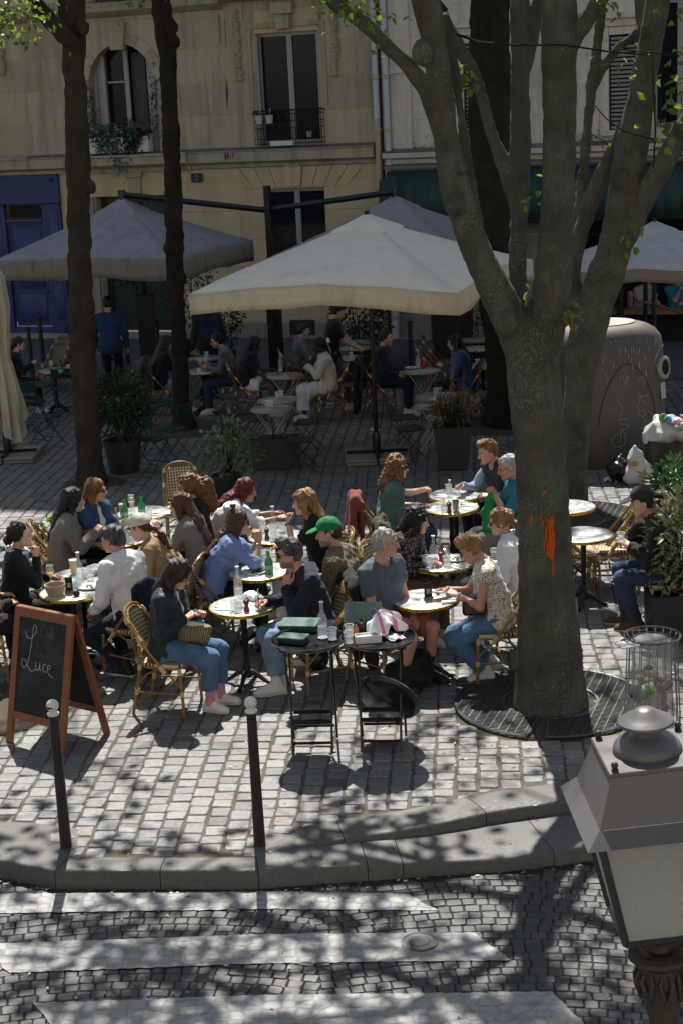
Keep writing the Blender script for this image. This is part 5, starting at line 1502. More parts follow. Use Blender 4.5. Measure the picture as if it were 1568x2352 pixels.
# leafy sprigs that show in the picture
def sprig(root,u,v,Y,n,sp,L,seed,twig=None,mat=M_LEAF):
 rg=np.random.RandomState(seed);c=T3(u,v,Y);P_=c+rg.randn(n,3)*sp;D_=rg.randn(n,3)+np.array([0,-0.3,-0.4])
 me=leaf_mesh(P_-np.array(root.location),D_,rg.uniform(L*0.7,L*1.2,n),rg.uniform(L*0.6,L*0.85,n),mat,'leaf_sprig',seed)
 o=link(bpy.data.objects.new('leaf_sprig',me),root);o["kind"]="stuff"
 if twig:
  b=MB();pts=[T3(a,b_,y)-np.array(root.location) for a,b_,y in twig];b.tube(pts,[0.011*(1-0.6*i/len(pts)) for i in range(len(pts))],5);b.build('twig',M_BARK_D,root)
for a in [(t3,812,18,12.2,16,.05,.075,1),(t3,745,6,12.1,16,.08,.075,2),(t3,860,40,12.2,9,.04,.07,13),(t3,1064,165,12.9,9,.04,.09,3),(t3,1078,190,12.9,7,.035,.08,4),(t3,1214,678,12.4,5,.02,.06,5),(t3,1305,725,12.5,16,.05,.07,6),(t3,1300,745,12.6,8,.04,.07,7),(t4,1455,545,18.2,9,.06,.09,8),(t4,1452,575,18.2,7,.05,.08,9),
(t3,1390,8,12.4,14,.06,.09,10),(t4,1556,215,17.9,26,.13,.12,11),(t4,1545,290,17.9,24,.13,.11,12),(t4,1562,130,17.9,9,.08,.1,14),(t4,1440,140,18.3,10,.12,.07,15),(t3,1232,450,12.9,10,.10,.07,16),(t4,1548,25,17.9,8,.1,.1,20),(t3,900,70,12.2,10,.09,.06,21)]:sprig(*a)
sprig(t3,1385,120,12.3,4,.1,.05,22,[(1040,75,12.9),(1100,95,12.7),(1180,102,12.4),(1300,103,12.3),(1400,118,12.2),(1480,125,12.2)])
sprig(t4,1430,150,18.2,4,.15,.07,23,[(1500,385,18.0),(1505,300,18.0),(1500,200,18.0),(1497,120,18.0)])
sprig(t4,1400,310,18.2,2,.1,.06,24,[(1510,322,18.0),(1430,300,18.0),(1390,270,18.0),(1360,235,18.0)])
sprig(t4,1400,310,18.2,2,.1,.06,25,[(1560,128,18.0),(1500,120,18.0),(1420,112,18.0)])
for u,v,n,sp,sd in ((20,5,110,0.26,31),(95,48,26,0.12,32),(18,42,34,0.16,33),(10,-35,120,0.3,34)):sprig(t1,u,v,21.0,n,sp,0.09,sd)
for u,v,n,sp,sd in ((318,4,10,0.06,36),(300,-12,20,0.2,37),(410,-6,8,0.08,38)):sprig(t2,u,v,25.2,n,sp,0.09,sd)
# ---------------------------------------------------------------- cafe furniture
def mat_bamboo(name,a,b2):
 t=NT(name);co=t.co('Object',(1,1,0.3));n=t.noise(co,40,4);c=t.mix(n,a,b2)
 c=t.mix(t.ramp(t.noise(t.co(),9,3),[(0.5,0),(0.7,0.5)]),c,mul(a,0.6));t.color(c);t.set(rough=0.32,spec=0.5);t.bump(n,0.15,0.003);return t.mat
M_BAM=mat_bamboo('rattan_pole',(0.17,0.095,0.022),(0.30,0.18,0.05))
M_BAMR=mat_bamboo('rattan_pole_red',(0.14,0.055,0.02),(0.26,0.11,0.045))
M_BIND=plain('rattan_binding',(0.50,0.39,0.20),0.5,0,0.2,60,0.3,200)
def mat_weave(name,a,b2,sc=38):
 t=NT(name);co=t.co()
 ck=t.n('ShaderNodeTexChecker');ck.inputs['Scale'].default_value=sc*2;t.l(t.co('UV'),ck.inputs['Vector'])
 c=t.mix(ck.outputs['Fac'],a,b2);c=t.mix(t.ramp(t.noise(co,30,3),[(0.3,0),(0.9,0.4)]),c,mul(a,0.7))
 t.color(c);t.set(rough=0.45,spec=0.4);t.bump(ck.outputs['Fac'],0.5,0.004);return t.mat
def mat_dotweave(name,a,dot,sc):
 """woven mat: rows of dark dots on cream"""
 t=NT(name);co=t.co('UV',(sc,sc,1))
 v=t.n('ShaderNodeTexVoronoi',voronoi_dimensions='2D');v.inputs['Scale'].default_value=1.0;v.inputs['Randomness'].default_value=0.0;t.l(co,v.inputs['Vector'])
 mp=t.co('UV',(sc,sc,1));
 c=t.mix(t.ramp(v.outputs['Distance'],[(0.30,1),(0.36,0)]),a,dot);t.color(c);t.set(rough=0.45,spec=0.4);t.bump(t.ramp(v.outputs['Distance'],[(0.25,0),(0.4,1)]),0.5,0.004);return t.mat
M_WEAVE=mat_dotweave('rattan_weave',(0.52,0.42,0.23),(0.06,0.018,0.012),30)
M_WEAVEB=mat_dotweave('rattan_weave_black',(0.50,0.42,0.25),(0.012,0.010,0.010),30)
M_WEAVEG=mat_dotweave('rattan_weave_olive',(0.16,0.14,0.06),(0.04,0.03,0.015),30)
def uvbuild(b,name,mat,par,axes=(0,1)):
 o=b.build(name,mat,par);me=o.data;uv=me.uv_layers.new(name='UVMap')
 co=[v.co for v in me.vertices];d=[]
 for l in me.loops:c=co[l.vertex_index];d+=[c[axes[0]],c[axes[1]]]
 uv.data.foreach_set('uv',d);return o
def make_rattan(pole,weave,name='rattan_chair'):
 root=empty(name,(0,0,-50))
 out=[]
 for a in np.linspace(0,2*math.pi,28,endpoint=False):
  ca,sa=math.cos(a),math.sin(a);e=4.5
  x=0.02+0.215*np.sign(ca)*abs(ca)**(2/e);wd=0.215+0.02*(x-0.02)/0.215
  out.append((x,wd*np.sign(sa)*abs(sa)**(2/e)))
 b=MB()
 for sc,z in ((0.985,0.435),(1.0,0.442),(1.0,0.458),(0.975,0.466)):b.v+=[(0.02+(x-0.02)*sc,y*sc,z) for x,y in out]
 n=28
 for r in range(3):
  for j in range(n):b.f.append((r*n+j,r*n+(j+1)%n,(r+1)*n+(j+1)%n,(r+1)*n+j));b.m.append(0)
 b.f+=[tuple(range(n))[::-1],tuple(range(3*n,4*n))];b.m+=[0,0]
 uvbuild(b,'seat',weave,root)
 for s_ in (1,-1):
  b=MB();b.tube([(0.195,s_*0.205,0.44),(0.21,s_*0.212,0.22),(0.215,s_*0.216,0.0)],0.0145,8);b.build('leg',pole,root)
  b=MB();b.tube([(-0.165,s_*0.185,0.62),(-0.165,s_*0.19,0.44),(-0.205,s_*0.198,0.22),(-0.255,s_*0.205,0.0)],0.0145,8);b.build('leg',pole,root)
 b=MB();b.tube([(x*0.93+0.002,y*0.93,0.425) for x,y in out],0.011,6,closed=True);b.build('seat_frame',pole,root)
 hp=[]
 for s_ in (1,-1):
  q=[(0.06,s_*0.225,0.40),(0.02,s_*0.222,0.47),(-0.09,s_*0.212,0.60),(-0.20,s_*0.198,0.745),(-0.262,s_*0.185,0.83),(-0.292,s_*0.14,0.885),(-0.305,s_*0.07,0.912)]
  hp+=q if s_>0 else [(-0.307,0,0.918)]+q[::-1]
 b=MB();b.tube(hp,0.014,8);b.build('back_hoop',pole,root)
 ip=[(x+0.018,y*0.86,0.40+(z-0.40)*0.965) for x,y,z in hp][1:-1]
 b=MB();b.tube(ip,0.009,6);b.build('inner_hoop',pole,root)
 b=MB();rows=[]
 for i in range(9):
  z=0.50+0.375*i/8;x=np.interp(z,[0.47,0.60,0.745,0.83,0.885,0.912],[0.03,-0.085,-0.195,-0.255,-0.285,-0.30]);x=-0.165-(z-0.5)*0.35
  wd=np.interp(z,[0.5,0.75,0.83,0.885,0.90],[0.178,0.172,0.158,0.11,0.03])
  rows.append([(x+0.035*(j/4-1)**2*1.0,wd*(j/4-1),z) for j in range(9)])
 b.grid(rows);o=uvbuild(b,'backrest',weave,root,(1,2));m_=o.modifiers.new('thick','SOLIDIFY');m_.thickness=0.01
 b=MB()
 for s_ in (1,-1):
  b.tube([(0.21,s_*0.212,0.20),(-0.20,s_*0.198,0.20)],0.009,6)
  b.tube([(0.205,s_*0.21,0.26),(0.10,s_*0.205,0.37),(0.0,s_*0.2,0.41)],0.008,6);b.tube([(-0.19,s_*0.196,0.28),(-0.10,s_*0.2,0.37),(0.0,s_*0.2,0.41)],0.008,6)
 b.tube([(0.0,0.205,0.20),(0.0,-0.205,0.20)],0.009,6);b.tube([(0.205,0.21,0.30),(0.205,0.0,0.40),(0.205,-0.21,0.30)],0.008,6)
 b.build('stretcher',pole,root)
 b=MB()
 def wrap(p,q,r=0.019):b.tube([p,q],r,8)
 for s_ in (1,-1):
  wrap((0.196,s_*0.205,0.435),(0.199,s_*0.207,0.375));wrap((0.207,s_*0.212,0.225),(0.209,s_*0.213,0.18));wrap((-0.165,s_*0.19,0.45),(-0.172,s_*0.191,0.40));wrap((-0.200,s_*0.197,0.235),(-0.212,s_*0.2,0.18))
  wrap((0.075,s_*0.224,0.39),(0.03,s_*0.222,0.45),0.022);wrap((-0.13,s_*0.206,0.655),(-0.165,s_*0.201,0.70),0.019);wrap((-0.245,s_*0.188,0.805),(-0.272,s_*0.175,0.85),0.021)
 b.build('binding',M_BIND,root)
 return root
CHAIRS={'red':make_rattan(M_BAM,M_WEAVE),'black':make_rattan(M_BAM,M_WEAVEB),'olive':make_rattan(M_BAMR,M_WEAVEG)}
def slat_chair(metal,slat):
 root=empty('folding_chair',(0,0,-50))
 for z in (0.70,0.80):
  b=MB();b.box((-0.20-(z-0.46)*0.22,0,z),(0.012,0.40,0.075),Matrix.Rotation(R(-12),3,'Y'),0.003);b.build('back_slat',slat,root)
 for i in range(6):
  b=MB();b.box((-0.17+i*0.065,0,0.455),(0.052,0.39,0.012),None,0.003);b.build('seat_slat',slat,root)
 for s_ in (1,-1):
  b=MB();b.tube([(-0.29,s_*0.19,0.86),(-0.19,s_*0.19,0.46),(0.22,s_*0.19,0.0)],0.011,6,flat=0.6);b.build('leg',metal,root)
  b=MB();b.tube([(0.19,s_*0.165,0.45),(0.02,s_*0.165,0.25),(-0.23,s_*0.165,0.0)],0.011,6,flat=0.6);b.build('leg',metal,root)
 b=MB();b.tube([(0.12,0.19,0.11),(0.12,-0.19,0.11)],0.007,5);b.tube([(-0.13,0.165,0.11),(-0.13,-0.165,0.11)],0.007,5);b.tube([(-0.19,0.17,0.44),(0.19,0.17,0.445)],0.008,5);b.tube([(-0.19,-0.17,0.44),(0.19,-0.17,0.445)],0.008,5);b.build('stretcher',metal,root)
 return root
M_GRN=plain('metal_green',(0.010,0.050,0.032),0.4,0,0.2,14,0.05);M_BLK=plain('metal_black',(0.014,0.014,0.015),0.35,0.2,0.2,14,0.05);M_OLV=plain('slat_olive',(0.035,0.036,0.025),0.5,0,0.2,14,0.1)
CHAIRS['green']=slat_chair(M_GRN,M_GRN);CHAIRS['fblack']=slat_chair(M_BLK,M_OLV)
def mat_marble():
 t=NT('marble');co=t.wco();n=t.n('ShaderNodeTexNoise');n.inputs['Scale'].default_value=3.2;n.inputs['Detail'].default_value=7;n.inputs['Distortion'].default_value=1.6;t.l(co,n.inputs['Vector'])
 a=t.math('ABSOLUTE',t.math('SUBTRACT',n.outputs['Fac'],0.5));c=t.mix(t.ramp(a,[(0.0,1),(0.025,0.35),(0.08,0)]),(0.62,0.63,0.62),(0.24,0.27,0.29))
 c=t.mix(t.ramp(t.noise(co,2,4),[(0.45,0),(0.7,0.5)]),c,(0.46,0.49,0.49));t.color(c);t.set(rough=0.16,spec=0.5);return t.mat
M_MARBLE=mat_marble();M_BRASS=plain('brass',(0.45,0.31,0.09),0.28,0.9,0.2,30,0.05);M_CAST=plain('cast_iron',(0.012,0.012,0.013),0.4,0.3,0.3,40,0.2)
M_TCREAM=plain('table_cream',(0.42,0.40,0.32),0.4,0,0.1,10,0.05);M_TGREY=plain('table_greenish',(0.30,0.31,0.27),0.35,0,0.1,10,0.05);M_TGRN=plain('table_green',(0.01,0.045,0.03),0.3,0,0.1,10,0.05)
def make_bistro(top,rimm):
 root=empty('bistro_table',(0,0,-50))
 b=MB();b.lathe([(0.292,0.708),(0.292,0.734),(0.288,0.737)],40);b.build('tabletop',top,root)
 b=MB();b.lathe([(0.290,0.702),(0.303,0.704),(0.307,0.718),(0.305,0.732),(0.298,0.7375),(0.2925,0.7375)],40,capb=False,capt=False);b.build('rim',rimm,root)
 b=MB();b.lathe([(0.10,0.700),(0.10,0.69),(0.045,0.66),(0.027,0.60),(0.025,0.45),(0.032,0.40),(0.025,0.36),(0.025,0.20),(0.04,0.15),(0.055,0.11),(0.05,0.07)],14);b.build('column',M_CAST,root)
 for i in range(4):
  a=math.pi/4+i*math.pi/2;c,s_=math.cos(a),math.sin(a)
  b=MB();b.tube([(c*r,s_*r,z) for r,z in ((0.03,0.12),(0.08,0.105),(0.14,0.06),(0.19,0.03),(0.235,0.02))],[0.03,0.026,0.02,0.018,0.024],7);b.build('leg',M_CAST,root)
 return root
def make_fold(mat,topm):
 root=empty('folding_table',(0,0,-50))
 b=MB();b.lathe([(0.298,0.700),(0.303,0.704),(0.303,0.722),(0.296,0.727)],36);b.build('tabletop',topm,root)
 for s_ in (1,-1):
  for q in (1,-1):
   b=MB();b.tube([(q*0.23,s_*0.17,0.70),(q* -0.22,s_*(0.17 if q>0 else 0.145),0.0)],0.012,6,flat=0.6);b.build('leg',mat,root)
 b=MB()
 for q in (1,-1):b.tube([(q*0.15,0.17,0.11),(q*0.15,-0.17,0.11)],0.008,5)
 b.tube([(0.0,0.17,0.355),(0,-0.17,0.355)],0.006,5);b.build('stretcher',mat,root)
 return root
TABLES={'marble':make_bistro(M_MARBLE,M_BRASS),'fold':make_fold(M_TCREAM,M_TGREY),'foldgreen':make_fold(M_GRN,M_TGRN),'round':make_bistro(M_TGREY,M_BRASS)}
PROTO=list(CHAIRS.values())+list(TABLES.values())
reg(None)
_first={}
def place(proto,loc,rz,label,cat,group):
 """the first one is the prototype itself, the others are copies"""
 z=loc[2] if len(loc)>2 else 0.0
 if proto.name not in _first:
  _first[proto.name]=1;o=proto
  # keep an unmoved source for later copies: copies read only its children
 else:
  o=proto.copy();COL.objects.link(o)
  for ch in CH.get(proto.name,[]):
   c=ch.copy();COL.objects.link(c);c.parent=o
 o.location=(loc[0],loc[1],z);o.rotation_euler=(0,0,rz)
 return tag(o,label,cat,group)
def chair(kind,x,y,phi,label):
 g={'green':'green folding garden chairs','fblack':'black folding slat chairs'}.get(kind,'rattan bistro chairs')
 return place(CHAIRS[kind],(x,y,0),R(phi),label,'chair',g)
TAB={}
def table(key,uv,kind,label,h=0.73,rz=0.0):
 p=G(uv[0],uv[1],h);TAB[key]=Vector((p.x,p.y,0.738 if kind in ('marble','round') else 0.727))
 return place(TABLES[kind],(p.x,p.y,0),rz,label,'table',{'marble':'round marble bistro tables','fold':'cream folding tables'}.get(kind,'small cafe tables'))
for k_,uv,kind,lab,rz in [
('A1',(165,1359),'marble','marble bistro table with bread basket and plate nearest the chalkboard',0.3),
('A2',(186,1324),'marble','marble bistro table holding a bowl and bottle, pushed behind the bread basket table',0.1),
('B1',(331,1178),'marble','marble bistro table with beer glass and green bottles, farthest of its row of three',0.5),
('B2',(308,1207),'marble','marble bistro table in the middle of the row of three behind the white cap',0.2),
('B3',(275,1240),'marble','marble bistro table between grey haired man and beige cap',0.4),
('C1',(637,1233),'marble','marble bistro table with tall carafe under the leaning red haired woman',0.1),
('C2',(596,1313),'marble','marble bistro table with green bottle in front of woman in blue shirt',0.6),
('D',(558,1392),'marble','marble bistro table with pepper mill between the writing man and zebra bag',0.5),
('E1',(1045,1137),'marble','marble bistro table under two hands meeting over a glass',0.2),
('E2',(1035,1166),'marble','marble bistro table with pepper mill and folded napkin beside green bag',0.7),
('F',(1012,1293),'marble','marble bistro table with carafe and jug before the snake print blouse',0.3),
('Gt',(975,1377),'marble','nearly empty marble bistro table with a small black menu stand',0.55),
('H1',(1302,1164),'marble','empty marble bistro table half hidden by the forked tree, the farther one',0.0),
('H2',(1339,1228),'marble','empty marble bistro table in front of the man in a black cap',0.4),
('P',(125,850),'round','cafe table with green bottle and wine glass near the closed parasol',0.2),
('Q1',(466,852),'round','shaded cafe table with glasses before the man in a grey jacket',0.2),
('Q2',(471,822),'round','shaded set cafe table behind the man in a grey jacket',0.4),
('Q3',(476,807),'round','farthest shaded cafe table near the walking figure',0.1),
('R',(655,861),'fold','folding table with two pizzas under the white parasol',0.1),
('S1',(623,937),'fold','cream folding table set for two just above the black planter box',0.05),
('S2',(637,917),'fold','cream folding table set for two close to the white skirt',0.1),
('T',(968,850),'fold','folding table with red can and bottle under the parasol',0.05),
('U1',(998,928),'fold','cream folding table set for two beside the dry grass planter',0.05),
('U2',(1000,908),'fold','cream folding table set for two behind its twin by the dry grass planter',0.1),
('V',(1108,840),'round','shaded cafe table right of the woman in a denim jacket',0.1),
('W1',(1089,780),'round','far stacked cafe table near the building right of dark haired woman',0.1),('W2',(1089,800),'round','far cafe table in front of the stacked chairs',0.1),
('X1',(814,799),'round','far cafe table where the waiter in black sets a plate',0.1),('X2',(822,784),'round','farthest cafe table with a white cloth beyond the waiter',0.1),('X3',(800,822),'round','far cafe table between the waiter and the seated man in navy',0.1),
('Y',(352,923),'foldgreen','small green folding table behind the bushy potted plant',0.2),('Y2',(85,880),'foldgreen','small green folding table beside the closed parasol',0.2)]:
 table(k_,uv,kind,lab,0.73,rz)
 # serving trays on tall folding stands
M_CHROME=plain('tray_steel',(0.20,0.20,0.20),0.18,0.85,0.2,14,0.04);M_TRAYB=plain('tray_black',(0.016,0.016,0.017),0.22,0.2,0.2,10,0.05)
def tray_stand(x,y,rz,label,h=0.90):
 root=empty('tray_stand',(x,y,0),rz,label,'tray stand','folding tray stands')
 for s_ in (1,-1):
  b=MB();b.tube([(s_*0.155,-0.17,0.02),(s_*0.165,0.10,h-0.04)],0.013,7,flat=0.8);b.build('leg',M_TRAYB,root)
  b=MB();b.tube([(s_*0.175,0.17,0.02),(s_*0.185,-0.10,h-0.04)],0.013,7,flat=0.8);b.build('leg',M_TRAYB,root)
 b=MB()
 for q,zz in ((-1,0.10),(1,0.14),(-1,0.26),(1,0.28)):
  yy=q*(0.17-0.27*(zz/(h-0.04)));b.box((0,yy,zz),(0.32,0.012,0.035 if zz>0.2 else 0.02))
 for q in (1,-1):b.box((0,q*0.11,h-0.03),(0.44,0.022,0.03))
 b.build('crossbar',M_TRAYB,root);return root
def round_tray(x,y,z,label,r=0.293,rim=None):
 root=empty('serving_tray',(x,y,z),0,label,'tray','round serving trays')
 b=MB();b.lathe([(0.02,0.0),(r-0.03,0.0),(r-0.01,0.012),(r,0.034),(r+0.004,0.036),(r-0.004,0.022),(r-0.02,0.008),(0.02,0.006)],44);b.build('dish',M_TRAYB,root)
 b=MB();b.tube([((r+0.002)*math.cos(a),(r+0.002)*math.sin(a),0.036) for a in np.linspace(0,2*math.pi,44,endpoint=False)],0.005,6,closed=True);b.build('rim',M_CHROME,root)
 return root
tp1=G(708,1468,0.92);tp2=G(868,1463,0.92)
tray_stand(tp1.x,tp1.y,R(-4),'black folding stand carrying the tray with green menus')
tray_stand(tp2.x,tp2.y,R(-6),'black folding stand carrying the tray with a tea towel, spare tray leaning in its legs')
round_tray(tp1.x,tp1.y,0.888,'round black serving tray loaded with green menus and a bottle')
round_tray(tp2.x,tp2.y,0.888,'round black serving tray with striped tea towel and sauces')
o=round_tray(tp2.x+0.03,tp2.y+0.07,0.42,'spare black tray leaning inside the legs of its stand',0.26);o.rotation_euler=(R(-50),R(38),0);o.location=(tp2.x+0.05,tp2.y+0.06,0.36)
# parasols
def mat_canvas(name,a,b2,dirt):
 t=NT(name);co=t.wco();n=t.noise(co,1.6,5,0.6);c=t.mix(n,a,b2);c=t.mix(t.ramp(t.noise(t.wco((1,1,0.3)),5,5,0.7),[(0.50,0),(0.72,0.5)]),c,dirt)
 c=t.mix(t.ramp(t.noise(co,16,3,0.6),[(0.66,0),(0.74,0.5)]),c,mul(dirt,0.7))
 t.color(c);t.set(rough=0.85,spec=0.15);t.bump(t.noise(co,4.5,5),0.6,0.05)
 tr=t.n('ShaderNodeBsdfTranslucent');t.l(c,tr.inputs[0]);mx=t.n('ShaderNodeMixShader');mx.inputs[0].default_value=0.25
 t.l(t.b.outputs[0],mx.inputs[1]);t.l(tr.outputs[0],mx.inputs[2]);t.l(mx.outputs[0],t.t.nodes['Material Output'].inputs[0]);return t.mat
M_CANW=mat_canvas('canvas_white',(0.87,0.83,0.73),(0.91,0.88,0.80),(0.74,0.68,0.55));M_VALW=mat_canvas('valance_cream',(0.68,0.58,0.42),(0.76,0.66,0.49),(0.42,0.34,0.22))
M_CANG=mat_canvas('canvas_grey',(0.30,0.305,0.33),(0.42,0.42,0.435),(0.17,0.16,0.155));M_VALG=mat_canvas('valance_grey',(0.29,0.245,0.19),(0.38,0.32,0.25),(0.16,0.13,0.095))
M_CANC=mat_canvas('canvas_cream',(0.60,0.53,0.39),(0.68,0.61,0.47),(0.42,0.35,0.24))
def canopy(root,W,D_,ze,zp,rz,can,val,drop=0.22,corner=0.0,vh=0.9):
 """square canopy: eight panels sagging between the ribs, a cap at the top, valance round the edge"""
 Rm=rotz(rz);n,m_=8,8;P_= lambda x,y,z:tuple(Rm@Vector((x,y,0))+Vector((0,0,z)))
 per=[]
 for sx,sy,ex,ey in ((1,-1,1,1),(1,1,-1,1),(-1,1,-1,-1),(-1,-1,1,-1)):
  for i in range(n):
   t=i/n;per.append((sx+(ex-sx)*t,sy+(ey-sy)*t,abs(2*t-1),t))
 b=MB();rows=[]
 for j in range(m_+1):
  f=0.05+0.95*j/m_;row=[]
  for (x,y,q,t) in per:
   sag=0.05*f*abs(math.sin(2*math.pi*t))*f
   ez=ze-corner*max(0,q*2-1)*1.0
   z=zp+(ez-zp)*(f**0.92)-sag
   row.append(P_(x*W/2*f,y*D_/2*f,z))
  rows.append(row+[row[0]])
 b.grid(rows);c=b.build('canopy',can,root);mo=c.modifiers.new('thick','SOLIDIFY');mo.thickness=0.004
 b=MB();r2=[]
 rg=np.random.RandomState(int(W*100))
 for k_ in range(4):
  row=[]
  for i,(x,y,q,t) in enumerate(per):
   ez=ze-corner*max(0,q*2-1)-0.05*abs(math.sin(2*math.pi*t));o=1+(0.012*math.sin(i*2.3)+0.006)*k_/3
   row.append(P_(x*W/2*o,y*D_/2*o,ez-drop*k_/3*(1+0.06*math.sin(i*1.7))+0.002))
  r2.append(row+[row[0]])
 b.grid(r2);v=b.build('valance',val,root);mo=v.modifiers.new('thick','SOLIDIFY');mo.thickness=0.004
 b=MB();rows=[]
 for f,dz in ((0.012,0.055),(0.10,0.035),(0.20,0.012),(0.215,-0.012)):
  rows.append([P_(x*W/2*f,y*D_/2*f,zp+(ze-zp)*(f**0.92)+dz-0.02*abs(math.sin(2*math.pi*t))*f) for x,y,q,t in per]);rows[-1].append(rows[-1][0])
 b.grid(rows);b.build('vent_cap',can,root)
 b=MB();b.tube([(0,0,zp+0.02),(0,0,zp+0.09)],[0.045,0.03],8);b.build('finial',M_IRON,root)
 for i in range(8):
  x,y,q,t=per[i*4];b=MB();b.tube([P_(0,0,zp-0.12),P_(x*W/2*0.97,y*D_/2*0.97,ze-corner*max(0,q*2-1)-0.06)],0.012,5);b.build('rib',M_TRAYB,root)
M_SLABS=plain('slab_stone',(0.23,0.21,0.175),0.85,0,0.3,14,0.3,60)
def base_slabs(root,s_=0.46,h=0.09):
 for x in (-1,1):
  for y in (-1,1):
   for k_ in range(2):
    b=MB();b.box((x*s_/2*1.02,y*s_/2*1.02,h/4+k_*h/2+0.001),(s_*0.97,s_*0.97,h/2-0.003),None,0.012);b.build('base_slab',M_SLABS,root)
 b=MB();b.box((0,0,h+0.02),(s_*1.9,0.06,0.03));b.box((0,0,h+0.022),(0.06,s_*1.9,0.03));b.lathe([(0.06,h),(0.06,h+0.25),(0.045,h+0.3)],12);b.build('base_frame',M_TRAYB,root)
pp=G(880,1052)
pr=empty('parasol',(pp.x-0.09,pp.y,0),0,'big white square parasol on a centre pole, the nearest one','parasol')
b=MB();b.tube([(0,0,0.1),(0,0,3.4)],[0.034,0.03],12);b.build('pole',M_TRAYB,pr);base_slabs(pr)
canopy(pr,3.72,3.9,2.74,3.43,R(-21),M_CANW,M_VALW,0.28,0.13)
# double parasol on a mast
mp=G(638,862);mr=empty('double_parasol',(mp.x,mp.y,0),R(-20.5),'black steel mast with two raised arms carrying grey canopies','parasol')
b=MB();b.box((0,0,1.0),(0.24,0.2,2.0),None,0.01);b.box((0,0,2.02),(0.34,0.3,0.24),None,0.01);b.build('mast_box',M_TRAYB,mr)
b=MB();b.box((0,0,2.8),(0.11,0.11,1.5));b.build('mast',M_TRAYB,mr)
for s_ in (-0.012,0.10):
 b=MB();b.box((s_-0.02,-0.102,1.66),(0.07,0.006,0.22));b.build('notice',plain('notice_paper',(0.32,0.33,0.34),0.5),mr)
e1,e2=TY(280,446,mp.y-0.2),TY(905,440,mp.y-0.2);top=TY(612,482,mp.y)
for e,nm in ((e1,'arm'),(e2,'arm')):
 a=mr.matrix_basis.inverted() if False else None
 M_=Matrix.Translation(mr.location)@Matrix.Rotation(R(-20.5),4,'Z');q=M_.inverted()@e;p0=M_.inverted()@top
 b=MB();b.tube([p0,q],0.055,4);b.tube([q+Vector((0,0,0.08)),q-Vector((0,0,0.12))],0.07,6);b.build(nm,M_TRAYB,mr)
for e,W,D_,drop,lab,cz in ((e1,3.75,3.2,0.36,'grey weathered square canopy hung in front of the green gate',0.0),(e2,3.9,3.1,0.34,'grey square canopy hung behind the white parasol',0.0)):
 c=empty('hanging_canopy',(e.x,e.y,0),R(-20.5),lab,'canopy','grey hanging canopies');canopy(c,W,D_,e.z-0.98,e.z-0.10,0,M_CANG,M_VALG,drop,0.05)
pq2=TY(1502,513,26.0);c=empty('parasol',(pq2.x,pq2.y,0),R(-20.5),'grey parasol in front of the open cafe counter','parasol');b=MB();b.tube([(0,0,0),(0,0,pq2.z)],0.035,10);b.build('pole',M_TRAYB,c)
canopy(c,3.1,3.0,pq2.z-0.55,pq2.z,0,mat_canvas('canvas_pale',(0.50,0.51,0.54),(0.62,0.62,0.64),(0.36,0.34,0.32)),M_VALG,0.2,0.03)
# closed parasol
cp=G(20,1052);cr=empty('closed_parasol',(cp.x,cp.y,0),0,'cream parasol folded and tied round its pole','parasol');base_slabs(cr)
b=MB();b.tube([(0,0,0.1),(0,0,3.1)],0.034,10);b.build('pole',M_TRAYB,cr)
b=MB();rows=[]
for i in range(29):
 z=0.42+2.6*i/28;base_r=np.interp(z,[0.42,0.9,1.45,1.55,1.7,2.3,2.75,3.02],[0.27,0.25,0.165,0.14,0.16,0.20,0.17,0.03]);row=[]
 for j in range(72):
  a=2*math.pi*j/72;fold=0.24*math.sin(a*9+0.6*math.sin(z*3))+0.14*math.sin(a*17+z*2);r_=base_r*(1+fold*np.interp(z,[0.4,1.5,1.6,3],[1.1,0.5,0.5,0.7]))
  zz=z+(np.interp(z,[0.42,0.8,1.2],[1,0.6,0])*(0.20*math.sin(a*3+1)+0.09*math.sin(a*5)))
  row.append((r_*math.cos(a),r_*math.sin(a),zz))
 rows.append(row+[row[0]])
b.grid(rows);b.build('folded_canopy',M_CANC,cr)
b=MB();b.tube([(0.168*math.cos(a),0.168*math.sin(a),1.53+0.008*math.sin(a)) for a in np.linspace(0,2*math.pi,24,endpoint=False)],0.014,6,closed=True,flat=0.4);b.build('tie',M_CANC,cr)
# ---------------------------------------------------------------- the people and their chairs
C=cloth
BLK=C('black',(0.012,0.012,0.014));BLK2=C('black_wool',(0.016,0.016,0.018),pat='fuzzy');NAVY=C('navy',(0.014,0.018,0.032));WHITE=C('white_shirt',(0.70,0.70,0.72),0.8,0.05)
DEN=C('denim',(0.055,0.10,0.19),pat='denim',c2=(0.12,0.19,0.30));DENL=C('denim_pale',(0.11,0.17,0.26),pat='denim',c2=(0.24,0.32,0.42));DEND=C('denim_dark',(0.022,0.035,0.075),pat='denim');DENJ=C('denim_jacket',(0.025,0.05,0.11),pat='denim')
TAUPE=C('taupe_wool',(0.22,0.185,0.16),pat='fuzzy');GREYJ=C('grey_jacket',(0.17,0.16,0.145));TAN=C('tan_jacket',(0.26,0.17,0.085));BLUE=C('blue_shirt',(0.17,0.24,0.47),0.8,0.08);PLAID=C('plaid',(0.075,0.055,0.035),pat='plaid',c2=(0.22,0.18,0.12))
TEALG=C('teal_green',(0.075,0.135,0.12));TEAL=C('teal',(0.02,0.17,0.21));SNAKE=C('snake',(0.20,0.17,0.15),pat='snake',c2=(0.018,0.016,0.016));POLO=C('polo_blue',(0.085,0.105,0.145));POLOC=C('polo_collar',(0.15,0.21,0.30));SPOTS=C('spots',(0.62,0.58,0.50),pat='spots',c2=(0.018,0.018,0.026))
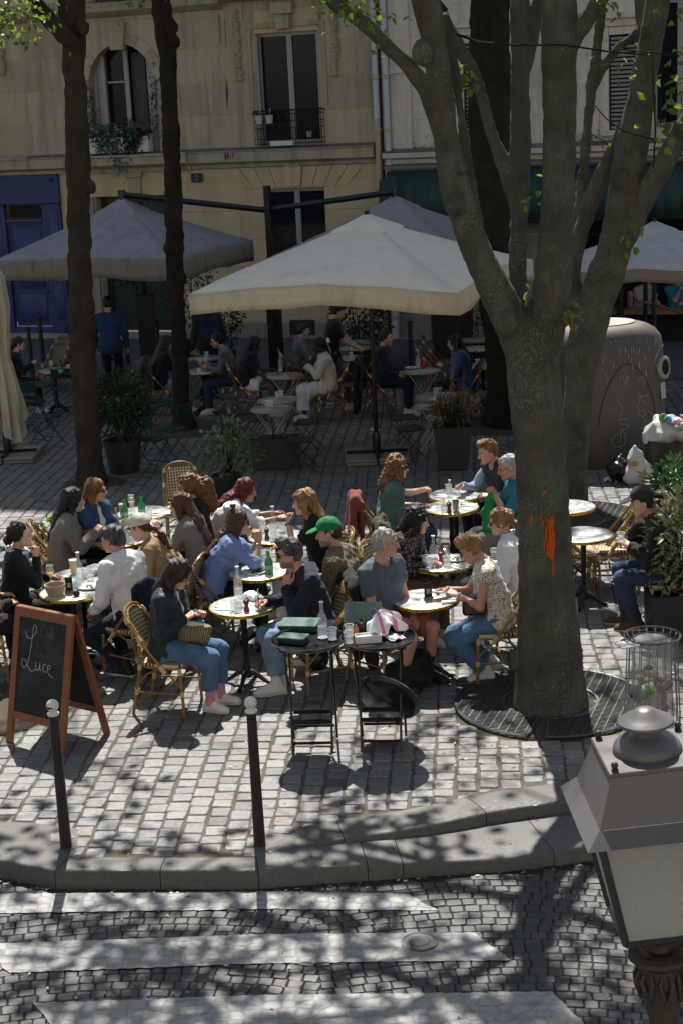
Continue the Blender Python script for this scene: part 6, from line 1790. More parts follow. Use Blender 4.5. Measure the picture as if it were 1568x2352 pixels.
BROWN=C('brown_trousers',(0.14,0.085,0.055));RED=C('brick_shorts',(0.26,0.085,0.055));KHAKI=C('khaki',(0.22,0.20,0.17));LBLUE=C('light_blue',(0.28,0.36,0.52));CREAM=C('cream_cap',(0.50,0.46,0.38));CAPG=C('cap_green',(0.012,0.16,0.055));CAPB=C('cap_black',(0.028,0.026,0.026));OLIVE=C('olive',(0.045,0.042,0.025));IVORY=C('ivory',(0.50,0.46,0.38));WSKIRT=C('white_skirt',(0.62,0.60,0.58));GRYG=C('grey_green',(0.13,0.135,0.12));GREYB=C('grey_blazer',(0.11,0.115,0.12));BLUES=C('blue_sweater',(0.022,0.045,0.10));PINK=C('pink_sock',(0.55,0.24,0.33));SOCKB=C('black_sock',(0.012,0.012,0.014));SOCKW=C('white_sock',(0.55,0.55,0.55));CYAN=C('cyan_tee',(0.02,0.22,0.27));BEIGEJ=C('beige_jacket',(0.40,0.36,0.29));BRICK=C('brick_jacket',(0.20,0.045,0.035))
def W4(v):return (v[0],v[1],v[2],1)
def HG(u,v,z):return W4(G(u,v,z))
PP={}
def sit(key,label,uv,phi,ck='red',clabel=None,cd=0.0,**kw):
 J=person(label,uv,phi,**kw);PP[key]=J
 if ck:
  p=J['W']((cd,0,0));chair(ck,p[0],p[1],phi+kw.get('cturn',0),clabel)
 return J
sit('p1','person in a long black coat cut off by the picture edge beside the chalkboard',(-36,1268),35,'black','rattan chair under the black coat beside the chalkboard',top=BLK,legs=BLK,hairdo='bob',hair='dark',shoe='black',hem=0.6,lean=14,skin='fair',hand_l=(0.36,0.12,0.74),hand_r=(0.34,-0.14,0.72))
sit('p2','woman with black hair tied in a bun and black coat with white ruffled collar',(46,1228),8,'red','rattan chair of the woman with a white ruffled collar',top=BLK,legs=BLK,hair='black',hairdo='bun',hvol=0.004,collar=WHITE,skin='fair',lips=(0.35,0.08,0.07),shoe='black',lean=6,hand_r=(0.24,-0.04,1.02),hand_l=(0.36,0.14,0.76),pose_r='fist',palm_r=(-0.6,0.5,0.2),hdir_r=(0.1,0.2,0.95),hyaw=4,hpitch=0)
sit('p3','woman with very long black hair in a fuzzy taupe jacket',(168,1149),6,'red','rattan chair behind the long black hair and taupe jacket',top=TAUPE,topfit=0.03,legs=BLK,hair='black',hairdo='long',hlen=1.25,hvol=0.014,lean=12,hand_l=(0.40,0.06,0.86),hand_r=(0.38,-0.06,0.88),pose_l='grip',pose_r='grip',skin='light',shoe='black',fine=0.9)
sit('p4','woman with sunglasses and brown hair in a blue denim jacket',(221,1126),-28,'red','rattan chair behind the denim jacket, against the tree trunk',top=DENJ,topfit=0.026,open=0.05,inner=WHITE,legs=BLK,hair='auburn',hairdo='long',hlen=0.9,glasses=('amber',True),hyaw=18,hpitch=2,hand_r=(0.40,-0.02,0.86),hand_l=(0.36,0.16,0.76),pose_r='relax',skin='fair',fine=0.9)
sit('p5','man with grey cropped hair in a white shirt, his back turned',(258,1238),142,'red','rattan chair holding a navy coat under the man in a white shirt',fem=False,H=1.76,top=WHITE,topfit=0.022,collar=True,legs=NAVY,hair='salt',hairdo='short',hvol=0.003,lean=12,hand_l=(0.30,0.22,0.60),hand_r=(0.36,-0.14,0.76),shoe='black',whitesole=True,skin='ruddy',hyaw=10,hpitch=10,foot_l=(0.02,0.14,0.085),foot_r=(0.30,-0.12,0.085))
sit('p6','woman in a beige baseball cap and tan jacket with a low ponytail',(322,1213),168,'red','rattan chair under the woman in a beige cap',top=TAN,topfit=0.026,legs=BLK,hair='brown',hairdo='tail',cap=CREAM,hpitch=18,hyaw=6,lean=20,hand_l=(0.36,0.12,0.76),hand_r=(0.36,-0.12,0.76),skin='fair',fine=0.9)
sit('p7','woman with long straight brown hair over a loose grey jacket',(414,1160),166,'red','rattan chair under the loose grey jacket',top=GREYJ,topfit=0.028,legs=BLK,hair='brown',hairdo='longback',hlen=1.3,lean=14,hand_l=(0.44,0.10,0.93),hand_r=(0.38,-0.14,0.76),pose_l='pinch',hdir_l=(0.3,0.1,0.9),palm_l=(0.3,-0.8,0),skin='fair',hyaw=0,fine=0.9)
sit('p8','woman with orange sunglasses and a big curly golden brown ponytail',(433,1119),186,'red','rattan chair under the curly ponytail',top=BLK,legs=BLK,hair='curl',hairdo='curlytail',curl=700,hvol=0.010,glasses=('amber',True),hpitch=4,skin='light',lean=6,fine=0.85)
sit('p9','woman with dark red hair in a long white shirt leaning over a table',(566,1126),8,'red','rattan chair under the woman in a long white shirt',top=WHITE,topfit=0.026,hem=0.55,legs=WSKIRT,hair='red',hairdo='long',hlen=0.55,lean=36,hpitch=14,hyaw=-6,hand_r=(0.74,-0.10,0.77),hand_l=(0.72,0.14,0.77),sleeve=0.66,skin='tan',fine=0.95)
sit('p10','woman with honey brown hair in a black top, hand raised to her mouth',(698,1154),188,'red','rattan chair under the woman with her hand at her mouth',top=BLK,sleeve=0.35,legs=WHITE,hair='honey',hairdo='long',hlen=0.7,hvol=0.014,hand_l=(0.33,0.02,1.04),pole_l=(0.4,0.3,-1),pose_l='fist',hdir_l=(-0.1,-0.1,0.95),palm_l=(-1,0,0),hand_r=(0.38,-0.16,0.76),skin='fair',lean=10)
sit('p11','woman in a blue shirt and sunglasses resting her chin on her hands',(548,1200),4,'black','rattan chair with black dots behind the woman in a blue shirt',cturn=12,top=BLUE,topfit=0.03,sleeve=0.62,legs=BLK,hair='brown',hairdo='halfup',hlen=1.1,glasses=('black',True),lean=22,hpitch=2,hand_l=(0.47,0.05,1.0),hand_r=(0.46,-0.06,1.0),pole_l=(0.4,0.6,-1),pole_r=(0.4,-0.6,-1),pose_l='grip',pose_r='grip',hdir_l=(-0.15,-0.2,0.9),hdir_r=(-0.15,0.2,0.9),palm_l=(-0.3,-1,0),palm_r=(-0.3,1,0),skin='light',collar=BLK)
sit('p12','man in a green baseball cap and brown checked shirt',(754,1224),160,'red','rattan chair under the man in a green cap',fem=False,H=1.75,top=PLAID,topfit=0.026,legs=DEND,hair='dark',hairdo='short',cap=CAPG,beard=0.5,lean=10,hyaw=16,hpitch=10,hand_l=(0.36,0.14,0.74),hand_r=(0.38,-0.12,0.76),skin='light')
ZB=sit('p13','woman in a dark jacket and cuffed jeans looking down into her bag',(411,1318),-16,'red','rattan chair under the woman with a zebra print bag',top=C('dark_teal_jacket',(0.014,0.024,0.032),0.45),topfit=0.024,open=0.045,inner=WHITE,legs=DEN,leg=0.84,legfit=0.02,hair='dark',hairdo='bob',hvol=0.014,hpitch=34,hyaw=0,lean=8,glasses=('black',False),hand_l=(0.30,0.06,0.84),hand_r=(0.22,-0.02,0.82),pose_l='pinch',pose_r='pinch',sock=PINK,socklen=0.19,foot_l=(0.43,0.12,0.085),foot_r=(0.40,-0.06,0.085),skin='fair')
sit('p14','bearded man in black sweater, sunglasses and pale jeans writing with a pen',(665,1271),200,'black','rattan chair with coats under the man in sunglasses',fem=False,H=1.8,top=NAVY,topfit=0.022,legs=DENL,leg=0.9,legfit=0.016,hair='salt',hairdo='quiff',hvol=0.003,beard=0.55,glasses=('black',True),lean=16,hyaw=-14,hpitch=8,hand_r=(0.44,-0.16,0.79),pose_r='grip',hand_l=(0.30,0.05,0.97),pole_l=(0.2,0.5,-1),pose_l='point',hdir_l=(-0.1,-0.1,0.95),palm_l=(-0.8,-0.6,0),sock=SOCKW,foot_l=(0.36,-0.02,0.085),foot_r=(0.44,0.03,0.085),skin='ruddy')
sit('p15','woman with curly brown hair in a teal sleeveless top reaching across a table',(912,1073),4,'red','rattan chair with a brick red jacket under the teal top',top=TEALG,sleeve=0.22,topfit=0.012,legs=DEND,hair='auburn',hairdo='curlybob',curl=480,hvol=0.008,glasses=('black',True),hand_r=HG(1012,1122,0.86),pole_r=(0,-0.3,-1),pose_r='grip',hand_l=(0.38,0.14,0.76),lean=8,skin='fair')
sit('p16','older man in a navy vest over a pale blue shirt reaching for a glass',(1119,1037),205,'red','rattan chair under the man in a navy vest',fem=False,H=1.78,top=C('navy_vest',(0.016,0.019,0.034),0.6),topfit=0.026,sleeve=0,inner=LBLUE,legs=NAVY,hair='auburn',hairdo='quiff',hvol=0.002,hand_r=HG(1060,1116,0.84),pose_r='grip',hand_l=(0.34,0.16,0.76),lean=18,hyaw=-6,hpitch=16,skin='ruddy',neck=0.02)
def sleeves(J,mat,n_='lr',frac=0.96,seed=3):
 """shirt sleeves showing out of a vest"""
 lo,hi=bounds(J,ARMK,0.2);F_=Field(lo,hi,0.012);limbs(F_,J,0.014,'arm',up=(0.051,0.043,0.031),frac=frac,k=0.03,nm=n_);F_.wrinkle(0.006,45,seed,4);V,Q=F_.mesh()
 return link(bpy.data.objects.new('sleeves',np_mesh('sleeves',V,Q,mat)),J['root'])
sleeves(PP['p16'],LBLUE)
sit('p17','grey haired man with glasses in a teal T shirt holding a green bag',(1166,1073),188,'red','rattan chair under the man holding a green bag',fem=False,H=1.76,bulk=1.12,belly=True,top=TEAL,sleeve=0.34,topfit=0.02,legs=KHAKI,hair='grey',hairdo='short',hvol=0.001,glasses=('black',False),hand_l=(0.30,0.08,0.98),hand_r=(0.30,-0.04,0.98),pose_l='fist',pose_r='fist',lean=6,hpitch=16,skin='ruddy')
sit('p18','woman with dark curly hair in a snake print blouse and brown trousers',(957,1195),-32,'red','rattan chair under the snake print blouse',top=SNAKE,topfit=0.026,open=0.03,inner=BLK,legs=BROWN,legfit=0.026,hair='black',hairdo='curlybob',curl=260,hvol=0.012,lean=20,hyaw=18,hpitch=10,hand_r=(0.36,0.02,0.74),hand_l=(0.40,0.08,0.76),skin='fair',lips=(0.30,0.10,0.09))
sit('p19','grey haired man in a blue polo shirt and brick red shorts',(884,1247),-42,'red','rattan chair under the man in a blue polo shirt',fem=False,H=1.78,bulk=1.06,belly=True,top=POLO,sleeve=0.32,topfit=0.018,collar=POLOC,neck=0.02,legs=RED,leg=0.44,legfit=0.026,hair='grey',hairdo='short',hvol=0.0,glasses=('metal',False),lean=4,hyaw=44,hpitch=4,hand_l=(0.30,0.10,0.62),hand_r=(0.28,-0.06,0.62),sock=SOCKB,socklen=0.17,shoe='black',foot_l=(0.36,0.20,0.085),foot_r=(0.30,-0.10,0.085),skin='ruddy')
sit('p20','woman with short ginger brown hair in a spotted sleeveless top and jeans',(1079,1260),178,'black','rattan chair with black dots under the spotted sleeveless top',top=SPOTS,sleeve=0,topfit=0.016,legs=C('denim_mid',(0.065,0.125,0.235),pat='denim',c2=(0.12,0.20,0.33)),leg=0.93,flare=0.012,hair='ginger',hairdo='quiff',hvol=0.010,glasses=('metal',True),bulk=1.05,lean=14,hpitch=30,hand_l=(0.37,0.06,0.79),hand_r=(0.46,-0.08,0.80),pose_l='grip',pose_r='grip',foot_l=(0.13,0.09,0.085),foot_r=(0.06,-0.10,0.11),ftilt_r=25,skin='ruddy')
sit('p21','woman with a blond ponytail and sunglasses in a crisp white shirt',(1148,1198),160,'red','rattan chair with a beige jacket under the blond ponytail',top=WHITE,topfit=0.024,collar=True,legs=DENL,hair='honey',hairdo='tail',glasses=('black',True),lean=14,hyaw=14,hpitch=10,hand_l=(0.36,0.12,0.74),hand_r=(0.38,-0.1,0.74),skin='fair')
sit('p22','man in a black cap, dark jacket and jeans sitting alone at an empty table',(1474,1152),172,'red','rattan chair under the man in a black cap',fem=False,H=1.8,top=C('charcoal_jacket',(0.020,0.019,0.021)),topfit=0.03,collar=C('grey_collar',(0.07,0.07,0.075)),legs=DEND,hair='dark',hairdo='short',cap=CAPB,lean=18,hpitch=14,hyaw=4,hand_l=(0.40,0.08,0.82),pose_l='grip',hand_r=(0.30,-0.04,1.02),pole_r=(0.3,-0.5,-1),hdir_r=(-0.1,0.1,0.95),pose_r='fist',shoe='brown',foot_l=(0.34,0.10,0.085),foot_r=(0.42,-0.06,0.085),skin='fair')
# in the shade of the house
bk=dict(fine=0.6)
sit('b1','person in black half hidden by the closed parasol',(43,790),8,'olive','rattan chair under the person half hidden by the closed parasol',top=BLK,legs=BLK,hair='dark',hairdo='bun',hand_r=(0.38,0.0,0.86),pose_r='grip',lean=12,skin='fair',**bk)
person('man in a blue sweater standing with his back turned in front of the gate',(248,697),94,seat=None,fem=False,H=1.8,top=BLUES,topfit=0.02,hem=0.06,legs=C('ink_trousers',(0.010,0.012,0.02)),hair='black',hairdo='short',hvol=0.003,hand_r=(0.10,-0.30,0.80),hand_l=(0.16,0.26,0.88),skin='ruddy',shoe='black',**bk)
sit('b3','woman with long dark hair partly hidden by the slim trunk',(382,787),20,'olive','rattan chair with an olive coat beside the slim trunk',top=BLK,legs=DENL,hair='dark',hairdo='long',hlen=1.2,skin='fair',lean=10,hand_l=(0.34,0.06,0.98),hand_r=(0.34,0,0.98),pose_r='fist',**bk)
sit('b4','man with black hair and sunglasses in a grey jacket, eating',(499,782),184,'olive','rattan chair under the man eating in a grey jacket',fem=False,H=1.76,top=GREYB,topfit=0.024,legs=DEND,hair='black',hairdo='short',hvol=0.008,glasses=('black',True),beard=0.4,lean=16,hpitch=12,hand_l=(0.44,0.08,0.80),pose_l='grip',hand_r=(0.42,-0.10,0.80),pose_r='grip',skin='light',**bk)
sit('b5','woman with long braids in black top and white shorts',(587,789),-4,'olive','rattan chair under the woman with long braids',top=BLK,sleeve=0.4,topfit=0.024,legs=WHITE,leg=0.26,legfit=0.03,hair='black',hairdo='braids',hlen=1.2,skin='brown',lean=12,hyaw=4,hand_r=(0.42,-0.14,0.58),hand_l=(0.40,0.1,0.76),**bk)
sit('b6','man with glasses in a grey green sweater seated near the wall vent',(698,758),6,'olive','rattan chair under the man in a grey green sweater',fem=False,top=GRYG,legs=DEND,hair='dark',hairdo='quiff',glasses=('black',False),lean=10,hand_r=(0.42,-0.08,0.76),hand_l=(0.4,0.1,0.76),skin='light',**bk)
sit('b7','woman in an ivory cardigan and long white skirt with a white hair bow',(733,793),186,'olive','rattan chair under the woman with a white hair bow',top=IVORY,topfit=0.028,skirt=WSKIRT,legs=None,leg=0.5,hair='black',hairdo='tail',skin='dark',glasses=('black',False),lean=8,hpitch=8,hand_l=(0.36,0.06,0.92),hand_r=(0.38,-0.06,0.90),pose_l='pinch',pose_r='pinch',**bk)
person('waiter in a black T shirt and grey jeans carrying a plate',(776,714),6,seat=None,fem=False,H=1.78,top=BLK,sleeve=0.34,topfit=0.024,hem=0.10,legs=C('grey_jeans',(0.05,0.065,0.075),pat='denim'),hair='black',hairdo='quiff',hvol=0.012,hand_r=(0.42,-0.10,1.02),pose_r='grip',hand_l=(0.44,0.08,1.02),pose_l='grip',foot_r=(0.24,-0.10,0.085),foot_l=(-0.20,0.10,0.10),lean=6,hpitch=14,skin='light',**bk)
sit('b9','man in a dark navy jacket looking across from under the parasol',(886,775),-8,'olive','rattan chair with a long green coat under the man in navy',fem=False,H=1.78,top=NAVY,topfit=0.026,legs=C('navy_trousers',(0.012,0.016,0.035)),hair='dark',hairdo='short',lean=6,hyaw=-14,beard=0.25,hand_r=(0.30,-0.08,0.66),hand_l=(0.32,0.1,0.68),skin='fair',**bk)
sit('b10','woman with dark hair and glasses in a blue denim jacket under the parasol',(1042,786),188,'olive','rattan chair under the woman in a dark denim jacket',top=DENJ,topfit=0.034,hem=0.2,legs=BLK,hair='black',hairdo='long',hlen=0.8,hvol=0.012,glasses=('black',False),lean=10,hpitch=8,hand_l=(0.38,0.06,0.86),pose_l='grip',hand_r=(0.36,-0.06,0.86),pose_r='grip',skin='fair',**bk)
person('walker in a dark coat with a navy backpack behind the diners',(474,700),100,seat=None,H=1.72,top=C('dark_coat',(0.022,0.03,0.03)),topfit=0.04,hem=0.30,legs=BLK,hair='black',hairdo='bob',shoe='black',skin='light',**bk)
for nm,uv,top,lab,ph in (('b12',(1535,652),CYAN,'man in a cyan T shirt, hand on chin, inside the open cafe',-100),('b13',(1466,655),C('pale_tee',(0.34,0.34,0.36)),'person in a pale T shirt behind a post inside the open cafe',-60)):
 q=fac(9.35 if nm=='b12' else 8.62,-0.62);person(lab,None,ph,at=(q.x,q.y),fem=False,top=top,sleeve=0.34,legs=DEND,hair='black',hairdo='short',hand_r=(0.28,0.02,1.0) if nm=='b12' else (0.42,-0.1,0.78),pose_r='fist' if nm=='b12' else 'relax',hand_l=(0.38,0.1,0.76),skin='light',lean=10,hpitch=16,**bk)
 # empty chairs
def chair_uv(kind,u,v,z,phi,label):
 p=G(u,v,z);return chair(kind,p.x,p.y,phi,label)
chair_uv('black',418,1110,0.72,-80,'empty rattan chair facing the viewer behind the curly ponytail')
chair_uv('red',136,1225,0.75,8,'empty rattan chair tucked close to the long black hair')
chair_uv('red',1398,1190,0.70,172,'empty rattan chair turned away beyond the empty tables, the farther one');chair_uv('red',1412,1218,0.62,168,'empty rattan chair in front of the man in a black cap, nearest the tables')
chair_uv('red',1318,1262,0.46,5,'empty rattan chair half hidden behind the forked trunk')
chair_uv('red',803,1228,0.82,185,'rattan chair carrying an olive jacket behind the green cap');chair_uv('black',842,1262,0.8,-30,'rattan chair with pale oval back behind the blue polo shirt')
for u,v,ph,lab in ((118,812,-120,'rattan chair at the table with the wine glass, nearest the trunk'),(128,796,-120,'rattan chair tucked behind its neighbour near the blue shop'),(300,838,160,'rattan chair just right of the standing man in blue'),(208,862,10,'rattan chair hidden by the standing man in blue'),(995,810,-10,'rattan chair left of the dark haired woman'),(1008,792,-10,'stacked rattan chair by the far bollard'),(1120,790,170,'rattan chair leaning near the far stacked tables'),(1128,860,175,'rattan chair at the table right of the denim jacket'),(690,828,160,'rattan chair between the two diners and their pizzas'),(820,842,170,'rattan chair behind the white skirt')):
 chair_uv('olive',u,v,0.75,ph,lab)
for k_,u,v,ph,lab in (('green',70,905,80,'green folding chair beside the closed parasol'),('green',148,872,95,'green folding chair at the wine glass table'),('green',100,935,60,'green folding chair nearest the closed parasol base'),('green',392,962,150,'green folding chair between potted plant and slim trunk'),('green',345,985,60,'green folding chair partly behind the bushy potted plant'),
('fblack',548,925,12,'black slat chair facing the cream tables, nearest the grey jacket'),('fblack',578,940,20,'black slat chair tucked behind its twin at the cream tables'),('fblack',706,945,170,'black slat chair leaning right of the cream tables'),('fblack',690,985,172,'black slat chair just above the black planter box'),('fblack',925,935,8,'black slat chair beside the parasol pole'),('fblack',938,960,12,'black slat chair in front of its twin beside the parasol pole')):
 chair_uv(k_,u,v,0.6,ph,lab)
 # coats over chair backs
def coat(key,mat,label,zb=0.2,w_=0.24,seed=1,cat='jacket',x0=-0.31,name='draped_jacket'):
 J=PP[key];F_=Field((-0.62,-0.4,zb-0.05),(-0.05,0.4,1.02),0.014);fx=(1,0,0)
 F_.cone((x0,-w_*0.62,0.90),(x0,w_*0.62,0.90),0.065,k=0.05,flat=((1,0,0),0.8))
 for s_ in (-1,1):F_.cone((x0-0.05,s_*w_*0.5,0.88),(x0-0.09,s_*w_*0.72,zb+0.12),0.10,0.12,k=0.06,flat=((1,0,0),0.38));F_.cone((x0+0.05,s_*w_*0.7,0.86),(x0+0.02,s_*w_*0.95,0.50),0.06,0.05,k=0.05,flat=((1,0,0),0.5))
 F_.wrinkle(0.02,26,seed,3,(1,1,0.15));F_.wrinkle(0.008,60,seed+1,3,(1,1,0.4))
 V,Q=F_.mesh();me=np_mesh(name,V,Q,mat);o=bpy.data.objects.new(name,me);o.location=J['base'];o.rotation_euler=(0,0,R(J['phi']));link(o)
 return tag(o,label,cat,'jackets hung on chair backs')
coat('p5',C('navy_coat',(0.012,0.016,0.034)),'long navy coat hanging to the ground on the chair of the man in white',0.10,0.28,1)
coat('p14',BLK,'black coat hanging from the chair of the man writing',0.12,0.26,2);coat('p15',BRICK,'brick red jacket with a badge on the teal top chair',0.42,0.22,3);coat('p21',BEIGEJ,'beige jacket hanging behind the blond ponytail',0.22,0.25,4)
coat('b4',C('grey_tweed',(0.13,0.14,0.145),pat='fuzzy'),'long grey coat on the chair of the man eating',0.12,0.25,5);coat('b9',C('coat_green',(0.022,0.028,0.018)),'long dark green coat on the chair of the man in navy',0.05,0.30,6);coat('b3',OLIVE,'olive jacket on the chair beside the slim trunk',0.3,0.24,7)
coat('p7',C('navy_soft',(0.02,0.026,0.045)),'dark blue jacket on the chair of the loose grey jacket',0.5,0.22,8)
J=PP['p15'];b=MB();
for r_,m_ in ((0.075,0),(0.05,1),(0.03,0)):b.mi=m_;b.tube([(-0.44,0.0+r_*math.cos(a)-0.10,0.56+r_*math.sin(a)) for a in np.linspace(0,6.28,18)[:-1]],0.012,5,closed=True)
bd=b.build('badge',[plain('badge_blue',(0.10,0.40,0.45),0.6),plain('badge_dark',(0.02,0.02,0.02),0.6)]);bd.parent=[o for o in COL.objects if o.get('label','').startswith('brick red jacket')][0]
oj=dict(PP['p12']);pq_=G(803,1228,0.82);PP['oj']={'base':np.array([pq_.x,pq_.y,0]),'phi':185};coat('oj',OLIVE,'olive jacket draped over an empty chair behind the green cap',0.35,0.24,9)
# ---------------------------------------------------------------- things on the tables
def glassm(name,c,a,rough=0.04,spec=0.6):
 t=NT(name).color(c).set(rough=rough,spec=spec,alpha=a);return t.mat
M_GLASS=glassm('clear_glass',(0.75,0.80,0.80),0.22);M_GRIM=glassm('glass_rim',(0.9,0.93,0.93),0.75);M_WATER=glassm('water',(0.70,0.76,0.78),0.22);M_GGREEN=glassm('green_glass',(0.02,0.30,0.06),0.85);M_GDARK=glassm('dark_green_glass',(0.01,0.06,0.03),0.92)
M_BEER=plain('beer',(0.55,0.33,0.04),0.2);M_WHITE=plain('porcelain',(0.66,0.65,0.62),0.22,0,0.05,10,0);M_PAPER=plain('paper',(0.66,0.66,0.65),0.7,0,0.08,30,0.2);M_WOODR=plain('mill_wood',(0.17,0.045,0.018),0.35,0,0.25,30,0.05);M_WICKER=plain('wicker',(0.40,0.30,0.20),0.8,0,0.3,60,0.7,120);M_WOODB=plain('block_wood',(0.26,0.13,0.055),0.5,0,0.25,20,0.1)
M_STRAW=plain('lemon',(0.55,0.42,0.03),0.4);M_RED=plain('red_can',(0.42,0.015,0.02),0.3);M_STEEL=plain('steel',(0.4,0.4,0.4),0.2,0.9,0.1,20,0)
M_MENU=plain('menu_green',(0.11,0.17,0.155),0.3,0,0.25,9,0.1);M_MENUE=plain('menu_edge',(0.02,0.06,0.055),0.4)
_PR={}
def thing_copy(key,maker,p,rz,label,cat,group,scale=None):
 if key not in _PR:
  o=maker();_PR[key]=o;reg(None)
 else:
  q=_PR[key];o=q.copy();COL.objects.link(o);o.scale=(1,1,1)
  for ch in CH.get(q.name,[]):c=ch.copy();COL.objects.link(c);c.parent=o
  for w_ in ('group',):
   if w_ in o:del o[w_]
 o.location=p;o.rotation_euler=(0,0,rz)
 if scale:o.scale=scale
 return tag(o,label,cat,group)
def mk_tumbler():
 r=empty('tumbler');b=MB();b.lathe([(0.026,0.0),(0.034,0.004),(0.036,0.05),(0.039,0.095),(0.036,0.095),(0.032,0.02),(0.0,0.016)],16,capt=False);b.build('glass_wall',M_GLASS,r)
 b=MB();b.tube([(0.0375*math.cos(a),0.0375*math.sin(a),0.095) for a in np.linspace(0,6.283,16,endpoint=False)],0.0022,5,closed=True);b.lathe([(0.027,0.001),(0.033,0.006),(0.0,0.012)],14,capt=False);b.build('glass_rim',M_GRIM,r)
 b=MB();b.lathe([(0.031,0.018),(0.034,0.06),(0.0,0.061)],14,capt=False);b.build('water',M_WATER,r);return r
def mk_bottle(m_=None,h=0.30,rim=True):
 m_=m_ or M_GLASS;r=empty('carafe' if m_ is M_GLASS else 'bottle');k=h/0.30
 b=MB();b.lathe([(0.034,0.0),(0.040,0.006),(0.040,0.16*k),(0.034,0.19*k),(0.016,0.225*k),(0.0145,0.28*k),(0.018,0.285*k),(0.018,h),(0.013,h)],18,capt=False);b.build('glass_wall',m_,r)
 if m_ is M_GLASS:
  b=MB();b.lathe([(0.0150,h-0.002),(0.019,h),(0.019,h+0.004),(0.014,h+0.004)],14);b.lathe([(0.035,0.0015),(0.0405,0.008),(0.0,0.014)],14,capt=False);b.build('glass_rim',M_GRIM,r)
  b=MB();b.lathe([(0.036,0.012),(0.037,0.10*k),(0.0,0.101*k)],16,capt=False);b.build('water',M_WATER,r)
 else:
  b=MB();b.lathe([(0.0405,0.05),(0.0408,0.052),(0.0408,0.12*k),(0.0405,0.122*k)],16,capb=False,capt=False);b.build('bottle_label',plain('label_paper',(0.25,0.42,0.34),0.5),r)
 return r
def mk_wine():
 r=empty('wine_glass');b=MB();b.lathe([(0.032,0),(0.032,0.003),(0.005,0.008),(0.004,0.08),(0.02,0.095),(0.038,0.13),(0.036,0.175),(0.031,0.20),(0.029,0.20)],16,capt=False);b.build('glass_wall',M_GLASS,r)
 b=MB();b.tube([(0.030*math.cos(a),0.030*math.sin(a),0.20) for a in np.linspace(0,6.283,14,endpoint=False)],0.002,5,closed=True);b.build('glass_rim',M_GRIM,r)
 b=MB();b.lathe([(0.018,0.098),(0.034,0.128),(0.0,0.13)],14,capt=False);b.build('wine',M_BEER,r);return r
def mk_beer():
 r=empty('beer_glass');b=MB();b.lathe([(0.03,0),(0.032,0.004),(0.036,0.08),(0.042,0.15),(0.039,0.15)],16,capt=False);b.build('glass_wall',M_GLASS,r)
 b=MB();b.lathe([(0.029,0.01),(0.034,0.08),(0.038,0.125),(0.0,0.126)],14,capt=False);b.build('beer',M_BEER,r);b=MB();b.lathe([(0.038,0.126),(0.039,0.14),(0.0,0.141)],14,capt=False);b.build('foam',M_WHITE,r);return r
def mk_mill():
 r=empty('pepper_mill');b=MB();b.lathe([(0.026,0),(0.027,0.01),(0.021,0.035),(0.017,0.055),(0.023,0.075),(0.026,0.08)],14);b.build('mill_body',M_WOODR,r);b=MB();b.lathe([(0.018,0.08),(0.027,0.088),(0.024,0.108),(0.008,0.117),(0.006,0.125)],14);b.build('mill_head',M_WOODR,r);return r
def mk_plate():
 r=empty('plate');b=MB();b.lathe([(0.06,0.0),(0.075,0.004),(0.115,0.017),(0.113,0.020),(0.07,0.009),(0.0,0.008)],28,capt=False);b.build('dish',M_WHITE,r)
 rg=np.random.RandomState(3);b=MB()
 for _ in range(7):b.ball((rg.uniform(-0.05,0.05),rg.uniform(-0.05,0.05),0.013),(0.015,0.012,0.006),7,4)
 b.build('crumbs',plain('salad',(0.12,0.14,0.03),0.6,0,0.5,60),r)['kind']='stuff';return r
def mk_pizza():
 r=empty('pizza_plate');b=MB();b.lathe([(0.12,0.0),(0.15,0.012),(0.148,0.014),(0.0,0.008)],28,capt=False);b.build('dish',M_WHITE,r)
 b=MB();b.lathe([(0.138,0.012),(0.142,0.022),(0.125,0.026),(0.115,0.018),(0.0,0.018)],28,capt=False);b.build('pizza',plain('crust',(0.36,0.17,0.05),0.7,0,0.5,25,0.4),r)
 rg=np.random.RandomState(5);b=MB()
 for _ in range(26):a=rg.uniform(0,6.28);q=rg.uniform(0.01,0.10);b.ball((q*math.cos(a),q*math.sin(a),0.024),(0.018,0.014,0.008),6,4)
 b.build('topping',plain('topping',(0.22,0.18,0.06),0.6,0,0.6,40),r)['kind']='stuff';return r
def mk_menu():
 r=empty('menu_stand');b=MB();b.box((0,0,0.012),(0.085,0.035,0.024),None,0.003);b.build('wood_block',M_WOODB,r);b=MB();b.box((0,0,0.085),(0.072,0.004,0.13));b.build('card',M_IRON,r);b=MB();b.box((0.0,-0.0026,0.075),(0.034,0.001,0.045));b.build('print',plain('print_grey',(0.28,0.29,0.30),0.6),r);return r
def mk_cutlery():
 r=empty('cutlery_set');b=MB();b.box((0,0,0.003),(0.10,0.20,0.005),None,0.001);b.build('napkin',M_PAPER,r);b=MB();b.tube([(-0.015,-0.09,0.008),(-0.015,0.02,0.008),(-0.015,0.09,0.009)],[0.003,0.003,0.008],5,flat=0.4);b.build('knife',M_STEEL,r);b=MB();b.tube([(0.015,-0.09,0.008),(0.015,0.05,0.008),(0.015,0.09,0.01)],[0.003,0.003,0.009],5,flat=0.4);b.build('fork',M_STEEL,r);return r
def mk_jug():
 r=empty('steel_jug');b=MB();b.lathe([(0.045,0),(0.048,0.004),(0.046,0.15),(0.05,0.165),(0.046,0.165),(0.043,0.02)],18,capt=False);b.build('jug_body',M_STEEL,r);b=MB();b.tube([(0.047,0,0.14),(0.08,0,0.13),(0.085,0,0.07),(0.048,0,0.04)],0.005,6);b.build('handle',M_STEEL,r);return r
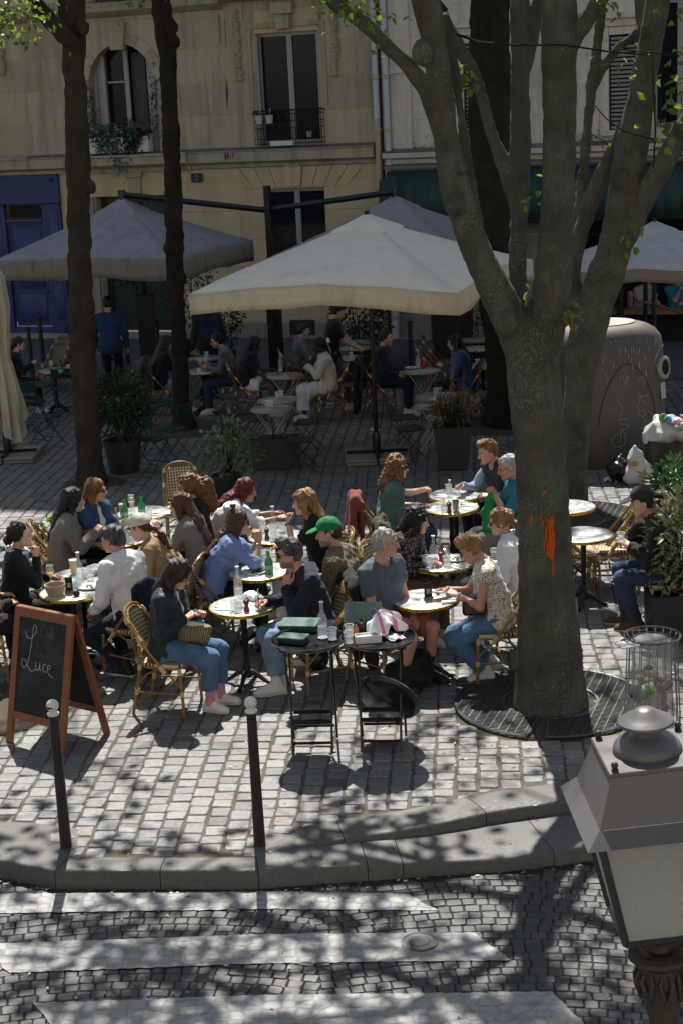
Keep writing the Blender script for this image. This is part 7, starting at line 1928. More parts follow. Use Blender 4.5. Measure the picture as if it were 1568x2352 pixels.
def mk_basket():
 r=empty('bread_basket');b=MB()
 for i in range(7):z=0.008+i*0.014;rr=0.062+i*0.0045;b.tube([(rr*math.cos(a),rr*math.sin(a),z) for a in np.linspace(0,6.283,22,endpoint=False)],0.008,6,closed=True)
 b.lathe([(0.055,0.002),(0.06,0.003),(0.088,0.10)],20,capt=False);b.build('weave',M_WICKER,r);b=MB();b.tube([(0.092*math.cos(a),0.092*math.sin(a),0.104) for a in np.linspace(0,6.283,22,endpoint=False)],0.006,6,closed=True);b.build('rim',M_WICKER,r);return r
def mk_bowl():
 r=empty('bowl');b=MB();b.lathe([(0.04,0),(0.045,0.006),(0.085,0.045),(0.098,0.062),(0.095,0.062),(0.05,0.014),(0.0,0.012)],26,capt=False);b.build('dish',M_WHITE,r);return r
MK=dict(tumbler=(mk_tumbler,'tumbler','water tumblers on the tables'),carafe=(mk_bottle,'carafe','clear water carafes'),green=(lambda:mk_bottle(M_GGREEN,0.22),'bottle','green glass bottles'),dkgreen=(lambda:mk_bottle(M_GDARK,0.27),'bottle','green glass bottles'),wine=(mk_wine,'wine glass','wine glasses'),beer=(mk_beer,'beer glass','glasses of beer'),mill=(mk_mill,'pepper mill','pepper mills'),plate=(mk_plate,'plate','white plates'),pizza=(mk_pizza,'pizza','pizzas'),menu=(mk_menu,'menu stand','black menu stands'),cut=(mk_cutlery,'cutlery','napkins with cutlery'),jug=(mk_jug,'jug','jugs'),basket=(mk_basket,'basket','baskets'),bowl=(mk_bowl,'bowl','bowls'))
RI=np.random.RandomState(21)
def item(kind,u,v,label,z=0.7385,rz=None,sc=None):
 p=G(u,v,z);mk,cat,g=MK[kind]
 return thing_copy(kind,mk,p,R(RI.uniform(0,360)) if rz is None else R(rz),label,cat,g,sc)
for a in [
('basket',128,1368,'beige bread basket on the table behind the chalkboard'),('wine',118,1346,'wine glass behind the bread basket'),('menu',160,1362,'black menu stand beside the bread basket',.7385,-10),('plate',206,1350,'plate with leftovers near the white shirted man'),('tumbler',178,1348,'tumbler between menu stand and plate'),('carafe',184,1340,'water carafe at the man in a white shirt'),('tumbler',209,1334,'tumbler right of the carafe on the bread basket tables'),('tumbler',197,1328,'tumbler just behind the carafe near the white shirt'),('tumbler',220,1320,'tumbler beside the white bowl'),('bowl',222,1316,'white bowl half hidden by the white shirt'),('beer',170,1318,'glass of lemonade with a straw near the taupe jacket'),('tumbler',152,1352,'tumbler left of the black menu stand'),
('beer',283,1186,'tall glass of beer in front of the denim jacket'),('wine',304,1178,'wine glass standing taller than the green bottles'),('green',288,1194,'green bottle nearest the beer glass'),('green',327,1186,'green bottle right of the wine glass'),('tumbler',344,1190,'tall glass with lemon right of both green bottles'),('carafe',306,1193,'clear carafe between the two green bottles',.7385,0,(.8,.8,.8)),('tumbler',314,1200,'tumbler in front of the clear carafe by the beige cap'),('tumbler',289,1212,'tumbler on the middle table of the sunny row'),('carafe',270,1214,'small carafe at the taupe jacket',.7385,0,(.75,.75,.75)),('tumbler',288,1246,'tumbler left of the beige cap'),('tumbler',302,1250,'tumbler almost touching the beige cap'),('tumbler',282,1232,'tumbler behind the grey haired head'),('plate',262,1232,'plate by the fuzzy taupe sleeve'),('cut',370,1180,'napkin on the farthest sunny table'),
('carafe',630,1243,'tall clear carafe under the red haired woman',.7385,0,(1.05,1.05,1.2)),('tumbler',648,1222,'tumbler by the raised elbow of the woman in black'),('tumbler',604,1222,'tumbler near the tanned forearm'),('cut',662,1240,'napkin near the white trousers',.7385,60),('mill',614,1238,'pepper mill beside the tall carafe'),
('green',619,1318,'green bottle between blue sleeve and sunglasses man'),('plate',584,1316,'small plate at the blue sleeve'),('tumbler',607,1304,'tumbler beside the lone green bottle'),('cut',575,1320,'napkin and cutlery at the blue shirt',.7385,70),
('carafe',549,1376,'clear carafe on the table with the writing man'),('tumbler',539,1403,'front tumbler left of the pepper mill'),('tumbler',548,1407,'tumbler touching the pepper mill'),('tumbler',553,1394,'tumbler just in front of the carafe at the writing man'),('mill',567,1405,'brown pepper mill on the table of the writing man'),('cut',515,1398,'white napkin with fork near the zebra bag',.7385,75),
('carafe',996,1302,'clear carafe before the snake print blouse'),('jug',1022,1288,'steel jug on the snake print blouse table'),('tumbler',977,1299,'tumbler left of the carafe by the polo shirt'),('tumbler',1026,1300,'tumbler in front of the steel jug'),('tumbler',985,1304,'tumbler nearest the grey haired man in polo'),('plate',1046,1286,'plate of food beside the steel jug'),('mill',1012,1294,'short pepper mill between carafe and tumbler'),('cut',1050,1302,'white napkin near the ginger hair',.7385,40),
('menu',983,1377,'black menu stand on the nearly empty marble table',.7385,20),
('tumbler',1030,1132,'glass under the two meeting hands'),('cut',1070,1134,'napkin with knife on the farther teal top table',.7385,80),('cut',1010,1140,'white napkin left of the meeting hands',.7385,60),('carafe',1033,1152,'carafe standing below the meeting hands',.7385,0,(.8,.8,.8)),('tumbler',1019,1178,'tumbler left of the pepper mill by the green bag'),('mill',1031,1178,'pepper mill on the table beside the green bag'),('jug',1046,1175,'small steel pot beside the pepper mill',.7385,0,(.75,.75,.75)),('cut',1074,1160,'folded napkin nearest the green bag',.7385,85),('cut',992,1164,'napkin left on the table with the small steel pot',.7385,85),
('dkgreen',141,862,'dark green bottle on the shaded table by the trunk',.738),('wine',119,855,'wine glass beside the dark green bottle',.738),('tumbler',158,850,'tumbler on the wine glass table',.738),
('wine',462,852,'wine glass before the man eating',.738),('wine',474,850,'second wine glass before the man eating, nearer him',.738),('plate',484,850,'plate under the hands of the man eating',.738),('tumbler',458,858,'tumbler near the slim trunk',.738),('tumbler',475,820,'tumbler on the set table behind the man eating',.738),('cut',462,822,'napkin on the set table behind the man eating',.738),('cut',490,806,'napkin on the farthest table by the walker',.738),
('pizza',632,860,'pizza in front of the woman with braids',.728),('pizza',676,862,'pizza in front of the woman in an ivory cardigan',.728),('carafe',645,852,'carafe between the two pizzas',.728),
('cut',604,940,'napkin on the cream table nearer the planter, left place',.728,80),('cut',648,932,'napkin on the cream table nearer the planter, right place',.728,80),('tumbler',615,935,'tumbler on the nearer cream table',.728),('tumbler',623,936,'second tumbler on the nearer cream table',.728),('cut',620,918,'napkin on the farther cream table, near the black chair',.728,80),('cut',664,911,'napkin on the farther cream table, near the white skirt',.728,80),('tumbler',638,914,'tumbler on the farther cream table',.728),('tumbler',646,911,'second tumbler on the farther cream table',.728),
('carafe',960,846,'carafe on the red can table',.728),('plate',945,846,'plate at the man in navy',.728),('cut',985,850,'crumpled napkin right of the red can',.728,50),
('tumbler',995,930,'tumbler on the cream table beside the dry grass',.728),('tumbler',1001,926,'second tumbler on the cream table beside the dry grass',.728),('cut',976,931,'napkin on the dry grass cream table, left place',.728,80),('cut',1022,922,'napkin on the dry grass cream table, right place',.728,80),('tumbler',1000,905,'tumbler on the farther dry grass table',.728),('tumbler',1008,905,'second tumbler on the farther dry grass table',.728),('cut',1030,902,'napkin on the farther dry grass table',.728,80),('cut',1112,838,'napkin on the far table right of the denim jacket',.738,80),('tumbler',1096,838,'tumbler on the far table right of the denim jacket',.738),
('plate',822,786,'white plate on the farthest table by the waiter',.738),('plate',815,800,'white plate on the table the waiter serves',.738),('tumbler',806,822,'tumbler on the far table behind the man in navy',.738)]:item(*a)
TZ=0.892+0.008
for a in [('carafe',742,1466,'clear bottle standing on the tray with menus',TZ),('tumbler',764,1470,'cut glass tumbler on the tray with menus',TZ),('tumbler',802,1462,'upper tumbler on the tea towel tray',TZ),('tumbler',801,1478,'lower tumbler on the tea towel tray',TZ)]:item(*a)
# menus in stacks, each a folder
def menus(u,v,n,L,W,rz,label,z0=TZ):
 p=G(u,v,z0);r=empty('menu_stack',p,R(rz),label,'menus','green menus on the tray');rg=np.random.RandomState(int(u))
 for i in range(n):
  b=MB();b.mi=0;a=rg.uniform(-5,5);M_=Matrix.Rotation(R(a),3,'Z');b.box((rg.uniform(-.012,.012),rg.uniform(-.012,.012),0.008+i*0.0135),(L,W,0.011),M_,0.002);b.build('menu',M_MENU if i==n-1 else M_MENUE,r)
menus(690,1443,4,0.31,0.22,-14,'stack of large green menus on the tray');menus(674,1474,4,0.22,0.135,-24,'stack of small green menus at the tray edge')
p=G(832,1434,TZ);r=empty('open_menu',p,R(-8),'green menu propped up behind the sauces','menu');b=MB();b.box((0,0.04,0.085),(0.30,0.008,0.19),Matrix.Rotation(R(-38),3,'X'),0.002);b.build('cover',M_MENU,r)
b=MB();b.tube([(0.085+0.035*math.cos(a),0.045+0.6*0.035*math.sin(a)-0.012,0.09+0.8*0.035*math.sin(a)) for a in np.linspace(0,6.28,16)[:-1]],0.003,4,closed=True);b.build('emblem',plain('menu_print',(0.32,0.36,0.30),0.5),r)
for u,v,m_,lab in ((818,1462,(0.60,0.16,0.01),'small orange sauce bottle on the tea towel tray'),(830,1456,(0.06,0.012,0.01),'small dark sauce bottle on the tea towel tray')):
 p=G(u,v,TZ);r=empty('sauce_bottle',p,0,lab,'sauce bottle');b=MB();b.lathe([(0.018,0),(0.02,0.004),(0.02,0.06),(0.009,0.085)],12);b.build('sauce',plain('sauce_%d'%u,m_,0.2),r);b=MB();b.lathe([(0.0095,0.085),(0.009,0.105)],10);b.build('neck',M_GLASS,r);b=MB();b.lathe([(0.012,0.104),(0.012,0.128)],10);b.build('cap',M_IRON,r)
for u,v,c,lab in ((775,1457,(0.01,0.09,0.03),'thin green sauce bottle with a red cap at the edge of the menu tray'),(840,1447,(0.012,0.10,0.04),'green bottle with red cap behind the white box')):
 p=G(u,v,TZ);r=empty('sauce_bottle',p,0,lab,'sauce bottle');b=MB();b.lathe([(0.012,0),(0.012,0.07),(0.006,0.09)],10);b.build('sauce',plain('pepper_%d'%u,c,0.3),r);b=MB();b.lathe([(0.009,0.088),(0.008,0.11)],10);b.build('cap',M_RED,r)
p=G(845,1474,TZ);r=empty('napkin_box',p,R(6),'white open box of napkins on the tea towel tray','box');b=MB()
for (x,y,w_,d_) in ((0,-0.045,0.2,0.006),(0,0.045,0.2,0.006),(-0.098,0,0.006,0.084),(0.098,0,0.006,0.084)):b.box((x,y,0.03),(w_,d_,0.06))
b.box((0,0,0.004),(0.19,0.084,0.006));b.build('box_wall',M_PAPER,r,False);b=MB();b.box((0,0,0.028),(0.175,0.07,0.04),None,0.004);b.build('napkins',M_WHITE,r)
for i,(u,v,rz) in enumerate(((842,1486,8),(868,1484,-6))):
 p=G(u,v,TZ);r=empty('pencil',p,R(rz),('brown' if i==0 else 'dark')+' pencil lying on the front rim of the tea towel tray','pencil');b=MB();b.tube([(-0.07,0,0.008),(0.07,0,0.008),(0.085,0,0.008)],[0.004,0.004,0.0008],6);b.build('shaft',M_WOODB if i==0 else M_IRON,r)
 # crumpled tea towel with pink stripes
def crumple(name,c,size,amp,mat,label,cat,seed,z,rz=0,hmax=0.16,n=44):
 rg=np.random.RandomState(seed);p=G(c[0],c[1],z);b=MB();rows=[]
 ph=rg.uniform(0,6.28,12)
 for i in range(n+1):
  row=[]
  for j in range(n+1):
   x,y=(i/n-0.5),(j/n-0.5);r_=math.hypot(x,y)*2
   w_=1+0.25*math.sin(7*math.atan2(y,x)+ph[0])
   hh=hmax*max(0,1-r_*w_*0.85)**0.8+amp*(math.sin(9*x+5*y+ph[1])*math.sin(8*y-4*x+ph[2])+0.6*math.sin(15*x-11*y+ph[3])+0.4*math.sin(22*y+13*x+ph[4]))*(0.35+0.65*min(1,r_))
   row.append((x*size[0]*(1-0.25*r_)+0.03*math.sin(6*y+ph[5]),y*size[1]*(1-0.25*r_)+0.03*math.sin(6*x+ph[6]),max(0.004+0.001*(i%2),hh)))
  rows.append(row)
 b.grid(rows);o=uvbuild(b,name,mat,None);m_=o.modifiers.new('thick','SOLIDIFY');m_.thickness=0.003;o.location=p;o.rotation_euler=(0,0,R(rz));return tag(o,label,cat)
t=NT('tea_towel');co=t.co('UV');w1=t.n('ShaderNodeTexWave',wave_type='BANDS',bands_direction='X');w1.inputs['Scale'].default_value=2.6;w1.inputs['Distortion'].default_value=0.4;t.l(co,w1.inputs[0]);t.color(t.mix(t.ramp(w1.outputs['Fac'],[(0.84,0),(0.87,1)]),(0.74,0.72,0.74),(0.62,0.20,0.30)));t.set(rough=0.9,spec=0.1);t.bump(t.noise(t.co(),60,4),0.3,0.004)
crumple('tea_towel',(884,1446),(0.40,0.36),0.016,t.mat,'crumpled white tea towel with pink stripes on the tray','tea towel',3,TZ+0.03,20,0.17)
crumple('tea_towel_end',(900,1466),(0.22,0.16),0.010,t.mat,'folded end of a striped tea towel lying flat on the tray rim','tea towel',5,TZ,-8,0.03,20)
crumple('paper_napkin',(577,1376),(0.20,0.18),0.012,M_PAPER,'crumpled white napkin behind the tumblers of the writing man','napkin',8,0.739,10,0.07,24)
crumple('paper_scrap',(858,988),(0.16,0.10),0.012,M_PAPER,'white paper scrap lying on the cobbles beside the parasol pole','paper scrap',11,0.004,10,0.03,14)
for i,(u,v,s_) in enumerate(((1403,1105,0.2),(1418,1108,0.16),(1486,1412,0.10))):crumple('litter_scrap',(u,v),(s_,s_*0.8),0.02,M_PAPER if i!=1 else M_GLASS,('crumpled paper litter by the recycling bin','clear crumpled plastic wrapper by the recycling bin','white paper scrap under the sunlit shrub')[i],'litter',20+i,0.004,30*i,0.06,14)
p=G(972,846,0.728);r=empty('drink_can',p,0,'red drink can with a straw on the folding table','can');b=MB();b.lathe([(0.028,0),(0.033,0.006),(0.033,0.105),(0.028,0.115)],16);b.build('can_body',M_RED,r);b=MB();b.tube([(0.01,0,0.10),(0.015,0,0.19)],0.004,6);b.build('straw',M_STRAW,r)
# phones, pen, cup, held things
def slab(name,p,d,rz,mat,label,cat,tilt=0):
 b=MB();b.box((0,0,d[2]/2),d,Matrix.Rotation(R(tilt),3,'Y'),min(d)*0.3);o=b.build(name,mat);o.location=p;o.rotation_euler=(0,0,R(rz));return tag(o,label,cat)
slab('phone',G(590,1309,0.760),(0.075,0.15,0.009),60,M_IRON,'phone on the small plate at the blue sleeve','phone');slab('phone',G(362,1203,0.7387),(0.075,0.15,0.009),30,M_IRON,'dark phone on the middle sunny table','phone');slab('pepper_box',G(176,1370,0.7387),(0.06,0.05,0.055),20,M_IRON,'small black box near the bread basket','box');slab('glasses_case',G(1030,1385,0.739),(0.13,0.05,0.02),10,M_PAPER,'white phone lying under the hands of the woman in spots','phone')
J=PP['p20'];w_=(J['W'](J['wrl'])+J['W'](J['wrr']))/2;slab('phone',Vector(w_)+Vector((-0.09,-0.01,0.0)),(0.08,0.15,0.012),70,plain('phone_case',(0.42,0.40,0.50),0.4),'pale phone held by the woman in spots','phone',20)
J=PP['p14'];w_=J['W'](J['wrr']);dd=nv(J['Rz']@(J['wrr']-J['elr']));p=Vector(w_)+Vector(dd)*0.085;b=MB();b.tube([(0,0,-0.05),(0,0.01,0.05)],0.0055,7);b.mi=1;b.tube([(0,0.01,0.05),(0,0.022,0.115)],0.0050,7);o=b.build('pen',[M_IRON,M_PAPER]);o.location=p;tag(o,'black and white pen held upright by the bearded man','pen')
J=PP['p22'];w_=J['W'](J['wrl']);dd=nv(J['Rz']@(J['wrl']-J['ell']));thing_copy('tumbler',mk_tumbler,Vector(w_)+Vector(dd)*0.10+Vector((0,0,-0.02)),0,'glass held by the man in a black cap','tumbler','water tumblers on the tables')
# bags
def blob(name,fn,lo,hi,h,p,rz,mat,label,cat,wr=(0.008,40,1)):
 F_=Field(lo,hi,h);fn(F_);F_.wrinkle(wr[0],wr[1],wr[2],4);V,Q=F_.mesh();o=bpy.data.objects.new(name,np_mesh(name,V,Q,mat));o.location=p;o.rotation_euler=(0,0,R(rz));link(o);return tag(o,label,cat) if label else o
def f_bag(F_):F_.cone((0,-0.05,0.0),(0,0.05,0.02),0.11,k=0.03,flat=((1,0,0),0.75));F_.cone((0,-0.02,0.12),(0,0.03,0.26),0.085,0.05,k=0.08);F_.cone((0.0,0.02,0.26),(0.0,0.03,0.34),0.05,0.035,k=0.04)
J=PP['p17'];q=J['W']((0.34,0.03,0.66));blob('shopping_bag',f_bag,(-0.16,-0.2,-0.13),(0.16,0.2,0.40),0.012,q,188,C('bag_green',(0.01,0.24,0.07),0.6),'bright green cloth bag held up by the man in teal','bag',(0.014,30,2))
J=PP['p13'];q=J['W']((0.26,0.03,0.665));b=empty('handbag',q,R(-8),'zebra print handbag open on the lap of the woman in cuffed jeans','handbag')
F_=Field((-0.17,-0.08,-0.1),(0.17,0.08,0.13),0.008);F_.cone((-0.085,0,-0.02),(0.085,0,-0.02),0.065,k=0.0,flat=((0,1,0),0.8));F_.cone((-0.11,0,0.05),(0.11,0,0.05),0.05,k=0.04,flat=((0,1,0),0.8));F_.plane((0,0,0.075),(0,0,1));F_.wrinkle(0.004,50,2,3);V,Q=F_.mesh();link(bpy.data.objects.new('pouch',np_mesh('pouch',V,Q,C('zebra',(0.40,0.31,0.19),pat='zebra',c2=(0.012,0.011,0.010),sc=1.5))),b)
m2=MB();m2.box((0.02,0.0,0.085),(0.16,0.03,0.05),Matrix.Rotation(R(12),3,'Y'),0.008);m2.build('papers',M_PAPER,b);m2=MB();m2.box((0.07,0.005,0.095),(0.05,0.03,0.05),None,0.006);m2.build('tissue_pack',plain('tissue_blue',(0.05,0.32,0.5),0.4),b)
m2=MB();m2.tube([(-0.13,0,0.06),(-0.15,-0.05,0.2),(-0.12,-0.12,0.36),(-0.08,-0.16,0.48)],0.012,6,flat=0.4);m2.build('strap',C('zebra',(0,0,0)),b)
J=PP['p20'];q=J['W']((0.22,0.14,0.665));b=empty('handbag',q,R(178),'small dark brown leather handbag on the lap of the woman in spots','handbag');m2=MB();m2.box((0,0,0.03),(0.21,0.08,0.13),Matrix.Rotation(R(8),3,'X'),0.02);m2.build('pouch',plain('leather_dark',(0.030,0.012,0.008),0.3,0,0.3,14,0.1),b);m2=MB();m2.tube([(-0.10,0.0,0.08),(-0.13,-0.02,0.11),(0.0,-0.05,0.105),(0.10,0.0,0.08)],0.006,6);m2.build('strap',plain('strap_dark',(0.012,0.011,0.012),0.5),b)
def f_pack(F_):F_.cone((-0.10,0,0.13),(0.10,0.02,0.16),0.135,0.12,k=0.05);F_.cone((-0.02,-0.02,0.2),(0.10,0.03,0.24),0.10,0.09,k=0.06);F_.cone((-0.12,-0.08,0.09),(0.1,-0.09,0.10),0.075,k=0.03);F_.plane((0,0,0.004),(0,0,-1))
p=G(941,1580);bp=blob('backpack',f_pack,(-0.28,-0.22,0),(0.28,0.22,0.38),0.012,p,8,C('pack_black',(0.009,0.009,0.010),0.5),'black backpack lying on the cobbles behind the tray stand','backpack',(0.012,34,5))
b=MB();b.tube([(0.2,0,0.2),(0.34,0.02,0.10),(0.42,0.0,0.02),(0.56,-0.04,0.012)],[0.02,0.022,0.018,0.012],6,flat=0.4);b.tube([(-0.2,-0.05,0.12),(-0.27,-0.1,0.06),(-0.24,-0.16,0.012)],0.014,6,flat=0.4);b.build('strap',C('pack_black',(0,0,0)),bp)
p=G(722,1512,0.22);r=empty('helmet',p,R(200),'dark blue scooter helmet hanging under a chair behind the tray','helmet');F_=Field((-0.15,-0.14,-0.14),(0.15,0.14,0.14),0.011);F_.ell((0,0,0),(0.135,0.12,0.125),k=0);F_.ell((0.10,0,-0.06),(0.09,0.085,0.07),k=0.02,op='s');V,Q=F_.mesh();link(bpy.data.objects.new('shell',np_mesh('shell',V,Q,plain('helmet_blue',(0.010,0.022,0.03),0.2))),r);b=MB();b.box((0.105,0,0.02),(0.03,0.17,0.07),Matrix.Rotation(R(-15),3,'Y'),0.012);b.build('visor',M_LENS,r)
J=PP['b7'];hc=J['W'](J['hc']+J['HB']@np.array([-0.13,0,0.03]));b=MB()
for s_ in (1,-1):b.tube([hc,hc+np.array([0.02,s_*0.05,0.05]),hc+np.array([0.03,s_*0.07,0.0]),hc+np.array([0.01,s_*0.01,0.0])],[0.012,0.028,0.022,0.012],6,flat=0.4);b.tube([hc,hc+np.array([0.04,s_*0.02,-0.10]),hc+np.array([0.06,s_*0.03,-0.2])],[0.01,0.02,0.016],6,flat=0.3)
tag(b.build('hair_bow',M_PAPER),'white ribbon bow in the hair of the woman in ivory','hair bow')
J=[o for o in COL.objects if o.get('label','').startswith('walker')][0];blob('backpack',lambda F_:(F_.cone((0,-0.03,0.05),(0,0.03,0.3),0.13,0.12,k=0.03,flat=((1,0,0),0.75)),F_.cone((-0.09,0,0.05),(-0.09,0,0.14),0.08,k=0.04)),(-0.24,-0.2,-0.12),(0.16,0.2,0.46),0.016,Vector(J.location)+Vector((0.04,-0.26,1.02)),100,C('pack_navy',(0.014,0.014,0.04)),'navy backpack worn by the walker in a dark coat','backpack')
# wrist things and ruffles of the diners are parts of them
def band(key,n_,t_,r_,mat,nm,wd=0.006):
 J=PP[key];a,b_=J['el'+n_],J['wr'+n_];c=a+(b_-a)*t_;d=nv(b_-a);x=nv(np.cross(d,(0,0,1)));y=np.cross(d,x);b=MB();b.tube([tuple(c+x*r_*math.cos(q)+y*r_*math.sin(q)) for q in np.linspace(0,6.283,14,endpoint=False)],wd,6,closed=True);return b.build(nm,mat,J['root'])
band('p10','l',0.88,0.031,M_IRON,'bracelet');band('p14','l',0.93,0.034,M_IRON,'bracelet',0.009);band('p20','l',0.90,0.031,M_PAPER,'watch',0.009);band('p20','r',0.93,0.031,M_BRASS,'bracelet',0.004);band('p11','r',0.8,0.034,M_BRASS,'bracelet',0.003);band('p9','r',0.9,0.031,M_BRASS,'bracelet',0.004);band('b4','l',0.95,0.04,M_STEEL,'watch',0.01)
J=PP['p2'];b=MB();c=J['nb']+J['u2']*0.025;ring=[]
for i in range(40):a=2*math.pi*i/40;r_=0.092+0.010*math.sin(a*11);ring.append(tuple(c+J['fx']*(r_*math.cos(a)+0.012)+J['ys']*r_*1.15*math.sin(a)-J['u2']*(0.012*math.cos(a)+0.004*math.sin(a*11))))
b.tube(ring,0.020,6,closed=True,flat=0.8);b.build('ruffled_collar',M_PAPER,J['root'])
b=MB()
for i in range(7):
 c=J['nb']+J['fx']*(0.09+0.012*i)-J['u2']*(0.04+i*0.055);b.ball(tuple(c+J['ys']*0.02*(-1)**i),(0.014,0.026,0.022),7,5)
b.build('ruffle',M_PAPER,J['root'])
b=MB();p=J['chest']+J['fx']*0.14
for i in range(3):b.ball(tuple(p-J['u2']*(0.05+0.09*i)-J['ys']*0.07),0.012,8,6)
b.build('button',M_BRASS,J['root'])
# ---------------------------------------------------------------- street furniture
M_POST=plain('bollard_black',(0.030,0.026,0.026),0.42,0.2,0.3,10,0.1);M_BALL=plain('bollard_white',(0.62,0.62,0.59),0.5,0,0.18,18,0.15)
def mk_bollard(ball):
 r=empty('bollard');b=MB();b.lathe([(0.042,-0.02),(0.041,0.10),(0.038,0.35),(0.035,0.85),(0.034,0.985)],20);b.build('post',M_POST,r);b=MB();b.lathe([(0.034,0.985),(0.041,0.990),(0.041,1.003),(0.026,1.012),(0.026,1.03)],18);b.build('collar',ball,r)
 b=MB();b.ball((0,0,1.058),(0.0435,0.0435,0.045),20,12);k_=b.build('ball_head',ball,r)
 if ball is M_BALL:
  b=MB();rg=np.random.RandomState(2)
  for i in range(9):a=-1.9+rg.uniform(-0.5,0.5);t_=rg.uniform(-0.3,0.1);q=Vector((math.cos(a)*math.cos(t_),math.sin(a)*math.cos(t_),math.sin(t_)))*0.0432+Vector((0,0,1.058));b.ball(q,(0.008,0.004,0.005),6,4)
  b.build('paint_chip',M_IRON,k_)
 return r
for (u,v,lab) in ((152,1944,'black bollard with a chipped white ball top standing before the chalkboard'),(597,1941,'black bollard with a chipped white ball top in front of the writing man')):
 p=G(u,v);thing_copy('bollard_w',lambda:mk_bollard(M_BALL),p,R(60 if u>300 else 0),lab,'bollard','white topped bollards at the kerb')
for (u,v,lab) in ((100,838,'black bollard in front of the blue shop door'),(75,868,'black bollard just right of the closed parasol'),(368,852,'black bollard beside the slim trunk'),(945,862,'black bollard in front of the pale stone wall'),(295,842,'black bollard right of the standing man'),(1068,838,'black bollard behind the dark haired woman'),(450,800,'black bollard beside the walker with the backpack')):
 p=G(u,v);thing_copy('bollard_b',lambda:mk_bollard(M_POST),p,0,lab,'bollard','black bollards along the far pavement',(1.25,1.25,0.93))
 # chalkboard
M_SIGNW=plain('sign_wood',(0.20,0.068,0.024),0.42,0,0.3,9,0.12,40);M_SLATEB=NT('chalkboard');_c=M_SLATEB.co();M_SLATEB.color(M_SLATEB.mix(M_SLATEB.ramp(M_SLATEB.noise(_c,3.5,5,0.6),[(0.42,0),(0.75,0.75)]),(0.016,0.018,0.018),(0.055,0.06,0.06)));M_SLATEB.set(rough=0.75,spec=0.25);M_SLATEB=M_SLATEB.mat
fl,fr_=G(20,1702),G(150,1737);br=G(247,1692);wv=(fr_-fl);Wd=0.66;dv=Vector((wv.x,wv.y,0)).normalized();nvv=Vector((-dv.y,dv.x,0));cen=(fl+fr_)/2+nvv*0.25
sg=empty('chalkboard_sign',cen,math.atan2(dv.y,dv.x),'wooden A frame chalkboard with chalk lettering standing on the cobbles','chalkboard');HS=1.10
def panel(sgn):
 ang=math.atan2(0.25,HS);M_=Matrix.Rotation(ang*sgn* -1,3,'X')
 def T(x,z,o=0.0):return M_@Vector((x,o*sgn,z))+Vector((0,sgn*0.25,0)) if False else Vector((x,sgn*(0.25-0.25*z/HS),z))+Vector((0,sgn*o*math.cos(ang),o*math.sin(ang)))
 def bar(x0,x1,z0,z1,nm,m_,o0,o1):
  b=MB();q=[T(x,z,o) for o in (o0,o1) for x,z in ((x0,z0),(x1,z0),(x1,z1),(x0,z1))];b.add(q,[(3,2,1,0),(4,5,6,7),(0,1,5,4),(1,2,6,5),(2,3,7,6),(3,0,4,7)] if sgn>0 else [(0,1,2,3),(7,6,5,4),(4,5,1,0),(5,6,2,1),(6,7,3,2),(7,4,0,3)]);return b.build(nm,m_,sg,False)
 w2=Wd/2
 bar(-w2,-w2+0.062,0,HS,'leg',M_SIGNW,0.0,0.03);bar(w2-0.062,w2,0,HS,'leg',M_SIGNW,0.0,0.03);bar(-w2+0.063,w2-0.063,HS-0.07,HS-0.001,'rail',M_SIGNW,0.001,0.029);bar(-w2+0.063,w2-0.063,0.20,0.262,'rail',M_SIGNW,0.001,0.029)
 bd=bar(-w2+0.05,w2-0.05,0.25,HS-0.06,'board',M_SLATEB,0.008,0.018)
 return T,bd
panel(1);TF,bdf=panel(-1)
b=MB();b.box((0,0.0,HS+0.006),(Wd,0.05,0.012),None,0.003);b.build('top_strip',M_SIGNW,sg)
M_CHALK=plain('chalk',(0.42,0.44,0.42),0.95,0,0.3,90,0);M_CHALKF=plain('chalk_faint',(0.13,0.14,0.14),0.95,0,0.4,90,0)
def chalk(strokes,ox,oz,sc,m_,w_,nm):
 """handwriting: smooth strokes on the front board"""
 b=MB()
 for st in strokes:
  pts=smooth_path([((x,z,0),w_) for x,z in st],5);b.tube([TF(ox+p[0]*sc,oz+p[1]*sc,0.0195) for p,r in pts],[w_*(0.6+0.4*math.sin(i*0.7)**2) for i in range(len(pts))],5)
 return b.build(nm,m_,sg)
L_=[(0.0,1.05),(0.06,0.90),(0.22,0.86),(0.36,1.0),(0.40,1.16),(0.33,1.22),(0.27,1.12),(0.26,0.85),(0.22,0.5),(0.16,0.22),(0.05,0.08),(-0.06,0.14),(-0.04,0.28),(0.08,0.26),(0.2,0.10),(0.34,0.02),(0.46,0.10)]
u_=[(0.46,0.30),(0.47,0.12),(0.54,0.08),(0.60,0.18),(0.61,0.30),(0.62,0.12),(0.68,0.10)];c_=[(0.84,0.26),(0.77,0.28),(0.73,0.18),(0.78,0.08),(0.86,0.10)];e_=[(0.90,0.16),(0.99,0.20),(0.97,0.28),(0.90,0.24),(0.91,0.10),(1.0,0.02),(1.12,-0.02)]
chalk([L_,u_,c_,e_],-0.20,0.60,0.31,M_CHALK,0.0032,'chalk_writing')
C_=[(0.30,0.95),(0.18,0.98),(0.06,0.75),(0.08,0.50),(0.22,0.46)];a_=[(0.42,0.62),(0.32,0.62),(0.30,0.48),(0.40,0.48),(0.43,0.64),(0.45,0.46)];f_=[(0.50,0.44),(0.66,0.80),(0.62,0.92),(0.57,0.80),(0.58,0.40),(0.56,0.22)];e2_=[(0.66,0.52),(0.75,0.56),(0.72,0.64),(0.66,0.58),(0.68,0.46),(0.78,0.46)]
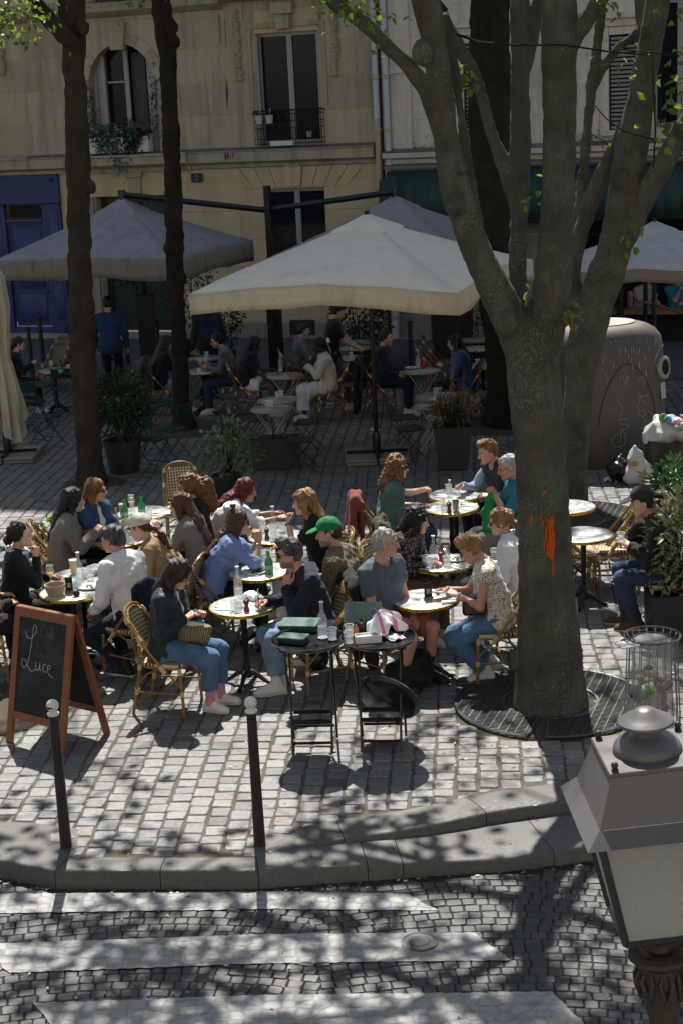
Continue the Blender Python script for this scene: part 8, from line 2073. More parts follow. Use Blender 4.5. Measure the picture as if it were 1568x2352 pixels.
chalk([C_,a_,f_,e2_,[(0.52,0.62),(0.80,0.70)]],-0.03,0.80,0.21,M_CHALKF,0.0030,'chalk_writing')
chalk([[(0.1,0.9),(0.02,0.6),(-0.06,0.45),(0.2,0.40)],[(0.26,0.55),(0.27,0.42),(0.38,0.42),(0.40,0.55)],[(0.55,0.52),(0.47,0.48),(0.54,0.40)],[(0.60,0.46),(0.70,0.50),(0.62,0.54),(0.66,0.40),(0.8,0.42)]],-0.06,0.655,0.20,M_CHALKF,0.0022,'chalk_writing')
# wire litter bin with a clear bag
p=G(1497,1462,0.92);lb=empty('litter_bin',(p.x,p.y,0),0,'wire litter bin with a clear plastic bag beside the tree grate','litter bin')
b=MB();b.tube([(0.215*math.cos(a),0.215*math.sin(a),0.93) for a in np.linspace(0,6.283,32,endpoint=False)],0.008,6,closed=True);b.tube([(0.145*math.cos(a),0.145*math.sin(a),0.905) for a in np.linspace(0,6.283,28,endpoint=False)],0.006,6,closed=True);b.build('ring',M_CHROME,lb)
for i in range(20):
 a=2*math.pi*i/20;c,s_=math.cos(a),math.sin(a);b=MB();b.tube([(c*0.215,s_*0.215,0.93),(c*0.19,s_*0.19,0.87),(c*0.20,s_*0.20,0.6),(c*0.215,s_*0.215,0.3),(c*0.21,s_*0.21,0.03)],0.0045,5);b.build('wire',M_STEEL,lb)
b=MB();b.box((-0.21,-0.10,0.90),(0.16,0.14,0.012),Matrix.Rotation(R(20),3,'Z'),0.003);b.build('ash_plate',M_WHITE,lb);b=MB();b.lathe([(0.2,0.0),(0.22,0.02),(0.2,0.04)],24);b.build('base_plate',M_IRON,lb)
F_=Field((-0.22,-0.22,0.05),(0.22,0.22,0.93),0.014);F_.cone((0,0,0.22),(0,0,0.95),0.165,0.15,k=0.02);F_.wrinkle(0.012,30,4,4,(1,1,0.3));F_.plane((0,0,0.90),(0,0,1));V,Q=F_.mesh();link(bpy.data.objects.new('plastic_bag',np_mesh('plastic_bag',V,Q,glassm('bag_film',(0.50,0.50,0.49),0.40,0.12))),lb)
rg=np.random.RandomState(6)
for i in range(26):
 a=rg.uniform(0,6.28);r_=rg.uniform(0.02,0.12);c=[(0.10,0.05,0.02),(0.35,0.30,0.24),(0.02,0.02,0.02),(0.30,0.05,0.02),(0.10,0.30,0.03),(0.5,0.5,0.5),(0.16,0.08,0.04)][i%7];b=MB();b.box((r_*math.cos(a),r_*math.sin(a),rg.uniform(0.12,0.62)),tuple(rg.uniform(0.05,0.13,3)),Matrix.Rotation(rg.uniform(0,3),3,(rg.randn(),rg.randn(),rg.randn())),0.012);b.build('rubbish',plain('rubbish_%d'%(i%7),c,0.6,0,0.3,20),lb)
 # street lantern close to the viewer
lp=TY(1494,1893,5.02);LZ=lp.z;ln=empty('street_lantern',(lp.x,lp.y,0),0,'old grey street lantern with frosted panes on an iron post, close to the viewer','street lantern')
M_LAMP=plain('lantern_grey',(0.105,0.101,0.102),0.4,0.2,0.10,7,0.05,120);M_LDARK=plain('lantern_frame',(0.035,0.032,0.031),0.4,0.2,0.2,9,0.1);M_RUST=plain('post_rust',(0.048,0.037,0.029),0.6,0.3,0.5,9,0.5,40)
t=NT('frosted_pane');co=t.co('Object',(1,1,0.45));nz_=t.noise(co,150,3,0.6);t.color(t.mix(t.ramp(nz_,[(0.36,0),(0.66,1)]),(0.50,0.51,0.50),(0.80,0.81,0.80)));t.set(rough=0.2,spec=0.6);t.bump(nz_,0.9,0.01);tr=t.n('ShaderNodeBsdfTranslucent');tr.inputs[0].default_value=(0.75,0.76,0.74,1);mx=t.n('ShaderNodeMixShader');mx.inputs[0].default_value=0.72;t.l(t.b.outputs[0],mx.inputs[1]);t.l(tr.outputs[0],mx.inputs[2]);t.l(mx.outputs[0],t.t.nodes['Material Output'].inputs[0]);M_FROST=t.mat
LM=Matrix.Translation((0,0,LZ+0.055))@Matrix.Rotation(R(-3.2),4,'Y')@Matrix.Rotation(R(1.5),4,'Z')
def lput(b,nm,m_,smooth=True,par=ln):b.v=[tuple(LM@Vector(q)) for q in b.v];return b.build(nm,m_,par,smooth)
def frustum(z0,h0,z1,h1,nm,m_,sides=True):
 for i in range(4):
  b=MB();c=[((1,-1),(1,1)),((1,1),(-1,1)),((-1,1),(-1,-1)),((-1,-1),(1,-1))][i];(ax,ay),(bx,by)=c
  q=[(ax*h0,ay*h0,z0),(bx*h0,by*h0,z0),(bx*h1,by*h1,z1),(ax*h1,ay*h1,z1)];n_=Vector(((ax+bx)/2,(ay+by)/2,0))* -0.006
  b.add(q+[tuple(Vector(p_)+n_+Vector((0,0,-0.003))) for p_ in q],[(0,1,2,3),(7,6,5,4),(0,4,5,1),(1,5,6,2),(2,6,7,3),(3,7,4,0)]);lput(b,nm,m_,False)
frustum(0.045,0.212,0.200,0.155,'roof_panel',M_LAMP);frustum(-0.002,0.264,0.046,0.216,'eave_panel',M_LAMP)
b=MB();b.box((0,0,0.207),(0.322,0.322,0.016),None,0.004);lput(b,'top_plate',M_LAMP)
for sx in (1,-1):
 for sy in (1,-1):b=MB();b.lathe([(0.012,0.215),(0.012,0.221),(0.006,0.225)],10,(sx*0.137,sy*0.137,0));b.ball((sx*0.137,sy*0.137,0.235),0.0125,12,8);lput(b,'corner_ball',M_LDARK)
b=MB();b.lathe([(0.114,0.215),(0.116,0.223),(0.110,0.240),(0.095,0.258),(0.066,0.273),(0.052,0.285),(0.047,0.300)],36,capt=False);lput(b,'chimney_dome',M_LAMP)
b=MB();b.lathe([(0.046,0.297),(0.060,0.307),(0.088,0.311),(0.095,0.316),(0.093,0.324),(0.074,0.336),(0.048,0.348),(0.034,0.361),(0.019,0.367),(0.004,0.368)],40);lput(b,'cap_disc',M_LAMP)
zt,zb,ht,hb2=-0.006,-0.420,0.212,0.138
for sx,sy in ((1,-1),(1,1),(-1,1),(-1,-1)):
 b=MB();b.tube([(sx*ht,sy*ht,zt),(sx*hb2,sy*hb2,zb)],0.013,4);lput(b,'corner_bar',M_LDARK,False)
for z,h_ in ((zt-0.008,ht),(zb,hb2)):
 for (ax,ay),(bx,by) in (((1,-1),(1,1)),((1,1),(-1,1)),((-1,1),(-1,-1)),((-1,-1),(1,-1))):b=MB();b.tube([(ax*h_,ay*h_,z),(bx*h_,by*h_,z)],0.0125,4);lput(b,'frame_bar',M_LDARK,False)
for (ax,ay),(bx,by) in (((1,-1),(1,1)),((1,1),(-1,1)),((-1,1),(-1,-1)),((-1,-1),(1,-1))):
 b=MB();k1,k2=0.985,0.985;b.add([(ax*hb2*k2,ay*hb2*k2,zb),(bx*hb2*k2,by*hb2*k2,zb),(bx*ht*k1,by*ht*k1,zt),(ax*ht*k1,ay*ht*k1,zt)],[(0,1,2,3)]);o=lput(b,'pane',M_FROST,False);mo=o.modifiers.new('thick','SOLIDIFY');mo.thickness=0.004
for sx,sy in ((1,-1),(1,1),(-1,1),(-1,-1)):b=MB();b.tube([(sx*0.085,sy*0.085,zb-0.01),(sx*0.075,sy*0.075,zb-0.06),(sx*0.045,sy*0.045,zb-0.11)],0.010,6);lput(b,'bracket',M_RUST)
b=MB();b.lathe([(0.02,zb-0.02),(0.028,zb-0.03),(0.024,zb-0.06),(0.045,zb-0.075),(0.05,zb-0.10)],16);lput(b,'burner_cup',M_RUST)
b=MB();b.lathe([(0.030,zb-0.115),(0.092,zb-0.108),(0.108,zb-0.117),(0.110,zb-0.130),(0.088,zb-0.148),(0.074,zb-0.165)],28);lput(b,'capital_ring',M_RUST)
b=MB();b.lathe([(0.068,zb-0.165),(0.078,zb-0.20),(0.076,zb-0.26),(0.062,zb-0.30),(0.058,zb-0.32),(0.062,zb-0.33),(0.055,zb-0.36)],24);
for i in range(8):
 a=i*math.pi/4;c,s_=math.cos(a),math.sin(a)
 for t_ in (-1,1):b.tube([(c*0.075,s_*0.075,zb-0.29),(c*0.084-s_*0.012*t_,s_*0.084+c*0.012*t_,zb-0.24),(c*0.086-s_*0.022*t_,s_*0.086+c*0.022*t_,zb-0.20),(c*0.078-s_*0.012*t_,s_*0.078+c*0.012*t_,zb-0.175)],[0.006,0.010,0.009,0.004],5)
lput(b,'leaf_capital',M_RUST)
q=LM@Vector((0,0,zb-0.36));b=MB();b.lathe([(0.15,-0.2),(0.15,0.25),(0.10,0.35),(0.075,0.5),(0.06,1.0),(0.05,q.z)],20,(q.x,q.y,0));b.build('post',M_RUST,ln)
b=MB();b.grid([[(x,y,-0.10) for x in (-12,12)] for y in (-6,5.9)]);tag(b.build('near_pavement',M_ASPH,None,False),kind='structure')
# ---------------------------------------------------------------- recycling column, rubbish
cl,cr_=G(1292,1098),G(1528,1040);cc=(cl+cr_)/2+Vector((-0.08,0.55,0));M_RC=plain('recycler_grey',(0.088,0.074,0.063),0.5,0,0.22,3,0.15,60)
rc=empty('recycling_column',cc,R(18),'tall rounded brown grey glass recycling container with a round hole and scrawled graffiti','recycling bin');b=MB();rows=[]
prof=[(0.0,0.79),(0.05,0.805),(0.3,0.81),(0.9,0.795),(1.3,0.78),(1.58,0.765),(1.72,0.74),(1.81,0.67),(1.865,0.58),(1.885,0.50),(1.887,0.44)]
def sup(a,r_,e=3.2):c,s_=math.cos(a),math.sin(a);return (r_*math.copysign(abs(c)**(2/e),c),r_*0.86*math.copysign(abs(s_)**(2/e),s_))
for z,r_ in prof:row=[(*sup(2*math.pi*j/64,r_),z) for j in range(64)];rows.append(row+[row[0]])
b.grid(rows);b.add([(*sup(2*math.pi*j/64,0.44),1.884) for j in range(64)],[tuple(range(64))]);b.build('shell',M_RC,rc)
b=MB();b.lathe([(0.0,1.886),(0.46,1.892),(0.46,1.90),(0.43,1.905),(0.0,1.915)],36,(0,0,0),1,0.86,False,False);b.build('lid',plain('lid_grey',(0.30,0.27,0.25),0.6,0,0.25,6,0.2),rc)
def rcp(x,z,off=0.004):
 r_=np.interp(z,[p_[0] for p_ in prof],[p_[1] for p_ in prof]);t_=min(0.999,abs(x)/r_);return Vector((x,-r_*0.86*(1-t_**3.2)**(1/3.2)-off,z))
hx,hz=0.64,1.28;hp_=rcp(hx,hz);nrm=Vector((0.55,-0.83,0.08));Mh=nrm.to_track_quat('Z','Y').to_matrix();b=MB();b.lathe([(0.10,0.0),(0.165,0.0),(0.16,0.035),(0.13,0.05),(0.105,0.04)],28,capb=False,capt=False);b.v=[tuple(hp_+Mh@Vector(q)) for q in b.v];b.build('hole_ring',plain('ring_pale',(0.30,0.27,0.22),0.6),rc);b=MB();b.lathe([(0.0,0.012),(0.105,0.012)],24,capb=False,capt=False);b.v=[tuple(hp_+Mh@Vector(q)) for q in b.v];b.build('hole',M_DARK,rc)
b=MB();b.box((0,0,0.004),(0.13,0.22,0.006));b.v=[tuple(rcp(0.62,0.97,0.01)+Mh@Vector(q)) for q in b.v];b.build('sticker',plain('sticker',(0.42,0.40,0.34),0.6,0,0.3,60),rc)
b=MB();b.tube([rcp(0.66-0.23*math.cos(a)*0.9,1.30+0.27*math.sin(a),0.006) for a in np.linspace(0.3,2.6,12)],0.006,5);b.build('ring_lettering',plain('lettering',(0.34,0.32,0.28),0.7,0,0.6,90),rc)
b=MB();b.tube([rcp(-0.40+0.95*i/20 if False else -0.42+0.9*i/20,0.55+0.85*math.sin(math.pi*i/20)**0.6,0.002) for i in range(21)],0.010,5);b.build('arch_groove',plain('groove',(0.05,0.042,0.038),0.7),rc)
M_GRAF=plain('graffiti_chalk',(0.30,0.31,0.31),0.9,0,0.4,60,0);gr=MB()
def gst(pts,w_=0.006):gr.tube([rcp(x,z,0.004) for (x,z),_ in [((p_[0][0],p_[0][1]),0) for p_ in smooth_path([((x,z,0),1) for x,z in pts],4)]],w_,5)
for pts in ([(-0.12,0.48),(-0.22,0.40),(-0.20,0.30),(-0.06,0.30),(-0.02,0.40),(-0.08,0.52),(-0.10,0.34)],[(0.16,0.95),(0.34,0.94)],[(0.22,0.95),(0.16,0.80)],[(0.22,0.93),(0.30,0.82)],[(0.18,0.74),(0.30,0.74),(0.26,0.66),(0.18,0.70)],[(0.34,0.72),(0.42,0.66),(0.36,0.56),(0.26,0.62)],[(0.28,0.62),(0.28,0.42)],[(-0.12,0.90),(-0.06,0.80),(-0.10,0.72)],[(-0.12,0.66),(0.02,0.66)],[(-0.10,0.60),(0.04,0.56),(-0.08,0.50)],[(-0.1,1.18),(-0.06,1.26),(0.0,1.12),(0.04,1.24)],[(0.16,1.14),(0.26,1.22),(0.3,1.10)]):gst(pts,0.0045)
gr.build('graffiti',M_GRAF,rc)
b=MB();rg=np.random.RandomState(8)
for i in range(46):
 x=rg.uniform(-0.55,0.66);z=rg.uniform(1.25,1.74);b.tube([rcp(x,z,0.002),rcp(x,z-rg.uniform(0.02,0.09),0.002)],rg.uniform(0.002,0.006),4)
b.build('dropping_streak',plain('streak',(0.42,0.38,0.25),0.8),rc)['kind']='stuff'
p=G(1530,1108);r=empty('rubbish_bin',p+Vector((0.10,0.25,0)),R(10),'dark brown rubbish bin overflowing with bags beside the recycling container','rubbish bin');b=MB();b.lathe([(0.27,0.0),(0.30,0.02),(0.34,0.52),(0.35,0.54),(0.33,0.54),(0.30,0.10)],28,capt=False);b.build('tub',plain('bin_brown',(0.035,0.026,0.022),0.55),r)
M_PLAS=plain('plastic_white',(0.50,0.49,0.46),0.35,0,0.2,7,0.3,24)
blob('rubbish_bag',lambda F_:(F_.cone((-0.12,0,0.0),(0.16,0.02,0.02),0.19,0.16,k=0.05),F_.cone((-0.3,0,0.02),(-0.1,0,0.0),0.02,0.1,k=0.04),F_.cone((-0.1,0.1,0.16),(0.1,0.1,0.17),0.06,k=0.06)),(-0.42,-0.26,-0.22),(0.42,0.26,0.30),0.014,p+Vector((0.05,0.22,0.60)),5,M_PLAS,'white plastic bag bulging over the rim of the rubbish bin','rubbish bag',(0.03,22,3))
for i,(dx,dy,dz,c,lab) in enumerate(((0.06,-0.02,0.80,(0.10,0.38,0.5),'crumpled light blue wrapper on top of the white rubbish bag'),(0.16,-0.06,0.78,(0.55,0.42,0.42),'crumpled pink wrapper on the white rubbish bag'),(0.26,0.0,0.80,(0.42,0.28,0.14),'brown cardboard scrap on the white rubbish bag'),(0.0,0.02,0.82,(0.12,0.30,0.06),'crumpled green wrapper on the white rubbish bag'),(0.22,-0.1,0.72,(0.45,0.40,0.33),'beige paper ball on the white rubbish bag'))):
 blob('wrapper',lambda F_:F_.ell((0,0,0),(0.075,0.06,0.05),k=0),(-0.11,-0.1,-0.1),(0.11,0.1,0.1),0.011,p+Vector((dx,dy+0.15,dz)),30*i,plain('wrap_%d'%i,c,0.4),lab,'wrapper',(0.022,60,i))
def f_carrier(F_):F_.cone((-0.06,0,0.12),(0.08,0,0.14),0.14,k=0.04,flat=((0,1,0),0.7));F_.cone((0,0,0.25),(0.0,0,0.38),0.12,0.09,k=0.06,flat=((0,1,0),0.5));F_.cone((-0.04,0,0.34),(-0.02,0,0.50),0.10,0.03,k=0.05);F_.plane((0,0,0.005),(0,0,-1))
q=G(1461,1112);cb=blob('carrier_bag',f_carrier,(-0.26,-0.2,0),(0.28,0.2,0.56),0.013,q,0,M_PLAS,'white plastic carrier bag with yellow print on the ground by the recycling container','carrier bag',(0.018,26,7))
b=MB();
for x,z,r_ in ((-0.05,0.30,0.06),(0.06,0.13,0.05),(0.10,0.17,0.035)):b.ball((x,-0.108,z),(r_,0.02,r_*0.6),10,6)
b.build('print',plain('print_yellow',(0.36,0.26,0.04),0.5),cb)
blob('rubbish_bag',lambda F_:(F_.ell((0,0,0.16),(0.18,0.16,0.17),k=0),F_.cone((0,0,0.3),(0.02,0,0.38),0.06,0.03,k=0.05),F_.plane((0,0,0.005),(0,0,-1))),(-0.25,-0.22,0),(0.25,0.22,0.44),0.014,G(1424,1108),0,plain('bag_black',(0.008,0.008,0.009),0.25,0,0.2,8,0.3,24),'black rubbish bag leaning on the recycling container','rubbish bag',(0.022,28,9))
# low fence post and bench bits near the cafe front
p=fac(9.3,2.2);r=empty('terrace_barrier',p,FROT,'brown barrier with a steel post behind the recycling container','barrier');b=MB();b.tube([(0,0,0),(0,0,1.0)],0.025,8);b.build('post',M_CHROME,r);b=MB();b.tube([(-0.3,0,1.12),(0.1,0,1.05),(0.8,0,0.8),(1.6,0,0.75)],0.05,6,flat=0.5);b.build('rail',M_WOODR,r)
for s_,lab in ((8.45,'black steel post in front of the open cafe counter'),(8.95,'second slimmer steel post before the cafe counter')):q=fac(s_,0.9);r=empty('awning_post',q,0,lab,'post','posts before the cafe front');b=MB();b.tube([(0,0,0),(0,0,3.0)],0.075 if s_<8.6 else 0.045,10);b.build('shaft',M_TRAYB,r);b=MB();b.lathe([(0.1,0.05),(0.1,0.07),(0.05,0.1)],12);b.build('foot',M_TRAYB,r)
q=fac(8.48,-0.1);r=empty('spray_bottle',(q.x,q.y,0.681),0,'orange and grey canister on the cafe counter','canister');b=MB();b.lathe([(0.05,0),(0.055,0.01),(0.055,0.27),(0.03,0.3)],14);b.build('can_body',plain('can_grey',(0.20,0.12,0.10),0.4),r);b=MB();b.lathe([(0.058,0.24),(0.058,0.31),(0.03,0.35)],14);b.build('cap',plain('can_orange',(0.45,0.11,0.02),0.4),r)
# ---------------------------------------------------------------- plants
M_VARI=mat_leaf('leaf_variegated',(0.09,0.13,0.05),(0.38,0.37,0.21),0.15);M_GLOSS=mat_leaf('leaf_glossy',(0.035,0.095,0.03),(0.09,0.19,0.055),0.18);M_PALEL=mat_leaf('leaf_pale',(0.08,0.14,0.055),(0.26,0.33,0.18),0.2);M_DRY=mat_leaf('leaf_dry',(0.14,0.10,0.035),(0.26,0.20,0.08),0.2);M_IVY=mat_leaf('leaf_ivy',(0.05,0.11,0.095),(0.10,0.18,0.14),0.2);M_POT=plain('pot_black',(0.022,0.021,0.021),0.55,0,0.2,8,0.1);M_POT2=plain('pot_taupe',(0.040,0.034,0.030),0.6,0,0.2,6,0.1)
def plant(p,label,fol,pot=None,cat='potted plant',name='potted_plant',stems=6,stemh=0.5,rz=0):
 """fol: list of (centre, radii, n, leaf length, width, material, seed, upness)"""
 r=empty(name,p,R(rz),label,cat)
 if pot:pot(r)
 b=MB();rg=np.random.RandomState(int(abs(p[0])*977)%999);c0=fol[0][0]
 z0=max(0.0,c0[2]-stemh)
 for i in range(stems):d=rg.randn(2)*np.array(fol[0][1][:2])*0.6;b.tube([(d[0]*0.2,d[1]*0.2,z0),(c0[0]*0.5+d[0]*0.6,c0[1]*0.5+d[1]*0.6,(z0+c0[2])/2),(c0[0]+d[0],c0[1]+d[1],c0[2]+fol[0][1][2]*0.6)],[0.012,0.008,0.004],5)
 b.build('stem',M_BARK_D,r)
 for (c,rr,n,L,W,m_,sd,up) in fol:
  rg=np.random.RandomState(sd);u_=rg.randn(n,3);u_/=np.linalg.norm(u_,axis=1)[:,None];q=rg.uniform(0.35,1,n)[:,None]**0.6
  cl_=rg.randn(max(3,n//9),3);cl_/=np.linalg.norm(cl_,axis=1)[:,None];pick=cl_[rg.randint(0,len(cl_),n)];P_=np.array(c)+(pick*q+rg.randn(n,3)*0.16)*np.array(rr);D_=(P_-np.array(c))/np.array(rr)+rg.randn(n,3)*0.5+np.array([0,0,up])
  o=link(bpy.data.objects.new('foliage',leaf_mesh(P_,D_,rg.uniform(L*0.7,L*1.2,n),rg.uniform(W*0.8,W*1.2,n),m_,'foliage',sd+7)),r);o['kind']='stuff'
 return r
def pot_round(h,r0,r1,m_=M_POT):return lambda r:(MB().lathe([(r0,0),(r0*1.02,0.01),(r1,h-0.03),(r1*1.05,h-0.028),(r1*1.05,h),(r1*0.93,h),(r1*0.9,h-0.05)],28).build('pot',m_,r),MB().lathe([(r1*0.92,h-0.05),(0.01,h-0.03)],20,capb=False).build('soil',M_SOIL,r))
def pot_box(w_,d_,h,tp=1.0,m_=M_POT):
 def f(r):
  b=MB();a,c=w_/2,d_/2
  rows=[[(-a*k_,-c*k_,z),(a*k_,-c*k_,z),(a*k_,c*k_,z),(-a*k_,c*k_,z),(-a*k_,-c*k_,z)] for k_,z in ((tp,0),(1.0,h),(1.03,h),(1.03,h+0.012),(0.94,h+0.012),(0.92,h-0.05))];b.grid(rows);b.build('pot',m_,r,False);b=MB();b.add([(-a*.93,-c*.93,h-0.04),(a*.93,-c*.93,h-0.04),(a*.93,c*.93,h-0.04),(-a*.93,c*.93,h-0.04)],[(0,1,2,3)]);b.build('soil',M_SOIL,r,False)
 return f
p=G(283,1090)+Vector((0,0.2,0));plant(p,'bushy oleander with long narrow leaves in a round dark pot',[((0,0,0.92),(0.42,0.38,0.42),620,0.17,0.022,M_LEAFD,3,-0.15),((0,0,1.05),(0.30,0.28,0.36),300,0.16,0.022,M_LEAFD,4,0.5)],pot_round(0.47,0.21,0.27,M_POT2),stemh=0.5)
p=G(525,1140);plant(p,'glossy green shrub catching sun behind the leaning woman',[((0,0,0.88),(0.22,0.2,0.20),150,0.085,0.045,M_PALEL,5,0.6),((0.1,0,0.55),(0.42,0.36,0.32),280,0.075,0.038,M_GLOSS,6,0.2),((-0.25,0,0.62),(0.16,0.14,0.12),50,0.08,0.04,M_PALEL,8,0.2)],pot_round(0.3,0.16,0.2),stemh=0.55)  # sunlight is put into the pale leaf colour; house shadow covers the shrub
p=G(636,1082)+Vector((0,0.2,0));plant(p,'long black planter box with a few dry stalks below the cream tables',[((0.1,0,0.62),(0.16,0.1,0.20),26,0.06,0.025,M_DRY,9,0.6)],pot_box(0.70,0.36,0.44,0.94,M_POT2),cat='planter',name='planter',stems=4,stemh=0.25)
p=G(1043,1083)+Vector((0,0.2,0));plant(p,'tall tapered planter of dry bamboo grass beside the cream tables',[((0,0,0.86),(0.26,0.2,0.26),430,0.10,0.014,M_DRY,10,0.5),((0,0,0.75),(0.26,0.2,0.14),120,0.10,0.016,M_LEAFD,12,0.4)],pot_box(0.52,0.42,0.60,0.72,M_POT2),cat='planter',name='planter',stems=26,stemh=0.35)
r_=[o for o in COL.objects if o.get('label','').startswith('tall tapered')][0];b=MB()
for dx,h_,ln_ in ((-0.04,1.75,0.10),(0.06,1.55,-0.05),(0.16,1.45,0.03),(-0.12,1.25,-0.1),(-0.02,1.9,0.14)):b.tube([(dx,0,0.56),(dx+ln_*0.4,0.02,h_*0.7),(dx+ln_,0.0,h_)],[0.006,0.005,0.002],5)
b.build('cane',plain('cane',(0.20,0.12,0.06),0.6),r_)
p=G(1530,1465)+Vector((0.12,0.16,0));plant(p,'large variegated cream and green shrub in a black box at the picture edge',[((0,0,0.80),(0.26,0.26,0.42),760,0.085,0.03,M_VARI,13,0.3),((0.05,0,1.06),(0.20,0.20,0.28),340,0.085,0.03,M_VARI,14,0.6)],pot_box(0.52,0.42,0.40,0.98,M_POT),stems=14,stemh=0.5)
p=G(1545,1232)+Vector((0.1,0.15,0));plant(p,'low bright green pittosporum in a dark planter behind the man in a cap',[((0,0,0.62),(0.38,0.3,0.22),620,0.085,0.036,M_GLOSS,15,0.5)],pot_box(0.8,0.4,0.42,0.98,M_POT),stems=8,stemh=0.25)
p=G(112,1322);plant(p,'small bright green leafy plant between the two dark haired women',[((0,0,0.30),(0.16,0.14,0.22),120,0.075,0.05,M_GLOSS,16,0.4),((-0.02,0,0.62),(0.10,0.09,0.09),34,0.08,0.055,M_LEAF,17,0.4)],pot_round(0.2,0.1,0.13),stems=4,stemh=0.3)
for u,v,lab,fol,pot in ((522,850,'tall dark leafed shrub by the wall behind the eating man',[((0,0,1.1),(0.30,0.26,0.55),330,0.12,0.045,M_LEAFD,21,0.1)],pot_round(0.4,0.16,0.2)),(832,862,'tall dark leafed shrub behind the seated man in navy',[((0,0,1.15),(0.5,0.3,0.62),520,0.13,0.05,M_LEAFD,22,0.0)],pot_round(0.45,0.2,0.24)),(1040,838,'clipped box shrub in a dark trough on a post behind the diners',[((0,0,1.35),(0.42,0.2,0.14),420,0.05,0.022,M_LEAFD,23,0.3)],pot_box(0.8,0.3,1.1,0.9)),(1108,838,'dark low shrub against the stone wall right of the denim jacket',[((0,0,0.75),(0.34,0.25,0.35),280,0.07,0.03,M_LEAFD,24,0.2)],pot_round(0.4,0.16,0.2)),(440,826,'slender dark potted tree at the green gate',[((0,0,1.6),(0.5,0.3,0.9),420,0.12,0.03,M_LEAFD,25,-0.2)],pot_round(0.4,0.16,0.2)),(345,820,'dark fern like plant before the green gate',[((0,0,1.7),(0.45,0.3,0.25),160,0.16,0.03,M_LEAFD,26,0.0)],pot_box(0.4,0.3,1.3,0.9)),(175,812,'small dark shrub before the blue shop',[((0,0,0.5),(0.2,0.2,0.16),120,0.07,0.03,M_LEAFD,27,0.3)],pot_round(0.35,0.14,0.17)),(1175,855,'dark shrub seen between the parasol and the forked trunk',[((0,0,0.9),(0.4,0.3,0.5),260,0.09,0.035,M_LEAFD,29,0.1)],pot_round(0.4,0.16,0.2))):
 plant(G(u,v),lab,fol,pot)
 # window box with trailing flowers, flower garlands, hanging pots
q=fac(-2.55,0.14,4.14);wb=empty('window_box',q,FROT,'white window box overflowing with ivy and flowers under the arched window','window box')
b=MB();b.box((0,0,0.17),(1.42,0.24,0.34),None,0.01);b.build('trough',M_WHITE,wb)
def clump(par,n,c,sp,L,W,m_,sd,dirv=(0,-0.5,0)):
 rg=np.random.RandomState(sd);P_=np.array(c)+rg.randn(n,3)*np.array(sp);o=link(bpy.data.objects.new('foliage',leaf_mesh(P_,rg.randn(n,3)+np.array(dirv)*1.5,rg.uniform(L*.7,L*1.2,n),rg.uniform(W*.8,W*1.2,n),m_,'foliage',sd)),par);o['kind']='stuff'
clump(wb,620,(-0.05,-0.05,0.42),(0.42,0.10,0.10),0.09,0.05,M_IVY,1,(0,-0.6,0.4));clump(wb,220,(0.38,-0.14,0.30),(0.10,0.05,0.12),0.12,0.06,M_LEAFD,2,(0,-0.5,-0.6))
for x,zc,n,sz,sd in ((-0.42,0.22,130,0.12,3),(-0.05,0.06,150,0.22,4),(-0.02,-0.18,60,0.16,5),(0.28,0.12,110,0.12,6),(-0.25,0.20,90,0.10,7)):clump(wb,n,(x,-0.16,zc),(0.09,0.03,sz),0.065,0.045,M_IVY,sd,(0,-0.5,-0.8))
for i,(c,x,z,n,s_) in enumerate((((0.60,0.60,0.58),0.05,0.50,26,0.06),((0.34,0.05,0.08),-0.18,0.47,26,0.08),((0.50,0.36,0.08),0.46,0.54,24,0.05),((0.13,0.015,0.02),0.62,0.38,60,0.08),((0.13,0.015,0.02),-0.62,0.34,40,0.08),((0.45,0.40,0.42),-0.52,0.48,20,0.07))):clump(wb,n,(x,-0.10,z),(s_,0.04,s_*0.6),0.06,0.04,mat_leaf('petal_%d'%i,mul(c,0.8),c,0.3),30+i,(0,-0.6,0.4))
for s_,lab in ((-1.72,'pink flower garland hanging at the right jamb of the arched window'),(-3.24,'pink flower garland hanging at the left jamb of the arched window')):
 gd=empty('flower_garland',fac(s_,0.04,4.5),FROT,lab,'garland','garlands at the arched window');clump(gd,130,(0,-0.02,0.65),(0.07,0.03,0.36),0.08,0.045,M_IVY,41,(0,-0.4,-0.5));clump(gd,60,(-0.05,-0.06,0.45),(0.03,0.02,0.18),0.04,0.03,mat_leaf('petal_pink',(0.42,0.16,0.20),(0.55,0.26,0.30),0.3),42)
for s_,lab in ((0.76,'white flower pot hooked on the window railing, the outer one'),(0.99,'white flower pot hooked on the window railing, the inner one')):
 r=empty('hanging_pot',fac(s_,0.20,4.62),FROT,lab,'flower pot','white pots on the railing');b=MB();b.lathe([(0.06,0),(0.065,0.005),(0.085,0.17),(0.09,0.175),(0.075,0.17)],18);b.build('pot',M_WHITE,r);b=MB();b.tube([(0,0.05,0.15),(0,0.06,0.30),(0,0.10,0.29)],0.008,5);b.build('hook',M_WHITE,r);clump(r,26,(0,0,0.20),(0.05,0.05,0.03),0.06,0.03,M_LEAFD,51,(0,0,1))
r=empty('balcony_trough',fac(1.25,0.18,4.155),FROT,'flat white trough on the ledge behind the window railing','trough');b=MB();b.box((0,0,0.05),(0.5,0.14,0.10),None,0.008);b.build('tray',M_WHITE,r)
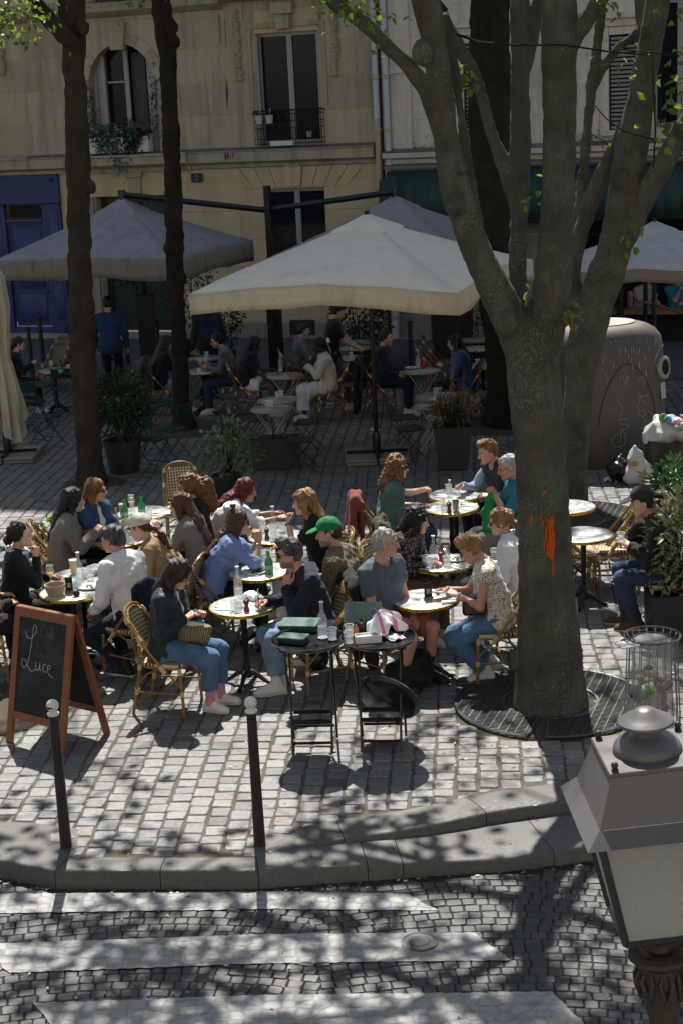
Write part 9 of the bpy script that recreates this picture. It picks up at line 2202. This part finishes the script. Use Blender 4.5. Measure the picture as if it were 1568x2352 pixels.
r=empty('balcony_pot',fac(1.80,0.02,4.30),FROT,'small pale pot on the sill inside the railing','flower pot');b=MB();b.lathe([(0.05,0),(0.065,0.13),(0.06,0.13)],14);b.build('pot',M_WHITE,r)
# window box greenery above the frame edge of the arched window
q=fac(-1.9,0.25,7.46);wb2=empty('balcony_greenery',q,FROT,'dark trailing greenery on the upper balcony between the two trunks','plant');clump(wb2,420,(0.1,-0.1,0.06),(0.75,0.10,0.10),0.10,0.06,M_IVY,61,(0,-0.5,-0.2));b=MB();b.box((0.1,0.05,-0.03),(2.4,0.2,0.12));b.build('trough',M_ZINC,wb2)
# fallen petals, twigs and leaves near the trees
b=MB();rg=np.random.RandomState(17)
for i in range(900):
 y=rg.uniform(8.2,19);x=rg.uniform(-0.25,0.25)*y
 if rg.rand()<0.5:x,y=1.68+rg.randn()*0.8,12.2+rg.randn()*0.6
 z=(0.010 if y>kerb_in(x) else (street_z(x)+0.012 if y<interp(KB,x)-0.02 else 0.006));a=rg.uniform(0,6.28);L=rg.uniform(0.006,0.022);d=Vector((math.cos(a),math.sin(a),0))*L;s_=Vector((-d.y,d.x,0))*rg.uniform(0.2,0.6);c=Vector((x,y,z));b.add([c-d,c-s_,c+d+Vector((0,0,0.004)),c+s_],[(0,1,2,3)])
tag(b.build('fallen_leaves',mat_leaf('petal_dry',(0.16,0.12,0.05),(0.42,0.38,0.20),0.1),None,False),kind='stuff')
b=MB();rg=np.random.RandomState(19)
for i in range(260):
 x=rg.uniform(-2.6,2.2);y=interp(KB,x)-abs(rg.randn())*0.05-0.02;a=rg.uniform(0,3.14);L=rg.uniform(0.008,0.03);d=Vector((math.cos(a),math.sin(a)*0.4,0))*L;c=Vector((x,y,street_z(x)+0.012));s_=Vector((-d.y,d.x,0.004))*0.4;b.add([c-d,c-s_,c+d,c+s_],[(0,1,2,3)])
tag(b.build('gutter_debris',mat_leaf('debris_brown',(0.07,0.045,0.025),(0.24,0.17,0.09),0.1),None,False),kind='stuff')
